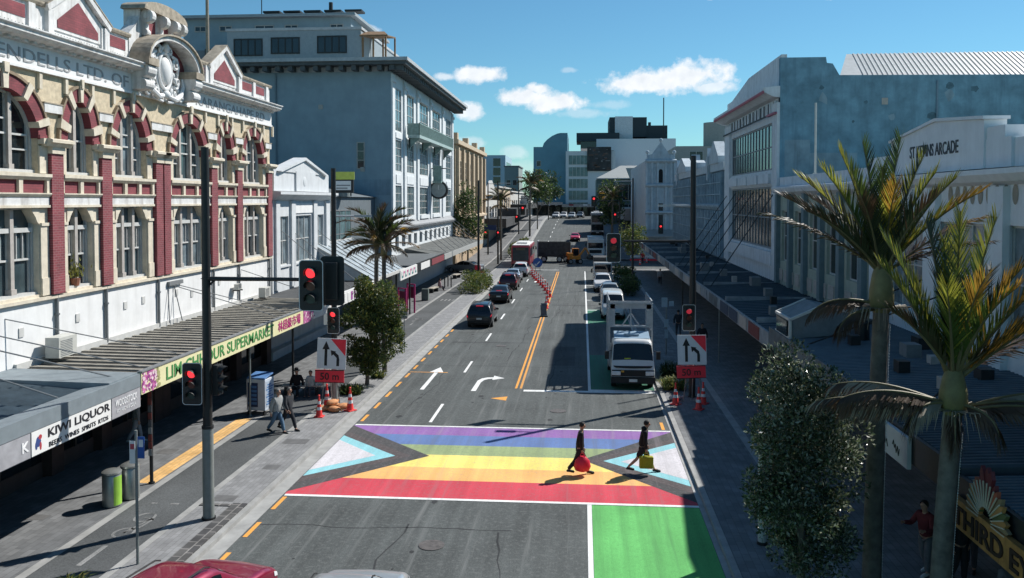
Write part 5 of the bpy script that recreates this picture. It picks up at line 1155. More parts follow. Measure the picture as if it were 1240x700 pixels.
def tree(name, label, loc, trunk_h, cz, rad, ncl, cs, nleaf, lsize, mats, seed, lean=(0,0), group=None, trunk_r=.12, bark=None, limbs=6, skew=0):
    r = random.Random(seed); t = thing(name, label, 'tree', loc, 0, group)
    cen = []
    for k in range(ncl):
        d = rdir(r); q = .25+.75*r.random()**.45
        c = Vector((d.x*rad[0]*q+lean[0], d.y*rad[1]*q+lean[1], cz+d.z*rad[2]*q)); c.x += skew*(c.z-cz)
        cen.append((c, cs*r.uniform(.65,1.25)))
    m = MB(); m.tube([(0,0,-.05),(lean[0]*.15,lean[1]*.15,trunk_h*.5),(lean[0]*.5,lean[1]*.5,trunk_h),(lean[0],lean[1],cz+rad[2]*.3)], [trunk_r*1.25,trunk_r,trunk_r*.8,trunk_r*.25], 9)
    for k in range(limbs):
        c = cen[r.randrange(ncl)][0]; s = Vector((lean[0]*.5,lean[1]*.5,trunk_h*r.uniform(.85,1.1))); m.tube([s, (s+c)/2+Vector((0,0,-.1)), c], [trunk_r*.5,trunk_r*.3,trunk_r*.08], 6)
    m.build('trunk', bark or BARK, t, smooth=True)
    m = MB(); leaves(m, r, cen, nleaf, lsize, 1.0, len(mats)); m.build('crown', mats, t, recalc=False)
    return t
LG = [leaf_mat('dark glossy evergreen leaf', (.04,.06,.03), .3, .3, .26, 2.5, .55), leaf_mat('mid evergreen leaf', (.065,.09,.045), .35, .3, .3, 2.5, .55), leaf_mat('olive leaf', (.11,.135,.07), .4, .3, .25), leaf_mat('pale glint leaf', (.30,.32,.24), .35, .3, .3, 2.5, .55)]  # the pale leaf colour stands in for glints on the crown
LB = [leaf_mat('dark green leaf', (.035,.06,.024)), leaf_mat('mid green leaf', (.065,.105,.035)), leaf_mat('fresh green leaf', (.11,.16,.04), .4), leaf_mat('yellow green leaf', (.2,.2,.045), .4)]
tree('street_tree', 'dense dark evergreen street tree in front of the slim white post on the right', (4.75,18.6,.12), 1.4, 3.2, (1.2,1.15,2.4), 120, .36, 30000, .10, LG, 21, trunk_r=.09, skew=-.04)
tree('street_tree', 'rounded bushy green street tree beside the cycle path in front of the two slim palms', (-10.34,39.9,.12), 0.9, 2.95, (1.5,1.35,2.15), 44, .46, 19000, .14, LB, 5, trunk_r=.09, lean=(.25,0))
tree('street_tree', 'green tree growing against the side of the tan building', (-15.2,112,0), 3, 6.5, (1.8,1.6,4.2), 50, .9, 3500, .35, LB[:3], 8)
tree('street_tree', 'rounded pale green tree on the right footpath beyond the line of parked vehicles', (6.6,112,.1), 1.6, 3.9, (1.9,1.6,1.9), 40, .8, 2500, .3, LB[1:], 9)
tree('street_tree', 'tall loose tree behind the far palm on the left side of the street', (-9.6,182,2.4), 4, 9.0, (3.2,2.5,3.5), 40, 1.2, 2200, .55, LB[:3], 10)
tree('street_tree', 'dark spreading tree on the far right corner by the glass fronted building', (5.2,152,1.2), 3, 7.5, (2.2,2.0,4.0), 40, 1.1, 2400, .5, LB[:3], 13)
tree('street_tree', 'dark tree by the foot of the teal office building', (-8.5,214,4), 4, 8.5, (3.2,2.5,3.2), 40, 1.3, 2000, .6, LB[:2], 15)
def shrub(name, label, loc, rad, n, ls, mats, seed, cat='shrub', blades=False, group=None):
    r = random.Random(seed); t = thing(name, label, cat, loc, 0, group); m = MB()
    if blades:
        for k in range(n):
            a = r.uniform(0,6.28); e = r.uniform(.55,1.45); l = ls*r.uniform(.6,1.1); p = Vector((r.uniform(-1,1)*rad[0]*.5, r.uniform(-1,1)*rad[1]*.5, 0)); d = Vector((math.cos(a)*math.cos(e), math.sin(a)*math.cos(e), math.sin(e))); s = Vector((-math.sin(a), math.cos(a), 0))*.025
            q1 = p+d*l*.6; q2 = q1+(d+Vector((math.cos(a)*.5,math.sin(a)*.5,-.7)))*l*.35
            m.add([p-s,p+s,q1+s,q1-s,q2], [(0,1,2,3),(3,2,4)], r.randrange(len(mats)))
    else:
        cen = [(Vector((r.uniform(-1,1)*rad[0], r.uniform(-1,1)*rad[1], rad[2]*r.uniform(.15,.85))), min(rad)*.55) for k in range(26)]
        leaves(m, r, cen, n, ls, 1.0, len(mats))
    m.build('foliage', mats, t, recalc=False)
    m = MB(); m.tube([(0,0,-.05),(0.02,0,rad[2]*.5)], [.04,.02], 6); m.build('stem', BARKD, t); return t
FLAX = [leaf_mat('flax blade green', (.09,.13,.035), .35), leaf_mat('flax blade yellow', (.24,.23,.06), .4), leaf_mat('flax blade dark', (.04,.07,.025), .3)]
shrub('flax_clump', 'green flax clump at the foot of the bushy tree nearest the crossing', (-10.55,37.9,.12), (.9,.6,.5), 240, .7, FLAX, 1, blades=True)
shrub('flax_clump', 'small flax clump beside the pale trunk of the slim palms', (-10.2,41.6,.12), (.6,.5,.5), 130, .6, FLAX, 2, blades=True)
shrub('flax_clump', 'sunlit yellow green flax clump by the kerb beside the white lorry', (4.35,40.2,.12), (1.0,.9,.5), 300, .85, FLAX[:2], 3, blades=True)
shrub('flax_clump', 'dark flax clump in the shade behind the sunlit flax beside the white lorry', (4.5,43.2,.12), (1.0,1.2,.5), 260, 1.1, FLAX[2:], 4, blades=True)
shrub('planter_shrub', 'broad green planter shrub beside the queue of dark cars', (-10.35,82.5,.1), (.95,3.0,1.9), 4200, .2, LB[1:], 5)
shrub('planter_shrub', 'low green shrub bed beside the red bus', (-10.1,142,.4), (.9,16,1.6), 3600, .34, LB[1:], 6)
shrub('planter_shrub', 'dark green shrub beside the parked vans on the right kerb', (4.6,82,.1), (.8,3.2,1.6), 2600, .2, LB[:3], 7)
shrub('planter_shrub', 'yellow green shrub at the end of the parked vans on the right kerb', (4.7,96,.1), (.9,2.5,1.7), 1800, .22, LB[2:], 14)
shrub('weed_clump', 'pale grass tuft at the very bottom edge of the left footpath', (-11.6,18.2,.12), (.3,.3,.3), 60, .5, FLAX[:2], 9, blades=True, cat='plant')

# ------------------------------------------------------------------ nikau palms
PG_ = [leaf_mat('palm frond green', (.075,.11,.022), .35, .4), leaf_mat('palm frond shaded', (.03,.042,.02), .15, .4), leaf_mat('palm frond yellow', (.24,.24,.035), .45, .35), leaf_mat('palm frond brown', (.085,.05,.028), .2, .5), leaf_mat('palm frond orange', (.33,.19,.03), .4, .4), leaf_mat('palm frond straw', (.30,.25,.18), .2, .4)]  # dark fronds hold backlit shade in their colour, yellow tips partly sunlight
TRUNK = mat('ringed palm trunk', (.125,.115,.10), .85, .35, 5, bump=.3, bscale=15); SHAFT = mat('palm crownshaft', (.17,.15,.06), .5, .3, 3); RACH = mat('frond stalk', (.13,.11,.05), .6, .2)
def frond(m, ms, r, base, azm, el, L, droop, mi, nl=46, lw=.04, ll=.55, tipmi=None, sag=0.0, up=.35):
    pts = []; p = Vector(base); K = 12; ca, sa = math.cos(azm), math.sin(azm); dirs = []
    tw = r.uniform(-.25,.25)
    for k in range(K+1):
        s = k/K; a = el-droop*s**1.7; d = Vector((ca*math.cos(a), sa*math.cos(a), math.sin(a))); dirs.append(d); pts.append(p.copy()); p = p+d*L/K
    ms.tube(pts, [.04*(1-.85*k/K) for k in range(K+1)], 5)
    side = Vector((-sa, ca, tw)).normalized()
    for k in range(nl):
        s = .10+.9*k/nl; f = s*K; i = min(int(f), K-1); q = pts[i].lerp(pts[i+1], f-i); d = dirs[i]; nrm = side.cross(d).normalized()
        if nrm.z < 0: nrm = -nrm
        l = ll*(.62+.38*math.sin(math.pi*min(1,s*1.05)))*(1-.12*s)*min(1,.35+s*3)*r.uniform(.85,1.12)
        for sg in (-1, 1):
            dd = (side*sg*(.62-.25*s)+d*(.72+.4*s)+nrm*up*r.uniform(.6,1.2)+Vector((0,0,-sag))+rdir(r)*.10).normalized()
            w = d*lw*.5; e1 = q+dd*l*.6; e2 = q+dd*l+Vector((0,0,-.03*l-sag*l*.4))
            c = mi
            if tipmi is not None and (s > .62 and r.random() < .75 or r.random() < .06): c = tipmi
            m.add([q-w, q+w, e1+w*.8, e1-w*.8, e2], [(0,1,2,3),(3,2,4)], c)
def nikau(label, loc, top, shaft_h, tr, fr, seed, skirt=(), group=None, lights=False, nl=60, lw=.055, ll=.66):
    """top = offset of the trunk top from the base; fr = list of fronds (az, el, length, droop, colour, tip colour)"""
    r = random.Random(seed); t = thing('palm_tree', label, 'palm tree', loc, 0, group); top = Vector(top)
    m = MB(); K = 64; pts = []; rads = []
    for k in range(K+1):
        s = k/K; pts.append(Vector((top.x*s*s*.4+top.x*s*.6, top.y*s, top.z*s))); rads.append(tr*(1.12-.22*s)*(1+.03*(k%2)))
    m.tube(pts, rads, 12); m.build('trunk', TRUNK, t, smooth=True)
    m = MB(); a = top; m.tube([a+Vector((0,0,-.05)), a+Vector((0,0,.15)), a+Vector((0,0,.45*shaft_h)), a+Vector((0,0,.8*shaft_h)), a+Vector((0,0,shaft_h))], [tr*.95,tr*1.45,tr*1.4,tr*1.1,tr*.8], 12); m.build('crownshaft', SHAFT, t, smooth=True)
    m = MB(); ms = MB(); b = a+Vector((0,0,shaft_h*.92))
    for (azm, el_, L, dr, mi, tm) in fr:
        frond(m, ms, r, b+Vector((math.cos(azm)*tr*.5, math.sin(azm)*tr*.5, r.uniform(-.12,.1))), azm, el_, L, dr, mi, nl, lw, ll, tm, .35 if mi in (3,5) else 0)
    for (azm, el_, L, dr) in skirt: frond(m, ms, r, a+Vector((math.cos(azm)*tr, math.sin(azm)*tr, r.uniform(.0,.2))), azm, el_, L, dr, r.choice((3,3,3,5)), nl, lw*.8, ll*.8, 3, .75, .1)
    m.build('crown', PG_, t, recalc=False); ms.build('frond_stalk', RACH, t, smooth=True)
    m = MB()                                                            # dry flower brooms under the crown
    for k in range(70 if nl > 30 else 20):
        an = r.uniform(0,6.28); p0 = a+Vector((math.cos(an)*tr, math.sin(an)*tr, .05)); l = r.uniform(.25,.6); p1 = p0+Vector((math.cos(an)*l*.8, math.sin(an)*l*.8, .1*l)); p2 = p1+Vector((math.cos(an)*l*.3, math.sin(an)*l*.3, -l*.8)); m.tube([p0,p1,p2], [.012,.008,.004], 4)
    m.build('dry_broom', PG_[5], t)
    return t
A = math.radians
r1 = random.Random(31)
def FR(*rows): return [(A(a_), A(e_), l_, d_, m_, t_) for a_, e_, l_, d_, m_, t_ in rows]
f1 = FR((182,48,2.7,.5,1,3),(170,60,2.7,.5,1,2),(195,66,2.7,.4,0,2),(178,34,2.7,.4,3,1),(160,78,2.9,.25,0,2),(120,84,2.9,.2,1,0),(30,85,3.0,.2,1,0),(15,76,2.9,.3,1,2),(5,62,2.7,.4,0,2),(350,50,2.6,.45,2,4),(8,38,2.6,.45,3,4),(0,24,2.3,.4,3,3),(265,72,2.3,.45,2,4),(300,62,2.2,.5,1,3),(235,60,2.2,.5,1,3),(90,60,2.4,.5,1,None),(60,50,2.4,.5,1,None),(135,52,2.3,.5,1,3),(205,76,2.5,.3,1,0),(250,82,2.4,.3,1,0),(330,74,2.5,.4,1,2),(200,44,2.3,.5,1,3))
p_ = onZ(1053,720,.12)
nikau('tall nikau palm with a full crown before the blue wall on the right', (6.62,19.75,.12), (.14,0,6.4), 1.0, .19, f1, 41, [(A(180),.2,1.5,1.2),(A(200),.0,1.2,1.6)], 'nikau palms on the right footpath')
f2 = FR((160,72,2.9,.3,2,0),(172,66,2.4,.35,0,2),(60,82,3.0,.15,0,2),(18,78,3.0,.2,0,2),(110,80,2.8,.2,1,None),(275,74,2.1,.5,2,4),(300,66,2.0,.55,0,4),(0,56,2.6,.4,0,4),(345,44,2.6,.4,4,4),(10,28,2.5,.4,3,3),(240,70,2.0,.5,0,2),(45,56,2.4,.5,1,None),(335,70,2.4,.4,1,4),(90,84,2.6,.2,1,2),(355,40,2.5,.4,1,3),(188,55,1.6,.5,1,3))
nikau('shorter nikau palm with yellow tips at the right edge, nearer the camera', (6.66,16.3,.12), (.24,0,4.95), .78, .175, f2, 43, [(A(182),.22,2.4,.5),(A(170),.35,2.0,.7),(A(192),.3,2.1,.7),(A(178),.1,1.8,.6),(A(0),.15,2.0,.5),(A(-15),.25,1.9,.9),(A(8),.3,2.0,.6),(A(200),.1,1.0,1.8),(A(250),.0,.9,1.8),(A(300),.0,1.0,1.8),(A(150),.2,1.6,1.2)], 'nikau palms on the right footpath')
r2 = random.Random(77)
f3 = [(r2.uniform(0,6.28)*.0+A(k*27.7), r2.uniform(.1,1.2), r2.uniform(1.7,2.1), r2.uniform(.7,1.2), r2.choice((1,1,3,1,0)), r2.choice((3,4,3))) for k in range(17)]
pa = nikau('slim brownish nikau palm left of its twin behind the bushy tree', (-10.75,43.4,.12), (.05,0,6.4), .8, .12, f3, 51, [(A(180),.0,1.6,1.0),(A(20),.0,1.6,1.0)], 'slim palms behind the bushy tree', nl=34, lw=.08, ll=.62)
dup(pa, (-10.2,43.0,.12), 2.1, 'slim brownish nikau palm right of its twin behind the bushy tree', (1,1,.93))
for lb, loc, sc, rz in (('palm with a full crown beside the shrub bed far up the left side', (-10.2,165,1.8), 1.5, .4), ('palm beside the far right signals before the glass fronted building', (4.9,138,.6), 1.25, 1.2), ('thin palm between the left lamp posts near the white gabled shop', (-11.9,124,.15), 1.25, 2.2)): dup(pa, loc, rz, lb, sc)['group'] = 'palms far up the street'
for lb, (x, y, tx, h) in (('string of tiny lamps running up the taller right palm trunk', (6.62,19.75,.14,6.0)), ('string of tiny lamps running up the nearest right palm trunk', (6.635,16.3,.24,4.5))):
    m = MB()
    for k in range(90):
        s = k/90; m.ball((x+tx*s*s*.4+tx*s*.6+.215-.03*s, y-.05, .2+h*s), .011, 5, 4)
    m.tube([(x+tx*(k/10)**2*.4+tx*(k/10)*.6+.212-.03*k/10, y-.05, .2+h*k/10) for k in range(11)], .005, 4)
    solo(m, 'string_lights', mat('tiny lamp white', (.8,.8,.78), .4), lb, 'string lights', (x+.21, y-.05, .2))
# ================================================================== signals, poles, signs, cones
LENS_R = mat('red signal lamp', (1.0,.04,.05), emit=1.15); LENS_DIM = mat('dim red signal lamp', (.45,.03,.05), emit=.5); LENS_OFF = mat('unlit amber lens', (.12,.04,.03), .25); LENS_G = mat('unlit green lens', (.03,.06,.055), .25); RETRO = mat('white retroreflective edge', (.62,.64,.64), .5, .05)
def rrect(w, h, r, n=5):
    pts = []
    for (cx, cy, a) in ((w/2-r,h/2-r,0),(-w/2+r,h/2-r,90),(-w/2+r,-h/2+r,180),(w/2-r,-h/2+r,270)):
        for k in range(n+1): t = A(a+90*k/n); pts.append((cx+r*math.cos(t), cy+r*math.sin(t)))
    return pts
def signal(label, loc, s=1.0, rz=0.0, lit=True, board=True, edge=True, group='traffic signal heads', dim=False):
    """signal head: faces -Y locally"""
    t = thing('traffic_signal', label, 'traffic signal', loc, rz, group)
    m = MB(); m.box(-.17*s,.17*s,-.02,.16*s,-.5*s,.5*s); m.build('housing', BLACKM, t, bevel=.02*s)
    if board:
        m = MB(); P = rrect(.64*s,1.32*s,.1*s); m.prism([(x,-.01,z) for x,z in P],(0,.02,0),0)
        if edge:
            Q = rrect(.60*s,1.28*s,.085*s); n = len(P)
            for i in range(n): j = (i+1)%n; m.add([(P[i][0],-.013,P[i][1]),(P[j][0],-.013,P[j][1]),(Q[j][0],-.013,Q[j][1]),(Q[i][0],-.013,Q[i][1])], [(0,1,2,3)], 1)
            for x in (-.315*s,.305*s): pass
        m.build('target_board', [BLACKM, RETRO], t)
    for k, z in enumerate((.33,0,-.33)):
        m = MB(); m.cyl((0,-.025,z*s),(0,-.04,z*s),.135*s,n=18); m.build('lens', ((LENS_DIM if dim else LENS_R) if lit and k == 0 else LENS_OFF if k < 2 else LENS_G), t)
        m = MB(); n = 12; vs = []
        for i in range(n+1):
            a = A(-20)+A(220)*i/n; c, sn = math.cos(a), math.sin(a); vs += [(c*.15*s,-.02,(z+.0)*s+sn*.15*s),(c*.15*s,-.02-.26*s*(.55+.45*max(0,sn)),z*s+sn*.15*s-.02*s)]
        m.add(vs, [(2*i,2*i+1,2*i+3,2*i+2) for i in range(n)]); m.build('visor', BLACKM, t, smooth=True)
    return t
def pole(label, loc, h, r0, r1, grey_to=0.0, arm=None, name='signal_pole', cat='pole', lamp=None, group=None):
    t = thing(name, label, cat, loc, 0, group); m = MB(); 
    if grey_to:
        m.cyl((0,0,0),(0,0,grey_to),r0,r0*.97,16,0); m.cyl((0,0,grey_to),(0,0,grey_to+.08),r0*1.05,r0*1.05,16,1); m.cyl((0,0,grey_to+.08),(0,0,h),r1*1.05,r1*.85,14,1)
    else: m.cyl((0,0,0),(0,0,h),r0,r1,14,1)
    m.cyl((0,0,0),(0,0,.06),r0*1.25,r0*1.25,14,1); m.build('shaft', [GREYST, BLACKM], t, smooth=True)
    if arm:
        m = MB(); p1 = Vector(arm); m.cyl((0,0,p1.z),p1,.065,.05,10); m.cyl((0,0,p1.z),(0,0,p1.z+.01),r0,n=8); m.cyl((0,0,p1.z-.25),(p1.x*.1,p1.y*.1,p1.z),.03,n=6); m.build('arm', BLACKM, t, smooth=True)
    if lamp:
        m = MB(); q = Vector(lamp); m.cyl((0,0,q.z),q,.045,n=8); b = q+Vector((q.x,q.y,0)).normalized()*.35; m.obox((q+b)/2,(.75,.26,.1),(0,0,math.atan2(q.y,q.x))); m.build('luminaire', mat('lamp housing', (.4,.42,.43), .4), t)
    return t
pole('nearest grey and black signal mast with a long arm on the left footpath', (-10.37,22.6,.12), 10.35, .155, .125, 2.55, (2.95,0,6.72))
signal('large white edged signal head hanging on the end of the nearest mast arm', (-7.38,22.55,6.68), 1.06)
signal('back of the black signal head hanging behind the big head on the nearest mast arm', (-6.98,23.2,6.75), 1.05, math.pi, lit=False, edge=False)
signal('white edged signal head low on the nearest left mast', (-10.66,22.3,3.97), .88)
signal('signal head seen from the side low on the nearest left mast', (-10.08,22.75,4.0), .85, A(80), lit=False, board=False)
pole('second dark signal mast on the left beside the road works sign', (-10.88,36.4,.12), 10.3, .14, .12, 2.2, None, lamp=(1.0,.5,8.2))
signal('white edged signal head on the second left mast above the road works sign', (-10.85,36.15,3.75), .87)
pole('tall dark signal mast with an arm on the right footpath', (4.97,38.6,.12), 10.9, .15, .12, 0, (-3.1,0,7.05), lamp=(-1.0,0,8.65))
signal('white edged signal head hanging on the right mast arm', (1.42,38.55,6.86), 1.0, dim=True)
signal('white edged signal head low on the right mast above the road works sign', (4.78,38.35,3.75), .9, dim=True)
FARP = 'lamp and signal poles far up the street'
for lb, px, yb, h, arm, lamp in (('dark pole by the planter shrub with the red works sign', 579.5,348,11,None,None), ('dark pole nearest the red bus on the left', 603,321,11.6,None,(1.2,0,11.3)), ('dark pole before the white gabled shop', 591,312,11.4,None,(1.2,0,11.2)), ('dark pole beside the shrub bed past the red bus', 628,297,11,(2,0,7.2),None)):
    p = onZ(px, yb); pole(lb, (p.x,p.y,gz(p.y)+.1), h, .13, .1, 0, arm, 'lamp_pole', 'pole', lamp, FARP)
pole('thin dark lamp pole on the right footpath beside the parked vans', (5.25,88.7,.12), 11.2, .11, .08, 0, None, 'lamp_pole', 'pole', (-1.4,0,10.9), FARP)
pole('dark signal pole at the far right corner beyond the side street', (5.6,128,.1), 8.8, .12, .1, 0, (-3.8,0,8.9), 'signal_pole', 'pole', None, FARP)
for lb, loc, s in (('far signal head on the dark pole nearest the red bus', (-11.6,116.5,4.3), .9), ('far signal head left of the one by the red bus', (-13.4,117,4.3), .9), ('far signal head beside the shrub bed beyond the red bus', (-10.8,139.5,6.0), 1.0), ('highest far signal head on the left beyond the red bus', (-9.9,141,7.4), 1.2),
                   ('far signal head hanging over the right lanes beyond the white truck', (1.75,127.8,8.9), 1.2), ('far signal head on the pole at the far right corner', (4.9,127.6,6.6), 1.0), ('far signal head against the pale church front', (11.4,124.5,4.9), 1.1)): signal(lb, loc, s, edge=False)
m = MB(); m.box(-13.6,-11.9,116.9,117.0,4.9,5.6); solo(m, 'street_sign', mat('dark blue sign', (.02,.04,.12), .5), 'dark blue street name panel between the far left signal heads', 'sign', (-12.7,117,4.9))
# road works boards -----------------------------------------------------------
SIGB = mat('white works board', (.66,.69,.72), .45, .05, 4); SIGR = mat('fluorescent red board', (.85,.035,.06), .45, .06, 4); SIGK = mat('black sign ink', (.015,.015,.018), .5)
def works_sign(label, loc, rz, tilt=0.0):
    t = thing('road_works_sign', label, 'road sign', loc, rz, 'road works boards')
    m = MB(); m.box(-.62,.62,-.015,.015,1.72,3.02,0); m.add([(-.05,-.018,3.0),(.60,-.018,3.0),(.60,-.018,2.28)], [(0,1,2)], 1)
    def P(a): m.add([(x,-.019,z) for x, z in a], [tuple(range(len(a)))], 2)
    P([(-.30,1.85),(-.18,1.85),(-.18,2.6),(-.30,2.6)]); P([(-.40,2.55),(-.08,2.55),(-.24,2.9)])
    P([(.22,1.85),(.34,1.85),(.34,2.15),(.22,2.2)]); P([(.34,2.15),(.22,2.2),(.05,2.37),(.13,2.46),(.30,2.32)]); P([(-.04,2.52),(.0,2.27),(.2,2.47)])
    for k in range(28):
        pass
    b = m.build('board', [SIGB, SIGR, SIGK], t); 
    if tilt: b.rotation_euler = (0, tilt, 0)
    m = MB(); m.box(-.62,.62,-.03,.0,1.12,1.68,0); m.box(-.62,.62,-.034,-.03,1.64,1.68,1); m.box(-.62,.62,-.034,-.03,1.12,1.15,1); b = m.build('distance_plate', [SIGR, SIGK], t); b.rotation_euler = (0, tilt*1.0+R(-2), 0)
    lettering('50 m', .8, .3, txtM((0,-.04,1.40), *SOUTH), SIGK, b, bold=.01)
    m = MB(); m.cyl((-.4,.25,.02),(-.1,.02,3.0),.022,n=6); m.cyl((.4,.25,.02),(.1,.02,3.0),.022,n=6); m.cyl((0,.5,.02),(0,.03,1.7),.022,n=6); m.build('stand', GREYST, t)
    return t
works_sign('road works board with lane arrows and 50 m plate by the left sandbags', (-10.72,35.1,.12), R(3), R(2.5))
works_sign('road works board with lane arrows and 50 m plate by the right kerb cones', (4.85,37.3,.12), R(-2), R(-1.5))
# cones
CONE = mat('orange red cone', (.78,.05,.045), .45, .12, 6); CONEW = mat('white cone band', (.72,.72,.72), .45); CONEB = mat('cone base', (.60,.05,.05), .6, .15)
def cone_proto(label, loc, group):
    t = thing('traffic_cone', label, 'traffic cone', loc, 0, group)
    m = MB(); m.box(-.19,.19,-.19,.19,0,.045); m.build('base', CONEB, t, bevel=.015)
    m = MB(); m.lathe([(.15,.045),(.14,.06),(.105,.3)],n=14,mi=0); m.lathe([(.106,.3),(.088,.42)],n=14,mi=1); m.lathe([(.087,.42),(.07,.54)],n=14,mi=0); m.lathe([(.071,.54),(.053,.66)],n=14,mi=1); m.lathe([(.052,.66),(.03,.82),(.045,.9),(.02,.92)],n=14,mi=0)
    m.build('body', [CONE, CONEW], t, smooth=True); return t
c0 = cone_proto('traffic cone on the left footpath edge, left of the sandbags', tuple(onZ(386.5,505,.12)), 'cones round the left works board')
for lb, (x, y), gname, sc in (('traffic cone by the left kerb, right of the sandbags', (424,497.5), 'cones round the left works board', 1.1), ('traffic cone standing behind the left sandbags', (396,493), 'cones round the left works board', 1.1), ('traffic cone left of the pole under the right works board', (818,490), 'cones round the right works board', 1.05), ('traffic cone right of the pole under the right works board, in front', (846,496), 'cones round the right works board', 1.05), ('traffic cone right of the pole under the right works board, behind', (851.5,489), 'cones round the right works board', 1.05)):
    d = dup(c0, onZ(x, y, .12), 1.0, lb, sc); d['group'] = gname
line = [(661.4,373.6),(663,367),(666,360),(663,355.5),(660.3,352),(657.5,348.5),(654.8,345.6),(652,342.8),(649.5,340.2),(647.2,338),(645.2,335.6),(643.6,333)]
for k, (x, y) in enumerate(line):
    p = onZ(x, y); d = dup(c0, (p.x,p.y,.004), .3*k, 'one of the cones in the slanting line beside the amber centre lines'); d['group'] = 'cones in the lane taper'; d.scale = (1.15,)*3
for k, (x, y) in enumerate(((778,318),(783,319),(775,321))): p = onZ(x, y); d = dup(c0, (p.x,p.y,.01), 0, 'one of the cones at the mouth of the side street on the right'); d['group'] = 'cones at the side street'
# sandbags
SAND = mat('orange sandbag cloth', (.55,.26,.12), .9, .3, 6, bump=.4); 
def sandbag(label, loc, rz, m_=SAND, grp='sandbags on the left'):
    t = thing('sandbag', label, 'sandbag', loc, rz, grp); m = MB(); m.ball((0,0,.11),(.32,.21,.13),14,8); m.build('sack', m_, t, smooth=True); m = MB(); m.tube([(.3,0,.11),(.4,.02,.12)],[.05,.07],6); m.build('tied_end', m_, t); return t
for k, (lb, x, y, z, rz) in enumerate((('orange sandbag at the left of the heap under the left works board',-10.9,34.75,.12,.3),('orange sandbag lying on top of the heap under the left works board',-10.55,34.95,.33,1.2),('orange sandbag at the front of the heap under the left works board',-10.4,34.65,.12,-.3),('orange sandbag at the right of the heap under the left works board',-10.15,35.2,.12,.8),('orange sandbag at the back of the heap under the left works board',-10.6,35.3,.12,.1))): sandbag(lb,(x,y,z),rz)
PALES = mat('pale sandbag cloth', (.35,.34,.33), .9, .3, 6)
sandbag('pale sandbag left of the pole under the right works board', (4.15,37.9,.12), .4, PALES, 'sandbags on the right'); sandbag('pale sandbag right of the pole under the right works board', (5.2,37.5,.12), 1.0, PALES, 'sandbags on the right')
# lane closure board, arrow sign, red works sign
t = thing('lane_board', 'blue grey board standing at the near end of the cone line', 'road sign', tuple(onZ(658.6,383.5)), .1); m = MB(); m.box(-.22,.22,-.02,.02,.12,1.05); m.build('board', mat('blue grey board', (.10,.13,.17), .5, .2, 4), t); m = MB(); m.box(-.28,.28,-.25,.25,0,.1); m.bar((-.2,.05,0),(-.25,.05,.9),.04,.04); m.bar((.2,.05,0),(.2,.05,.9),.04,.04); m.build('foot', BLACKM, t)
p = onZ(651,328); t = thing('arrow_sign', 'round blue keep left arrow sign at the far end of the cone line', 'road sign', (p.x,p.y,0)); BLU = mat('sign blue', (.02,.10,.36), .4); m = MB(); m.cyl((0,-.02,1.05),(0,.02,1.05),.62,n=24); b = m.build('disc', BLU, t)
m = MB(); m.prism([(-.30,-.03,.70),(-.22,-.03,.62),(.30,-.03,1.16),(.22,-.03,1.24)],(0,.005,0)); m.prism([(-.4,-.03,.55),(-.02,-.03,.62),(-.34,-.03,.95)],(0,.005,0)); m.build('arrow', CONEW, b); m = MB(); m.bar((-.3,.05,0),(-.3,.05,1.6),.05,.05); m.bar((.3,.05,0),(.3,.05,1.6),.05,.05); m.box(-.5,.5,-.3,.35,0,.06); m.build('stand', BLACKM, t)
for lb, pts, hh in (('red and white works notice on the dark pole by the planter shrub', (581,346), 2.3),):
    p = onZ(*pts); t = thing('works_notice', lb, 'road sign', (p.x,p.y-.3,.1)); m = MB(); m.box(-.55,.55,0,.03,.6,1.5,0); m.box(-.4,.4,-.008,.0,.8,1.3,1); m.box(-.5,.1,0,.03,1.6,2.1,0); m.build('board', [SIGR, CONEW], t); m = MB(); m.bar((-.4,.05,0),(-.4,.05,2.0),.05,.05); m.bar((.4,.05,0),(.4,.05,2.0),.05,.05); m.build('stand', BLACKM, t)
# bins, freezer, posts, parking sign ------------------------------------------
STEEL = mat('brushed steel bin', (.33,.35,.33), .38, .1, 8, metal=.6); LIME = mat('lime green bin panel', (.30,.55,.07), .5)
def bin_(label, loc, rz):
    t = thing('litter_bin', label, 'bin', loc, rz, 'litter bins'); m = MB(); m.lathe([(.27,.04),(.275,.08),(.275,1.12),(.25,1.16)],n=24); m.build('drum', STEEL, t, smooth=True)
    m = MB(); m.lathe([(.24,1.16),(.29,1.18),(.29,1.24),(.2,1.3),(.05,1.32)],n=24); m.build('lid', mat('bright steel lid', (.5,.52,.5), .25, .1, 6, metal=.7), t, smooth=True)
    m = MB(); n = 6
    for k in range(n):
        a0 = A(-35)+A(70)*k/n; a1 = A(-35)+A(70)*(k+1)/n; m.add([(.28*math.cos(a0),.28*math.sin(a0),.08),(.28*math.cos(a1),.28*math.sin(a1),.08),(.28*math.cos(a1),.28*math.sin(a1),1.1),(.28*math.cos(a0),.28*math.sin(a0),1.1)],[(0,1,2,3)])
    m.build('door', LIME, t); m = MB(); m.lathe([(.25,0),(.25,.05)],n=20); m.build('foot', BLACKM, t); t.scale = (.95,.95,.82); return t
bin_('steel litter bin with a lime door, the nearer of the pair on the left footpath', (-13.62,23.35,.12), A(-15)); bin_('steel litter bin with a black side, the farther of the pair on the left footpath', (-13.42,24.0,.12), A(160))
t = thing('ice_freezer', 'blue and white wheeled ice freezer under the supermarket awning', 'freezer', (-13.38,34.15,.12), A(-8)); m = MB(); m.box(-.42,.42,-.38,.38,.2,1.5,0); m.prism([(-.42,-.38,1.5),(.42,-.38,1.5),(.42,.38,1.62),(-.42,.38,1.62)],(0,0,.06),1)
m.build('cabinet', [mat('freezer white', (.55,.6,.66), .5, .1), mat('freezer blue', (.10,.22,.45), .5, .3, 3)], t, bevel=.02)
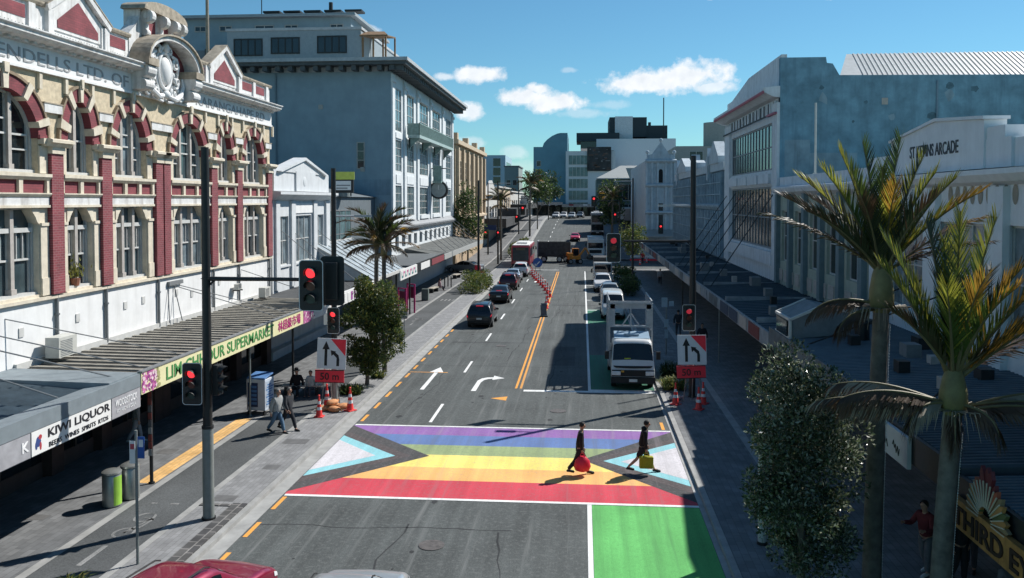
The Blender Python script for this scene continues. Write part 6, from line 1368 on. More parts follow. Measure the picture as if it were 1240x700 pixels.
m = MB(); m.box(-.36,.1,-.392,-.38,.35,1.35,0); m.box(.423,.43,-.3,.3,.35,1.4,1)
for k in range(9): m.box(.431,.434,-.28+.05*(k%3),.1+.06*(k%4),.42+k*.1,.48+k*.1,2)
for k in range(5): m.box(-.34+.03*k,.05,-.396,-.392,.45+k*.17,.55+k*.17,2)
m.build('door_panel', [mat('freezer navy', (.03,.05,.12), .3), mat('ice print pale', (.45,.53,.62), .5), mat('ice print blue', (.08,.2,.42), .5)], t)
for x, y in ((-.35,-.3),(.35,-.3),(-.35,.3),(.35,.3)): m = MB(); m.cyl((x-.04,y,.09),(x+.04,y,.09),.09,n=12); m.bar((x,y,.09),(x,y,.22),.05,.05); m.build('castor', BLACKM, t)
AWP = 'awning posts'
def post(lb, x, y, h, r=.05, m_=None, papers=False):
    t = thing('awning_post', lb, 'post', (x,y,.12), 0, AWP); m = MB(); m.cyl((0,0,0),(0,0,h),r,n=10); m.cyl((0,0,0),(0,0,.05),r*1.8,n=10); m.cyl((0,0,h-.04),(0,0,h),r*1.6,n=10); m.build('shaft', m_ or BLACKM, t)
    if papers:
        m = MB(); rr = random.Random(3)
        for k in range(9): z = .9+k*.23; m.box(-.06,.06,-r-.012,-r-.002,z,z+.2,rr.randrange(3))
        m.build('pasted_bill', [mat('bill pale', (.3,.3,.3)), mat('bill grey', (.12,.12,.13)), mat('bill red', (.25,.06,.05))], t)
post('black awning post covered in pasted bills near the steel bins', -13.45,25.3,3.1,.055,None,True); post('thin grey awning post beside the ice freezer', -13.6,33.6,3.1,.04,GREYST); post('black awning post near the far end of the supermarket sign', -13.5,38.5,3.1)
post('thin pale post of the right awning beyond the dark evergreen tree', 7.5,47,3.0,.035,GREYST); post('dark post of the right awning opposite the white gable box', 7.55,33,3.2); post('dark post of the right awning beyond the bus stop pole', 7.5,64,3.0)
t = thing('parking_sign', 'slim parking sign post with white and blue plates at the bottom left', 'road sign', (-10.8,19.6,.12)); m = MB(); m.cyl((0,0,0),(0,0,3.3),.035,n=10); m.build('post', GREYST, t)
m = MB(); m.box(-.14,.0,-.06,-.045,2.5,3.05,0); m.box(-.12,-.02,-.063,-.06,2.85,2.98,1); m.build('white_plate', [SIGNW, mat('plate red', (.5,.08,.1))], t); m = MB(); m.box(.05,.22,-.03,-.015,2.62,3.15,0); m.box(.08,.19,-.033,-.03,2.9,3.08,1); m.build('blue_plate', [BLU, CONEW], t)
t = thing('bus_stop_pole', 'bus stop pole with several small panels in the shade beside the white lorry', 'bus stop', (4.85,49.2,.12)); m = MB(); m.cyl((0,0,0),(0,0,3.3),.04,n=8); m.build('post', GREYST, t); m = MB(); PB = mat('pale blue panel', (.33,.42,.47), .5)
m.box(-.28,.05,-.05,-.03,2.75,3.3); m.box(.15,.42,-.03,-.01,2.8,3.1); m.box(-.12,.12,-.05,-.03,1.6,2.05); m.box(-.1,.1,-.05,-.03,.95,1.45); m.build('panel', PB, t)
t = thing('marker_post', 'thick white post on the right footpath half hidden by the dark evergreen tree', 'post', (4.66,22.1,.12)); m = MB(); m.cyl((0,0,.08),(0,0,2.9),.115,n=16); m.build('shaft', mat('off white post', (.42,.43,.42), .6, .1), t, smooth=True); m = MB(); m.cyl((0,0,0),(0,0,.08),.14,n=16); m.build('foot', BLACKM, t)
m = MB(); m.cyl((0,0,0),(0,0,2.4),.025,n=8); p = onZ(489.6,427,.12); m = MB(); m.cyl(p, p+Vector((0,0,2.6)), .03, n=8); m.box(p.x-.2,p.x+.2,p.y-.03,p.y-.015,p.z+2.0,p.z+2.55); solo(m, 'parking_sign', GREYST, 'thin sign post by the cycle path right of the bushy tree', 'road sign', tuple(p))
MAGP = mat('magenta post paint', (.42,.03,.14), .5, .1)
for k, (lb, x, y) in enumerate((('magenta framed stand nearest the cycle path right of the bushy tree', 491.5,386), ('magenta framed stand behind the other one right of the bushy tree', 502,379))):
    p = onZ(x, y, .12); t = thing('street_stand', lb, 'stand', tuple(p), 0, 'magenta stands'); m = MB(); m.bar((0,0,0),(0,0,2.3),.12,.12); m.bar((-.7,.6,0),(-.7,.6,2.3),.1,.1); m.bar((0,0,2.25),(-.7,.6,2.25),.08,.08); m.bar((0,0,1.2),(-.7,.6,1.2),.06,.06); m.build('frame', MAGP, t); m = MB(); m.bar((-.08,.07,1.6),(-.62,.53,1.6),.02,.9); m.build('panel', mat('dark red panel', (.2,.02,.06), .5), t)
p = onZ(515,364,.12); t = thing('utility_cabinet', 'grey green utility cabinet on the left footpath beyond the magenta stands', 'cabinet', tuple(p)); m = MB(); m.box(-.3,.3,-.25,.25,.05,1.05); m.build('casing', mat('cabinet green grey', (.12,.15,.14), .6), t, bevel=.02); m = MB(); m.box(-.27,.27,-.26,-.25,.1,1.0); m.build('door', mat('cabinet door', (.15,.18,.17), .6), t)
def bench(lb, p, rz):
    t = thing('bench', lb, 'bench', tuple(p), rz, 'footpath benches'); m = MB(); m.box(-.9,.9,-.25,.25,.4,.47); m.build('seat', mat('pale bench slats', (.42,.38,.32), .7, .2), t)
    for x in (-.7,.7): m = MB(); m.box(x-.08,x+.08,-.22,.22,0,.4); m.build('leg', BLACKM, t)
bench('dark low bench in the shade behind the left works board', Vector((-12.75,37.6,.12)), .1)
bench('low pale bench on the left footpath past the utility cabinet', onZ(525,354,.12), 1.4); bench('low pale bench nearer the tall white building on the left footpath', onZ(553,337,.12), 1.4)
for k, (x, y) in enumerate(((538.5,349),(542.5,347),(546.3,348))):
    p = onZ(x, y, .12); m = MB(); m.cyl(p, p+Vector((0,0,1.1)), .06, n=8); m.ball(p+Vector((0,0,1.1)), .065, 8, 6); solo(m, 'bollard', BLACKM, 'one of three slim black bollards by the benches on the left footpath', 'bollard', tuple(p), 'black bollards')
t = thing('site_barrier', 'white and red works barrier across the mouth of the side street', 'barrier', (9.5,123.0,0)); m = MB(); m.box(-2.6,2.6,-.05,.05,.8,1.1,0); m.box(-2.6,2.6,-.05,.05,.35,.6,1); m.build('rail', [CONEW, SIGR], t)
for x in (-2.3,0,2.3): m = MB(); m.box(x-.08,x+.08,-.3,.3,0,.08); m.bar((x,0,0),(x,0,1.15),.08,.08); m.build('leg', BLACKM, t)
# ================================================================== vehicles
def paint(name, c, metal=.3, rough=.32): return mat(name, c, rough, .04, 2, metal=metal, coat=.6, spec=.5)
TYRE = mat('tyre rubber', (.018,.018,.018), .85); RIM = mat('alloy rim', (.35,.36,.37), .35, .05, 4, metal=.7); CARGL = glass_mat('car glass', (.012,.016,.02), .05, .3); HEADL = mat('headlamp lens', (.72,.74,.75), .12, .1, 8); TAILL = mat('tail lamp lens', (.28,.012,.02), .2); BRAKE = mat('lit brake lamp', (.8,.03,.06), emit=.35); PLATE = mat('number plate', (.65,.65,.62), .5); TRIM = mat('black plastic trim', (.016,.016,.017), .6)
def cr(a, b, c, d, t): return .5*((2*b)+(-a+c)*t+(2*a-5*b+4*c-d)*t*t+(-a+3*b-3*c+d)*t**3)
# station: y, half width, sill z, belt z, top z, half width of top
CARS = {
 'suv': [(-2.28,.76,.48,.78,.84,.74),(-2.22,.87,.34,.98,1.04,.80),(-2.14,.90,.30,1.06,1.14,.80),(-1.86,.92,.27,1.08,1.58,.66),(-1.3,.93,.26,1.06,1.66,.66),(-.4,.93,.26,1.03,1.69,.67),(.3,.93,.26,1.01,1.62,.65),(1.08,.93,.26,1.0,1.10,.80),(1.7,.91,.28,.95,1.03,.78),(2.15,.86,.34,.80,.88,.72),(2.28,.76,.46,.62,.68,.66)],
 'sedan': [(-2.35,.74,.45,.72,.80,.70),(-2.28,.84,.32,.92,1.0,.76),(-2.1,.88,.28,.98,1.06,.76),(-1.72,.90,.25,.99,1.10,.74),(-1.0,.91,.24,.98,1.40,.60),(-.3,.91,.24,.96,1.46,.61),(.35,.91,.24,.94,1.40,.60),(1.15,.91,.24,.92,1.0,.78),(1.8,.89,.26,.84,.92,.76),(2.2,.83,.32,.70,.78,.70),(2.34,.72,.44,.54,.60,.62)],
 'van': [(-2.4,.78,.45,1.1,1.85,.72),(-2.36,.86,.32,1.15,1.93,.76),(-1.9,.90,.28,1.15,1.98,.78),(-.6,.90,.28,1.15,2.0,.79),(.6,.90,.28,1.14,1.98,.78),(1.35,.90,.28,1.12,1.90,.74),(2.02,.89,.28,1.06,1.2,.78),(2.3,.84,.33,.85,.95,.72),(2.42,.74,.42,.60,.68,.66)],
}
def surf(st):
    def ring(k):
        y, hw, zl, zb, zt, ht = st[k]; dz = zb-zl
        h = [(hw*.86,zl),(hw*.98,zl+dz*.28),(hw,zl+dz*.68),(hw*.97,zb),(ht+(hw*.97-ht)*.14,zt-(zt-zb)*.16),(ht*.82,zt-.004),(0,zt+.02)]
        return [Vector((x,y,z)) for x, z in h]+[Vector((-x,y,z)) for x, z in h[:-1][::-1]]
    rings = [ring(k) for k in range(len(st))]; nu, nv = len(st), 13
    def S(u, v):
        u = min(max(u,0),nu-1-1e-6); v = min(max(v,0),nv-1-1e-6); i = int(u); j = int(v); a = u-i; b = v-j
        def row(ii):
            ii = min(max(ii,0),nu-1); r_ = rings[ii]; lin = r_[j].lerp(r_[j+1], b); q = [r_[min(max(j+o,0),nv-1)] for o in (-1,0,1,2)]; c = cr(*q, b); return lin*.55+c*.45
        q = [row(i+o) for o in (-1,0,1,2)]; return cr(*q, a)*.6+q[1].lerp(q[2],a)*.4
    return S, nu, nv
def patch(m, S, u0, u1, v0, v1, off=.008, nu=6, nv=5, mi=0):
    P = [[S(u0+(u1-u0)*i/nu, v0+(v1-v0)*j/nv) for j in range(nv+1)] for i in range(nu+1)]; vs = []
    for i in range(nu+1):
        for j in range(nv+1):
            a = P[min(i+1,nu)][j]-P[max(i-1,0)][j]; b = P[i][min(j+1,nv)]-P[i][max(j-1,0)]; n = a.cross(b)
            if n.length < 1e-9: n = Vector((0,0,1))
            n.normalize(); c = P[i][j]-Vector((0,P[i][j].y,.75))
            if n.dot(c) < 0 and abs(n.dot(c)) > .02: n = -n
            vs.append(P[i][j]+n*off)
    m.add(vs, [(i*(nv+1)+j,(i+1)*(nv+1)+j,(i+1)*(nv+1)+j+1,i*(nv+1)+j+1) for i in range(nu) for j in range(nv)], mi)
def wheel(t, x, y, r=.33, w=.2):
    s = 1 if x > 0 else -1; m = MB(); m.cyl((x-w/2,y,r),(x+w/2,y,r),r,n=20); o = m.build('wheel', TYRE, t, smooth=True); m = MB(); m.cyl((x+s*(w/2-.01),y,r),(x+s*(w/2+.012),y,r),r*.66,n=16); m.build('rim', RIM, o)
def car(kind, label, loc, rz, pm, group=None, brake=False, hi=False, name='parked_car', cat='car', sc=1.0):
    st = CARS[kind]; S, nu, nv = surf(st); t = thing(name, label, cat, loc, rz, group); k = 4 if hi else 3; U = (nu-1)*k; V = (nv-1)*3
    m = MB(); m.add([S(i/k, j/3) for i in range(U+1) for j in range(V+1)], [(i*(V+1)+j,(i+1)*(V+1)+j,(i+1)*(V+1)+j+1,i*(V+1)+j+1) for i in range(U) for j in range(V)])
    b = len(m.v); m.f.append(tuple(range(V+1))); m.m.append(0); m.f.append(tuple(U*(V+1)+j for j in range(V+1))); m.m.append(0)
    m.box(-.78,.78,st[1][0]+.15,st[-2][0]-.15,.22,.4,1)
    m.build('body', [pm, TRIM], t, smooth=True)
    if kind == 'suv': ws, rw, sw, roof = (6.12,6.92), (2.12,2.9), [(3.05,4.35),(4.5,6.05)], None
    elif kind == 'sedan': ws, rw, sw, roof = (6.12,6.92), (3.12,3.92), [(3.9,5.0),(5.12,6.3)], None
    else: ws, rw, sw, roof = (5.12,5.92), (.1,.95), [(4.15,5.3)], None
    m = MB(); patch(m, S, ws[0], ws[1], 4.45, 7.55, nv=9); m.build('windscreen', CARGL, t, smooth=True)
    m = MB()
    if kind != 'van': patch(m, S, rw[0], rw[1], 4.6, 7.4, nv=9)
    else: m.obox((0,st[0][0]-.0,1.55),(1.3,.03,.55))
    m.build('rear_window', CARGL, t, smooth=True)
    for (a, b_) in sw:
        for (v0, v1) in ((3.12,3.95),(8.05,8.88)): m = MB(); patch(m, S, a, b_, v0, v1, nv=3); m.build('side_window', CARGL, t, smooth=True)
    n = nu-1
    for (v0, v1) in ((2.1,2.95),(9.05,9.9)):
        m = MB(); patch(m, S, n-1.35, n-.3, v0+.25, v1, .01); m.build('headlight', HEADL, t, smooth=True); m = MB(); patch(m, S, .45 if kind != 'van' else .2, 1.5 if kind != 'van' else 1.0, v0+.3, v1, .01); m.build('tail_light', BRAKE if brake else TAILL, t, smooth=True)
    m = MB(); z = st[-1][2]; m.obox((0,st[-1][0]+.005,z+.1),(st[-1][1]*1.3,.02,.10)); m.obox((0,st[-1][0]+.0,z-.02),(st[-1][1]*1.5,.03,.1)); m.build('grille', TRIM, t)
    m = MB(); m.obox((0,st[0][0]-.015,st[0][2]+.2),(.38,.015,.12)); m.obox((0,st[-1][0]+.02,st[-1][2]+.03),(.36,.012,.11)); m.build('number_plate', PLATE, t)
    m = MB(); m.obox((0,st[0][0]+.02,st[0][2]-.02),(st[0][1]*1.9,.06,.2)); m.build('rear_bumper', TRIM, t, bevel=.02)
    if kind == 'suv' or brake: m = MB(); m.obox((0,st[3][0]-.12 if kind == 'suv' else st[3][0]-.2,st[3][4]-.03 if kind == 'suv' else st[3][4]+.02),(.5,.06,.03)); m.build('high_brake_light', BRAKE if brake else TAILL, t)
    yb = st[ {'suv':6,'sedan':6,'van':5}[kind] ][0]+.45
    for s in (-1, 1): m = MB(); m.ball((s*1.0,yb,1.02 if kind != 'van' else 1.15),(.11,.07,.08),10,6); m.bar((s*.88,yb+.03,.98 if kind != 'van' else 1.1),(s*1.0,yb,1.0 if kind != 'van' else 1.13),.05,.04); m.build('mirror', pm if hi else TRIM, t, smooth=True)
    for x in (-.80,.80):
        for y in (-1.38, 1.42): wheel(t, x, y)
    if kind == 'suv':
        for x in (-.58,.58): m = MB(); m.tube([(x,-1.6,1.66),(x,-1.5,1.72),(x,.0,1.74),(x,.15,1.68)], .018, 6); m.build('roof_rail', TRIM, t)
    return t
QL = 'cars queueing in the left lane'
car('suv', 'dark blue black four wheel drive, last in the left queue', (-7.22,61.3,0), 0, paint('blue black car paint', (.012,.016,.024)), QL, True)
car('sedan', 'black liftback car second in the left queue', (-7.25,75.6,0), 0, paint('black car paint', (.011,.011,.013)), QL, True)
car('suv', 'dark red car ahead of the black liftback in the left queue', (-7.4,86.4,0), 0, paint('dark red car paint', (.06,.012,.02)), QL, True)
car('sedan', 'silver blue saloon between the dark red car and the white car in the left queue', (-7.6,93.8,0), 0, paint('silver blue car paint', (.30,.36,.42)), QL)
car('suv', 'white car directly behind the red bus', (-7.25,101.2,0), 0, paint('white car paint', (.62,.62,.62), .0), QL, True)
car('suv', 'dark red car at the bottom of the picture beside the left kerb', (-8.0,16.1,0), R(-12), paint('crimson car paint', (.25,.012,.045), .35), None, False, True)
car('suv', 'silver car cut by the bottom edge of the picture in the middle lane', (-4.6,15.9,0), 0, paint('silver car paint', (.45,.48,.50), .5), None, False, True)
RLN = 'vehicles standing on the right side'
car('van', 'white people carrier van behind the white cage lorry', (2.35,66.2,0), math.pi, paint('white van paint', (.58,.6,.6), .0), RLN, name='parked_van', cat='van')
car('sedan', 'silver saloon partly hidden behind the white people carrier', (2.55,78.0,0), math.pi, paint('silver saloon paint', (.36,.38,.39), .5), RLN)
car('suv', 'white utility car with dark windscreen behind the silver saloon', (2.05,85.5,0), math.pi, paint('white car paint', (.62,.62,.62)), RLN)
car('sedan', 'red car with a pale bonnet facing the camera beyond the works', (-1.3,158,gz(158)), math.pi, paint('bright red car paint', (.5,.03,.07), .1), None)
for k, (lb, px, Y, c) in enumerate((('leftmost far car at the top of the street', 674,222,(.5,.5,.5)),('white far car second from the left at the top of the street', 683,224,(.6,.6,.6)),('silver far car third from the left at the top of the street', 693,221,(.35,.38,.4)),('rightmost far car at the top of the street', 703,226,(.08,.09,.1)))):
    car('suv', lb, ((px-705)/LENS_PX*Y, Y, gz(Y)), math.pi-.1, paint('far car paint '+lb.split()[0], c, .1), 'far cars at the top of the street')
car('sedan', 'grey car turning at the left junction by the far lamp posts', (-14.5,104,.1), 1.2, paint('grey car paint', (.2,.21,.22)), None)

# white cage lorry --------------------------------------------------------------
WTR = paint('lorry white paint', (.60,.62,.62), 0, .4); CAGE = mat('pale cage steel', (.40,.42,.43), .5, .12, 5); 
t = thing('cage_lorry', 'white lorry with a tall steel cage body at the green bus lane, facing the camera', 'lorry', (2.42,43.4,0), math.pi)
m = MB(); st = [(1.25,.98,.55,1.35,2.2,.92),(1.45,1.02,.48,1.35,2.3,.94),(2.3,1.03,.48,1.32,2.32,.94),(2.62,1.03,.48,1.30,2.22,.92),(3.02,1.03,.46,1.18,1.38,.99),(3.16,1.02,.44,.95,1.04,.99),(3.22,.97,.46,.82,.88,.95)]
S, nu, nv = surf(st); k = 4; U = (nu-1)*k; V = 36
m.add([S(i/k, j/3) for i in range(U+1) for j in range(V+1)], [(i*(V+1)+j,(i+1)*(V+1)+j,(i+1)*(V+1)+j+1,i*(V+1)+j+1) for i in range(U) for j in range(V)]); m.f.append(tuple(range(V+1))); m.m.append(0); m.f.append(tuple(U*(V+1)+j for j in range(V+1))); m.m.append(0)
m.build('cab', WTR, t, smooth=True)
m = MB(); patch(m, S, 3.12, 3.95, 4.3, 7.7, .012, nv=10); m.build('windscreen', CARGL, t, smooth=True)
for v0, v1 in ((3.1,3.95),(8.05,8.9)): m = MB(); patch(m, S, 1.5, 3.1, v0, v1, .012); m.build('side_window', CARGL, t, smooth=True)
m = MB(); m.box(-1.0,1.0,3.1,3.235,.68,.98); m.box(-.56,.56,3.2,3.26,.70,.95); m.prism([(-1.0,3.05,1.14),(1.0,3.05,1.14),(.8,3.20,1.08),(0,3.22,1.06),(-.8,3.20,1.08)],(0,0,.05)); m.build('grille', TRIM, t)
m = MB(); m.box(-1.04,1.04,3.0,3.32,.36,.66); m.build('bumper', TRIM, t, bevel=.03)
for s in (-1,1): m = MB(); m.obox((s*.79,3.22,.83),(.42,.12,.2),(0,0,-s*.12)); m.build('headlight', HEADL, t, bevel=.03); m = MB(); m.obox((s*1.22,2.75,1.6),(.2,.1,.38)); m.bar((s*1.0,2.6,1.8),(s*1.22,2.75,1.75),.03,.03); m.build('mirror', TRIM, t, bevel=.03)
m = MB(); m.obox((.5,3.3,.93),(.14,.05,.08)); m.build('indicator', mat('amber indicator', (.7,.35,.05), .3), t)
m = MB(); m.box(-.19,.19,3.325,3.34,.44,.57); m.build('number_plate', PLATE, t)
m = MB(); m.prism([(-.85,1.3,2.32),(-.85,2.3,2.34),(-.85,1.5,2.52),(-.85,1.3,2.55)],(1.7,0,0)); m.box(-.35,.35,1.7,2.0,2.42,2.5); m.build('roof_deflector', mat('blue deflector', (.26,.36,.45), .4, .1), t)
m = MB(); m.obox((.25,2.9,1.45),(.3,.2,.12)); m.build('hi_vis_vest', mat('hi vis yellow', (.5,.6,.05), .7), t)
m = MB(); m.box(-1.08,1.08,-3.0,1.05,.72,.92,0); 
for x in (-1.05,1.05):
    for y in (1.05,-.3,-1.65,-2.95): m.bar((x,y,.92),(x,y,3.9),.08,.08)
    for z in (1.4,1.9,2.4,2.9,3.4,3.9): m.bar((x,-2.95,z+.1),(x,1.05,z+.1),.05,.06)
m.bar((-1.05,1.05,3.9),(1.05,1.05,3.9),.1,.1); m.bar((-1.05,1.05,2.75),(1.05,1.05,2.75),.09,.09); m.bar((0,1.05,2.75),(0,1.05,3.9),.06,.06); m.bar((0,1.06,3.4),(-.45,1.06,2.75),.06,.06); m.bar((0,1.06,3.4),(.45,1.06,2.75),.06,.06)
m.box(-1.05,-.78,1.0,1.04,2.7,3.9); m.box(.78,1.05,1.0,1.04,2.7,3.9); m.box(-1.05,1.05,1.0,1.04,3.62,4.0); m.box(-1.05,1.05,1.0,1.04,.92,1.9)
m.build('cage_body', CAGE, t)
for x in (-.88,.88):
    wheel(t, x, 2.2, .40, .24); wheel(t, x, -1.7, .40, .34)
m = MB(); m.box(-.6,.6,-2.9,2.6,.45,.72); m.build('chassis', TRIM, t)

def boxy(name, label, cat, loc, rz, w, l, h, pm, wind, roofm=None, group=None, decks=1, low=.32, rear=False, rearpm=None):
    t = thing(name, label, cat, loc, rz, group); m = MB(); m.box(-w/2,w/2,-l/2,l/2,low,h,0); m.build('body', pm, t, bevel=.12, seg=3)
    if roofm: m = MB(); m.box(-w/2+.12,w/2-.12,-l/2+.15,l/2-.15,h-.01,h+.1); m.box(-.7,.7,-l/4,l/4-.6,h+.1,h+.32); m.build('roof_unit', roofm, t, bevel=.04)
    for d in range(decks):
        z0, z1 = wind[d]; m = MB(); m.box(-w/2+.14,w/2-.14,l/2-.02,l/2+.012,z0,z1); m.build('windscreen', CARGL, t, bevel=.0)
        m = MB(); m.box(-w/2+.25,w/2-.25,-l/2-.012,-l/2+.02,z0+.1,z1-.05); m.build('rear_window', CARGL, t)
        for s in (-1,1): m = MB(); m.box(min(s*w/2,s*(w/2+.01)),max(s*w/2,s*(w/2+.01)),-l/2+.5,l/2-.4,z0+.25,z1-.1); m.build('side_window', CARGL, t)
    for s in (-1,1):
        m = MB(); m.box(s*(w/2-.3)-.18,s*(w/2-.3)+.18,l/2-.01,l/2+.02,low+.35,low+.55); m.build('headlight', HEADL, t); m = MB(); m.box(s*(w/2-.2)-.09,s*(w/2-.2)+.09,-l/2-.02,-l/2+.01,low+.5,low+.95); m.build('tail_light', TAILL, t)
        m = MB(); m.obox((s*(w/2+.2),l/2+.1,h-.9 if decks == 1 else 2.2),(.16,.1,.4)); m.bar((s*(w/2-.05),l/2-.05,h-.6 if decks == 1 else 2.4),(s*(w/2+.2),l/2+.1,h-.68 if decks == 1 else 2.35),.04,.04); m.build('mirror', TRIM, t)
        for y in (l/2-2.2 if l > 7 else l/2-.9, -l/2+2.6 if l > 7 else -l/2+1.1): wheel(t, s*(w/2-.14), y, .46, .28)
    m = MB(); m.box(-w/2+.1,w/2-.1,l/2-.0,l/2+.03,low,low+.3); m.box(-w/2+.1,w/2-.1,-l/2-.03,-l/2,low,low+.3); m.build('bumper', TRIM, t)
    m = MB(); m.box(-.26,.26,l/2+.03,l/2+.04,low+.08,low+.22); m.box(-.26,.26,-l/2-.04,-l/2-.03,low+.08,low+.22); m.build('number_plate', PLATE, t); return t
REDBUS = paint('bus red', (.32,.02,.04), 0, .4)
t = boxy('city_bus', 'red single deck bus with a white roof in the left lane', 'bus', (-8.15,117.5,gz(117)), 0, 2.5, 11, 3.0, REDBUS, ((1.2,2.7),), mat('bus white roof', (.66,.66,.64), .5, .1))
m = MB(); m.box(-1.05,1.05,-5.535,-5.51,1.0,2.75); m.build('rear_panel', mat('dark bus rear', (.03,.045,.055), .25, .4, 2), t); m = MB(); m.box(-.6,.6,-5.55,-5.536,2.4,2.66); m.build('route_display', mat('display amber off', (.08,.07,.04), .4), t)
boxy('double_decker_bus', 'grey double deck bus facing the camera beyond the white truck', 'bus', (3.0,172,gz(172)), math.pi, 2.55, 11, 4.3, paint('bus grey', (.22,.25,.27), .1, .4), ((.95,2.1),(2.55,3.9)), mat('bus pale roof', (.55,.56,.56), .5), decks=2)
# white flat fronted truck by the works
t = boxy('delivery_truck', 'white flat fronted truck facing the camera beside the orange digger', 'truck', (2.0,127.5,gz(127)), math.pi, 2.45, 2.2, 3.15, paint('truck white', (.60,.61,.61), 0, .4), ((1.75,2.55),), None); m = MB(); m.box(-1.2,1.2,-7.5,-1.3,.9,3.3,0); m.build('cargo_box', paint('truck white', (.6,.61,.61)), t, bevel=.03); m = MB(); m.box(-.9,.9,1.1,1.135,1.0,1.5); m.box(-1.1,1.1,1.1,1.14,.5,.62); m.build('grille', TRIM, t); m = MB(); m.box(-1.0,1.0,.1,.6,3.15,3.35); m.build('roof_deflector', mat('truck visor', (.5,.5,.5)), t)
for x in (-.95,.95): wheel(t, x, -6.2, .46, .3)
t = boxy('parked_van', 'white high roofed van with an open box behind the white utility car', 'van', (2.25,94.5,0), math.pi, 2.0, 4.8, 2.3, paint('white van paint', (.58,.6,.6), 0), ((1.25,2.1),), None, RLN); m = MB(); m.box(-1.0,1.0,-2.4,.9,2.3,2.75); m.build('roof_rack', mat('rack dark', (.05,.05,.05)), t)
# side-on tipper trailer and orange digger
t = thing('tipper_trailer', 'dark high sided trailer with a pale end frame standing across the road', 'trailer', (-4.0,123.2,.1), math.pi/2); m = MB(); w = 1.2; L = 2.35
m.box(-w,-w+.08,-L,L,.9,2.9,0); m.box(w-.08,w,-L,L,.9,2.9,0); m.box(-w,w,-L,L,.8,.95,0); m.box(-w,w,-L,-L+.08,.9,2.9,0)
for k in range(7): y = -L+.2+k*.7; m.box(w,w+.06,y,y+.09,.85,2.9,0); m.box(-w-.06,-w,y,y+.09,.85,2.9,0)
m.build('body', mat('dark tipper steel', (.06,.066,.064), .7, .5, 2), t); m = MB()
for x in (-w,w): m.bar((x,L+.05,.3),(x,L+.05,3.05),.14,.14)
m.bar((-w,L+.05,3.05),(w,L+.05,3.05),.14,.14); m.bar((-w,L+.05,.9),(w,L+.05,.9),.14,.14); m.bar((-w,L+.05,.3),(-w,L+1.0,.05),.1,.1); m.bar((w,L+.05,.3),(w,L+1.0,.05),.1,.1); m.build('end_frame', CAGE, t)
for y in (-1.7,-.75,1.5):
    for x in (-.95,.95): wheel(t, x, y, .45, .3)
DIG = mat('digger orange paint', (.55,.20,.03), .5, .2, 3)
t = thing('excavator', 'orange wheeled digger with folded arm in front of the dark trailer', 'excavator', (-1.1,120.4,.05), R(-75)); t.scale = (.7,.7,.7); m = MB(); m.box(-1.0,1.0,-1.3,1.1,.9,1.6); m.box(-.95,.95,-1.5,-.5,1.6,2.2); m.build('body', DIG, t, bevel=.06)
m = MB()
for x in (-.9,-.02):
    for y in (-.3,.95): m.bar((x,y,1.6),(x,y,3.0),.09,.09)
m.box(-.96,.04,-.36,1.02,2.95,3.08); m.build('cab_frame', DIG, t, bevel=.02); m = MB(); m.box(-.86,-.06,-.26,.9,1.65,2.95); m.build('cab_glass', CARGL, t)
m = MB(); m.bar((.45,.8,1.5),(.45,2.2,3.2),.3,.36); m.bar((.45,2.2,3.2),(.45,3.0,1.9),.24,.3); m.build('arm', DIG, t, bevel=.03); m = MB(); m.prism([(.05,2.75,1.95),(.05,3.3,1.9),(.05,3.3,1.2),(.05,2.8,1.0),(.05,2.5,1.4)],(.8,0,0)); m.build('bucket', mat('bucket steel', (.08,.075,.07), .6, .3), t)
for x in (-.95,.95):
    for y in (-1.0,1.0): wheel(t, x, y, .5, .4)
# ================================================================== people
SKIN = mat('skin', (.42,.24,.17), .55, .06, 8); SKIN2 = mat('light skin', (.52,.33,.25), .55, .06, 8)
def skinned(chains, root=0, lvl=2):
    """one continuous surface grown from joint chains; chains = list of lists of (key, pos, radius)"""
    idx = {}; vs = []; rs = []; es = []
    for ch in chains:
        prev = None
        for (k, p, r_) in ch:
            if k not in idx: idx[k] = len(vs); vs.append(Vector(p)); rs.append(r_ if isinstance(r_, tuple) else (r_, r_))
            if prev is not None and (prev, idx[k]) not in es: es.append((prev, idx[k]))
            prev = idx[k]
    me = bpy.data.meshes.new('t'); me.from_pydata(vs, es, []); o = bpy.data.objects.new('t', me); COL.objects.link(o)
    md = o.modifiers.new('s', 'SKIN'); md.use_smooth_shade = True
    if not me.skin_vertices: pass
    for i, sv in enumerate(me.skin_vertices[0].data): sv.radius = rs[i]; sv.use_root = (i == root)
    sub = o.modifiers.new('u', 'SUBSURF'); sub.levels = lvl; sub.render_levels = lvl
    dg = bpy.context.evaluated_depsgraph_get(); dg.update(); out = bpy.data.meshes.new_from_object(o.evaluated_get(dg))
    bpy.data.objects.remove(o); bpy.data.meshes.remove(me); return out
def link_mesh(me, name, m, parent):
    me.name = name; me.materials.clear(); me.materials.append(m); 
    for p in me.polygons: p.use_smooth = True; p.material_index = 0
    o = bpy.data.objects.new(name, me); COL.objects.link(o); o.parent = parent; return o
def join_mb(me, mb):
    """adds the builder's faces to a grown mesh so that it stays one body"""
    bm = bmesh.new(); bm.from_mesh(me); vs = [bm.verts.new(v) for v in mb.v]
    for f in mb.f:
        try: bm.faces.new([vs[i] for i in f])
        except ValueError: pass
    bmesh.ops.recalc_face_normals(bm, faces=bm.faces); bm.to_mesh(me); bm.free(); return me
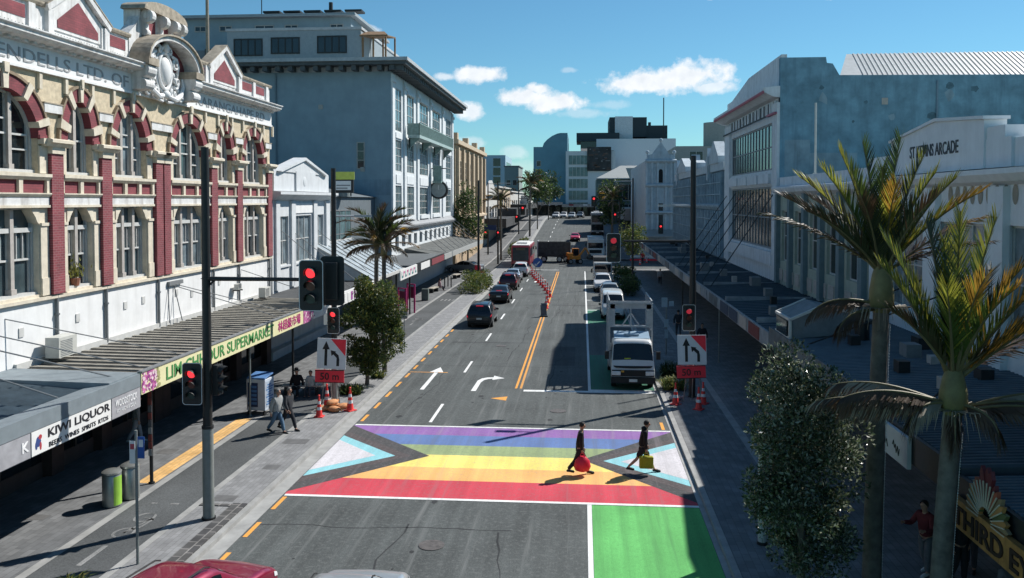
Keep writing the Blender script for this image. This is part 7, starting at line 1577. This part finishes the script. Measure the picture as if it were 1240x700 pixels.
def person(label, loc, rz, h=1.75, stride=.3, top=(.02,.02,.022), legs=(.02,.02,.025), hair=(.02,.016,.013), shoes=(.02,.02,.02), skin=None, arms=((-.1,0),(.1,0)), shorts=False, hood=False, hat=None, seated=False, lean=.04, long_sleeve=True, group=None, shoe_white=False, bulk=1.0, hem=0.0, bald=False):
    """faces +Y locally; arms = (forward swing, elbow bend) left and right"""
    t = thing('person', label, 'person', loc, rz, group); s = h/1.75; sk = skin or SKIN
    def V(x, y, z): return Vector((x*s, y*s, z*s))
    hipz = .92 if not seated else .50
    hip = V(0,0,hipz); ln = lean
    def spine(z): return V(0, ln*(z-hipz)/.55, z+(0 if not seated else 0))
    ch = spine(hipz+.38); nk = spine(hipz+.56); hd = nk+V(0,.025,.06)
    J = {}
    for sd, sg, fw in (('L',-1,stride),('R',1,-stride)):
        hp = hip+V(sg*.09,0,-.02)
        if seated: kn = hp+V(sg*.03,.42,.02); an = kn+V(0,.04,-.40); toe = an+V(0,.15,-.04)
        else:
            a = fw*.95; kn = hp+V(0,math.sin(a)*.43+ .02,-math.cos(a)*.43); b = a-(.28 if fw < 0 else .06)-.04; an = kn+V(0,math.sin(b)*.40,-math.cos(b)*.40); toe = an+V(0,.15,-.055)
        J['hip'+sd], J['kn'+sd], J['an'+sd], J['toe'+sd] = hp, kn, an, toe
        arm = arms[0 if sd == 'L' else 1]; sh = ch+V(sg*.185,0,.09); u = arm[0]; out = arm[2] if len(arm) > 2 else .10
        el_ = sh+V(sg*out*.9,math.sin(u)*.29,-math.cos(u)*.28); f = u+arm[1]; inn = arm[3] if len(arm) > 3 else 0.0
        wr = el_+V(-sg*inn,math.sin(f)*.25,-math.cos(f)*.25); hnd = wr+(wr-el_).normalized()*.09*s
        J['sh'+sd], J['el'+sd], J['wr'+sd], J['ha'+sd] = sh, el_, wr, hnd
    low = min(J['toeL'].z, J['toeR'].z, J['anL'].z-.06*s, J['anR'].z-.06*s)-.03*s
    if not seated:
        for k in J: J[k] = J[k]-Vector((0,0,low))
        hip.z -= low; ch.z -= low; nk.z -= low; hd.z -= low
    R_ = lambda r: r*s
    body = [[('hip',hip,R_(.115)),('ch',ch,(R_(.15),R_(.105))),('nk',nk,R_(.052)),('hd0',hd,R_(.062)),('hd1',hd+V(0,.02,.085),(R_(.084),R_(.10))),('hd2',hd+V(0,.005,.172),(R_(.066),R_(.084)))]]
    for sd in 'LR':
        body.append([('hip',hip,0),('h'+sd,J['hip'+sd],R_(.08)),('k'+sd,J['kn'+sd],R_(.053)),('c'+sd,J['kn'+sd].lerp(J['an'+sd],.3),R_(.054)),('a'+sd,J['an'+sd],R_(.036)),('t'+sd,J['toe'+sd],R_(.036))])
        body.append([('ch',ch,0),('s'+sd,J['sh'+sd],R_(.052)),('e'+sd,J['el'+sd],R_(.038)),('w'+sd,J['wr'+sd],R_(.026)),('p'+sd,J['ha'+sd],(R_(.036),R_(.02)))])
    me = skinned(body, 0, 2)
    mb = MB()                                                            # face and fingers, joined into the same body
    hc = hd+V(0,.02,.085); mb.ball(hc+V(0,.084,-.008), (R_(.014),R_(.02),R_(.022)), 6, 5)
    for sg in (-1,1): mb.ball(hc+V(sg*.078,0,0), (R_(.012),R_(.022),R_(.032)), 6, 5); mb.ball(hc+V(sg*.03,.082,.022), R_(.011), 6, 5)
    mb.ball(hc+V(0,.082,-.045), (R_(.024),R_(.01),R_(.008)), 6, 4)
    for sd, sg in (('L',-1),('R',1)):
        d = (J['ha'+sd]-J['wr'+sd]).normalized(); side = Vector((0,1,0))-d*d.y; side = side.normalized() if side.length > .1 else Vector((1,0,0)); inw = d.cross(side).normalized()*(-sg)
        if inw.x*sg > 0: inw = -inw
        for k, l in enumerate((.062,.072,.068,.052)): b = J['ha'+sd]+side*R_(.027-.018*k); mb.tube([b-d*R_(.02), b+d*R_(l*.5)+inw*R_(.008), b+d*R_(l*.85)+inw*R_(.03)], [R_(.0095),R_(.009),R_(.007)], 6)
        b = J['wr'+sd]+d*R_(.03)+side*R_(.025); mb.tube([b, b+side*R_(.025)+d*R_(.03), b+side*R_(.028)+d*R_(.06)+inw*R_(.015)], [R_(.012),R_(.011),R_(.008)], 6)
    join_mb(me, mb); link_mesh(me, 'body', sk, t)
    # clothing
    M1 = mat('cloth %.2f %.2f %.2f' % tuple(top), top, .9, .15, 12, bump=.2); M2 = mat('cloth %.2f %.2f %.2f' % tuple(legs), legs, .9, .15, 12, bump=.2)
    waist = hip+V(0,0,.04)
    jk = [[('hip',hip+V(0,0,-.06-hem),(R_(.185*bulk),R_(.155*bulk))),('wa',waist+V(0,.005,.1),(R_(.172*bulk),R_(.142*bulk))),('ch',ch,(R_(.195*bulk),R_(.15*bulk))),('nk',nk+V(0,0,-.05),R_(.078))]]
    for sd in 'LR':
        e = J['el'+sd] if long_sleeve else J['sh'+sd].lerp(J['el'+sd],.8)
        c = [('ch',ch,0),('s'+sd,J['sh'+sd],R_(.085*bulk)),('e'+sd,e,R_(.066*bulk))]
        if long_sleeve: c.append(('w'+sd, J['wr'+sd], R_(.05)))
        jk.append(c)
    link_mesh(skinned(jk, 0, 2), 'jacket', M1, t)
    if hood: m = MB(); m.ball(nk+V(0,-.06,.01), (R_(.11),R_(.09),R_(.07)), 12, 8); m.build('hood', M1, t, smooth=True)
    tr = [[('hip',waist+V(0,0,-.02),(R_(.135),R_(.105)))]]
    tr = []
    for sd in 'LR':
        a = J['kn'+sd].lerp(J['hip'+sd],.12) if shorts else J['an'+sd]+V(0,0,.01)
        c = [('hip',waist+V(0,0,-.02),(R_(.132),R_(.105))),('h'+sd,J['hip'+sd]+V(0,0,-.06),R_(.108))]
        c += [('k'+sd,a,R_(.10))] if shorts else [('k'+sd,J['kn'+sd],R_(.082)),('a'+sd,a,R_(.064))]
        tr.append(c)
    link_mesh(skinned(tr, 0, 2), 'shorts' if shorts else 'trousers', M2, t)
    MS = mat('shoe pale', (.5,.5,.5), .6) if shoe_white else mat('shoe dark', shoes, .6)
    for sd in 'LR':
        m = MB(); a, b = J['an'+sd], J['toe'+sd]; d = (b-a); d.z = d.z; c = a.lerp(b,.5)+V(0,0,-.012); m.tube([a+V(0,-.05,-.05), a+V(0,0,-.03), c, b+V(0,.03,-.01), b+V(0,.06,-.012)], [R_(.028),R_(.048),R_(.046),R_(.04),R_(.02)], 10); m.build('shoe', MS, t, smooth=True)
    if not bald:
        m = MB(); n1, n2 = 14, 7; hc2 = hc+V(0,-.012,.025); vs = []
        for j in range(n2+1):
            for i in range(n1):
                an = 2*math.pi*i/n1; front = max(0, math.sin(an)); mx = 1.95-1.15*front; ph = mx*j/n2; vs.append(hc2+Vector((R_(.096)*math.sin(ph)*math.cos(an), R_(.110)*math.sin(ph)*math.sin(an), R_(.108)*math.cos(ph))))
        m.add(vs, [(j*n1+i,(j+1)*n1+i,(j+1)*n1+(i+1)%n1,j*n1+(i+1)%n1) for j in range(n2) for i in range(n1)]); m.build('hair', mat('hair %.2f' % hair[0], hair, .7, .2, 20), t, smooth=True)
    if hat: m = MB(); m.lathe([(.19*s,.0),(.17*s,.015),(.095*s,.02),(.09*s,.10),(.06*s,.13)], hc+V(0,0,.05), 16); m.build('hat', mat('hat dark', hat, .8), t, smooth=True)
    return t, J
E_ = R(-90)                                                             # facing +X
# the two on the crossing
p = onZ(702,574.5); ta, Ja = person('man in black walking over the painted crossing carrying a red bag', (p.x,p.y,.014), E_, 1.74, .38, (.014,.014,.017), (.022,.021,.023), (.015,.012,.01), arms=((.1,.12,.05,.1),(.02,.1,.05,.06)), lean=.05)
def hand_world(t, J, sd): 
    M = Matrix.Rotation(t.rotation_euler[2], 4, 'Z'); return Vector(t.location)+(M@J['ha'+sd])
def carry_bag(name, label, at, size, m_, col2=None, rz=0, round_=False):
    b = thing(name, label, 'bag', (at.x, at.y, at.z-size[2]-.12), rz); mb = MB()
    if round_:
        mb.lathe([(size[0]*.2,0),(size[0]*.5,.05),(size[0]*.62,size[2]*.35),(size[0]*.52,size[2]*.75),(size[0]*.25,size[2])], n=18); o = mb.build('sack', m_, b, smooth=True); o.scale = (1,.75,1)
    else: mb.box(-size[0]/2,size[0]/2,-size[1]/2,size[1]/2,0,size[2]); mb.build('sack', m_, b, bevel=.04)
    mb = MB()
    for y in (-.04,.04): mb.tube([(-size[0]*.22,y,size[2]-.03),(-.035,y*.4,size[2]+.1),(0,0,size[2]+.125),(.035,y*.4,size[2]+.1),(size[0]*.22,y,size[2]-.03)], .012, 6)
    mb.build('handle', m_, b); return b
RBAG = mat('red bag plastic', (.62,.02,.05), .4, .1, 8, bump=.3); YBAG = mat('yellow green bag cloth', (.34,.33,.02), .7, .15, 8, bump=.3)
carry_bag('carrier_bag', 'round red plastic bag held by the man on the left of the crossing', hand_world(ta, Ja, 'R'), (.46,.3,.5), RBAG, round_=True)
p = onZ(778,572.5); tb_, Jb = person('man in a black hooded top and shorts crossing with a yellow green bag', (p.x,p.y,.014), E_, 1.8, .52, (.012,.012,.016), (.018,.018,.02), (.013,.011,.01), arms=((.1,.15),(.0,.1,.06,.02)), lean=.1, shorts=True, hood=True)
carry_bag('carry_bag', 'square yellow green bag held by the man on the right of the crossing', hand_world(tb_, Jb, 'R'), (.46,.2,.40), YBAG)
# the pair on the left footpath
p = onZ(335.5,525,.12); person('person in a pale grey hooded jacket and blue jeans walking on the left footpath', tuple(p), R(-110), 1.74, .36, (.33,.34,.33), (.10,.17,.25), (.22,.21,.2), arms=((.2,.3),(-.25,.2)), hood=True, bulk=1.18, hem=.08)
p = onZ(349,521.5,.12); person('person in a dark coat walking beside the one in the pale grey jacket', tuple(p), R(-112), 1.72, .42, (.035,.037,.042), (.02,.022,.027), (.16,.15,.14), arms=((-.3,.2),(.3,.3)), bulk=1.08, hem=.12)
person('person in black with a brimmed hat sitting in the shade left of the works board', (-12.95,37.45,.06), R(185), 1.7, 0, (.012,.012,.014), (.012,.012,.014), hat=(.012,.012,.013), seated=True)
person('person in a white top sitting in the awning shade behind the works board', (-12.3,37.5,.06), R(170), 1.6, 0, (.5,.52,.5), (.05,.06,.07), seated=True)
p = Vector((-16.3,29.6,.12)); person('person with pale trousers standing in the deep shade under the liquor awning', tuple(p), R(-60), 1.72, .25, (.22,.24,.26), (.30,.33,.37), shoe_white=True)
p = onZ(551,320,.12); person('person in a pale shirt far down the left footpath by the tall white building', tuple(p), R(180), 1.75, .3, (.36,.42,.44), (.16,.18,.2)); p = onZ(545,321,.12); person('person in dark clothes far down the left footpath by the tall white building', tuple(p), R(0), 1.75, .3, (.03,.03,.035), (.03,.03,.035))
p = onZ(532,352,.12); tt, _ = person('person in a pink and white top sitting on the nearer pale bench', (p.x,p.y,.08), R(-60), 1.65, 0, (.55,.35,.38), (.1,.1,.12), seated=True)
# right side, in the shade
person('man in a dark red top standing under the right awning by the palms', (8.15,20.6,.12), R(120), 1.78, .1, (.13,.02,.025), (.12,.12,.13), arms=((.5,1.2,.12),(.4,1.4,.12)), shoe_white=True)
person('person in black standing behind the man in dark red under the right awning', (8.75,20.2,.12), R(200), 1.74, .08, (.02,.02,.022), (.02,.02,.022))
person('person in a pale top standing under the right awning beside the black clothed one', (9.3,20.9,.12), R(150), 1.7, .1, (.24,.24,.26), (.06,.06,.07))
person('person in a grey coat walking in the shade near the nearest right awning edge', (8.7,17.8,.12), R(20), 1.7, .35, (.12,.12,.13), (.17,.18,.19), (.3,.28,.25))
person('dark clothed person walking in the shade opposite the bus stop pole', (7.0,50,.12), R(180), 1.74, .35, (.03,.03,.035), (.04,.04,.045)); person('person in a pale shirt far down the right footpath in the shade', (8.2,90,.12), R(180), 1.72, .3, (.4,.4,.42), (.03,.03,.04))
person('person in a pale top beside the bus stop pole on the right', (6.3,56,.12), R(0), 1.74, .35, (.03,.035,.04), (.06,.07,.08))
for lb, x, c in (('worker in a red vest at the mouth of the side street, left one', 8.6, (.5,.05,.05)), ('worker in a yellow vest at the mouth of the side street, right one', 11.0, (.5,.5,.05))): person(lb, (x,121.5,.0), R(150), 1.76, .1, c, (.03,.035,.05), hat=(.6,.6,.55))

# ------------------------------------------------------------------ separate pieces of a kind become parts of their own
def split_parts(o):
    me = o.data; n = len(me.vertices); par = list(range(n))
    def find(a):
        while par[a] != a: par[a] = par[par[a]]; a = par[a]
        return a
    for e in me.edges:
        a, b = find(e.vertices[0]), find(e.vertices[1])
        if a != b: par[a] = b
    isl = {}
    for i in range(n): isl.setdefault(find(i), []).append(i)
    bx = []
    for ids in isl.values():
        c = [me.vertices[i].co for i in ids]; bx.append([set(ids), [min(v[k] for v in c)-.03 for k in range(3)], [max(v[k] for v in c)+.03 for k in range(3)]])
    ch = True
    while ch:
        ch = False
        for i in range(len(bx)):
            for j in range(i+1, len(bx)):
                if all(bx[i][1][k] <= bx[j][2][k] and bx[j][1][k] <= bx[i][2][k] for k in range(3)):
                    bx[i] = [bx[i][0]|bx[j][0], [min(bx[i][1][k],bx[j][1][k]) for k in range(3)], [max(bx[i][2][k],bx[j][2][k]) for k in range(3)]]; bx.pop(j); ch = True; break
            if ch: break
    if len(bx) < 2: return
    polys = [(tuple(p.vertices), p.material_index) for p in me.polygons]; vs = [v.co.copy() for v in me.vertices]
    for ids, _, _ in bx:
        mp = {i: k for k, i in enumerate(sorted(ids))}; nm = bpy.data.meshes.new(me.name)
        fs = [(tuple(mp[i] for i in f), mi) for f, mi in polys if f[0] in ids]
        nm.from_pydata([vs[i] for i in sorted(ids)], [], [f for f, _ in fs])
        for mm in me.materials: nm.materials.append(mm)
        nm.polygons.foreach_set('material_index', [mi for _, mi in fs]); nm.update()
        c = bpy.data.objects.new(o.name.split('.')[0], nm); COL.objects.link(c); c.parent = o.parent
    bpy.data.objects.remove(o)
SPLIT = {'paint_patch', 'pilaster', 'sign_panel', 'stay_rod', 'wall_vent', 'oval_vent', 'post', 'lintel', 'vent_grille', 'leg', 'spandrel', 'panel'}
for o in list(bpy.data.objects):
    if o.type == 'MESH' and o.parent and o.name.split('.')[0] in SPLIT and not o.children and o.data.users == 1: split_parts(o)
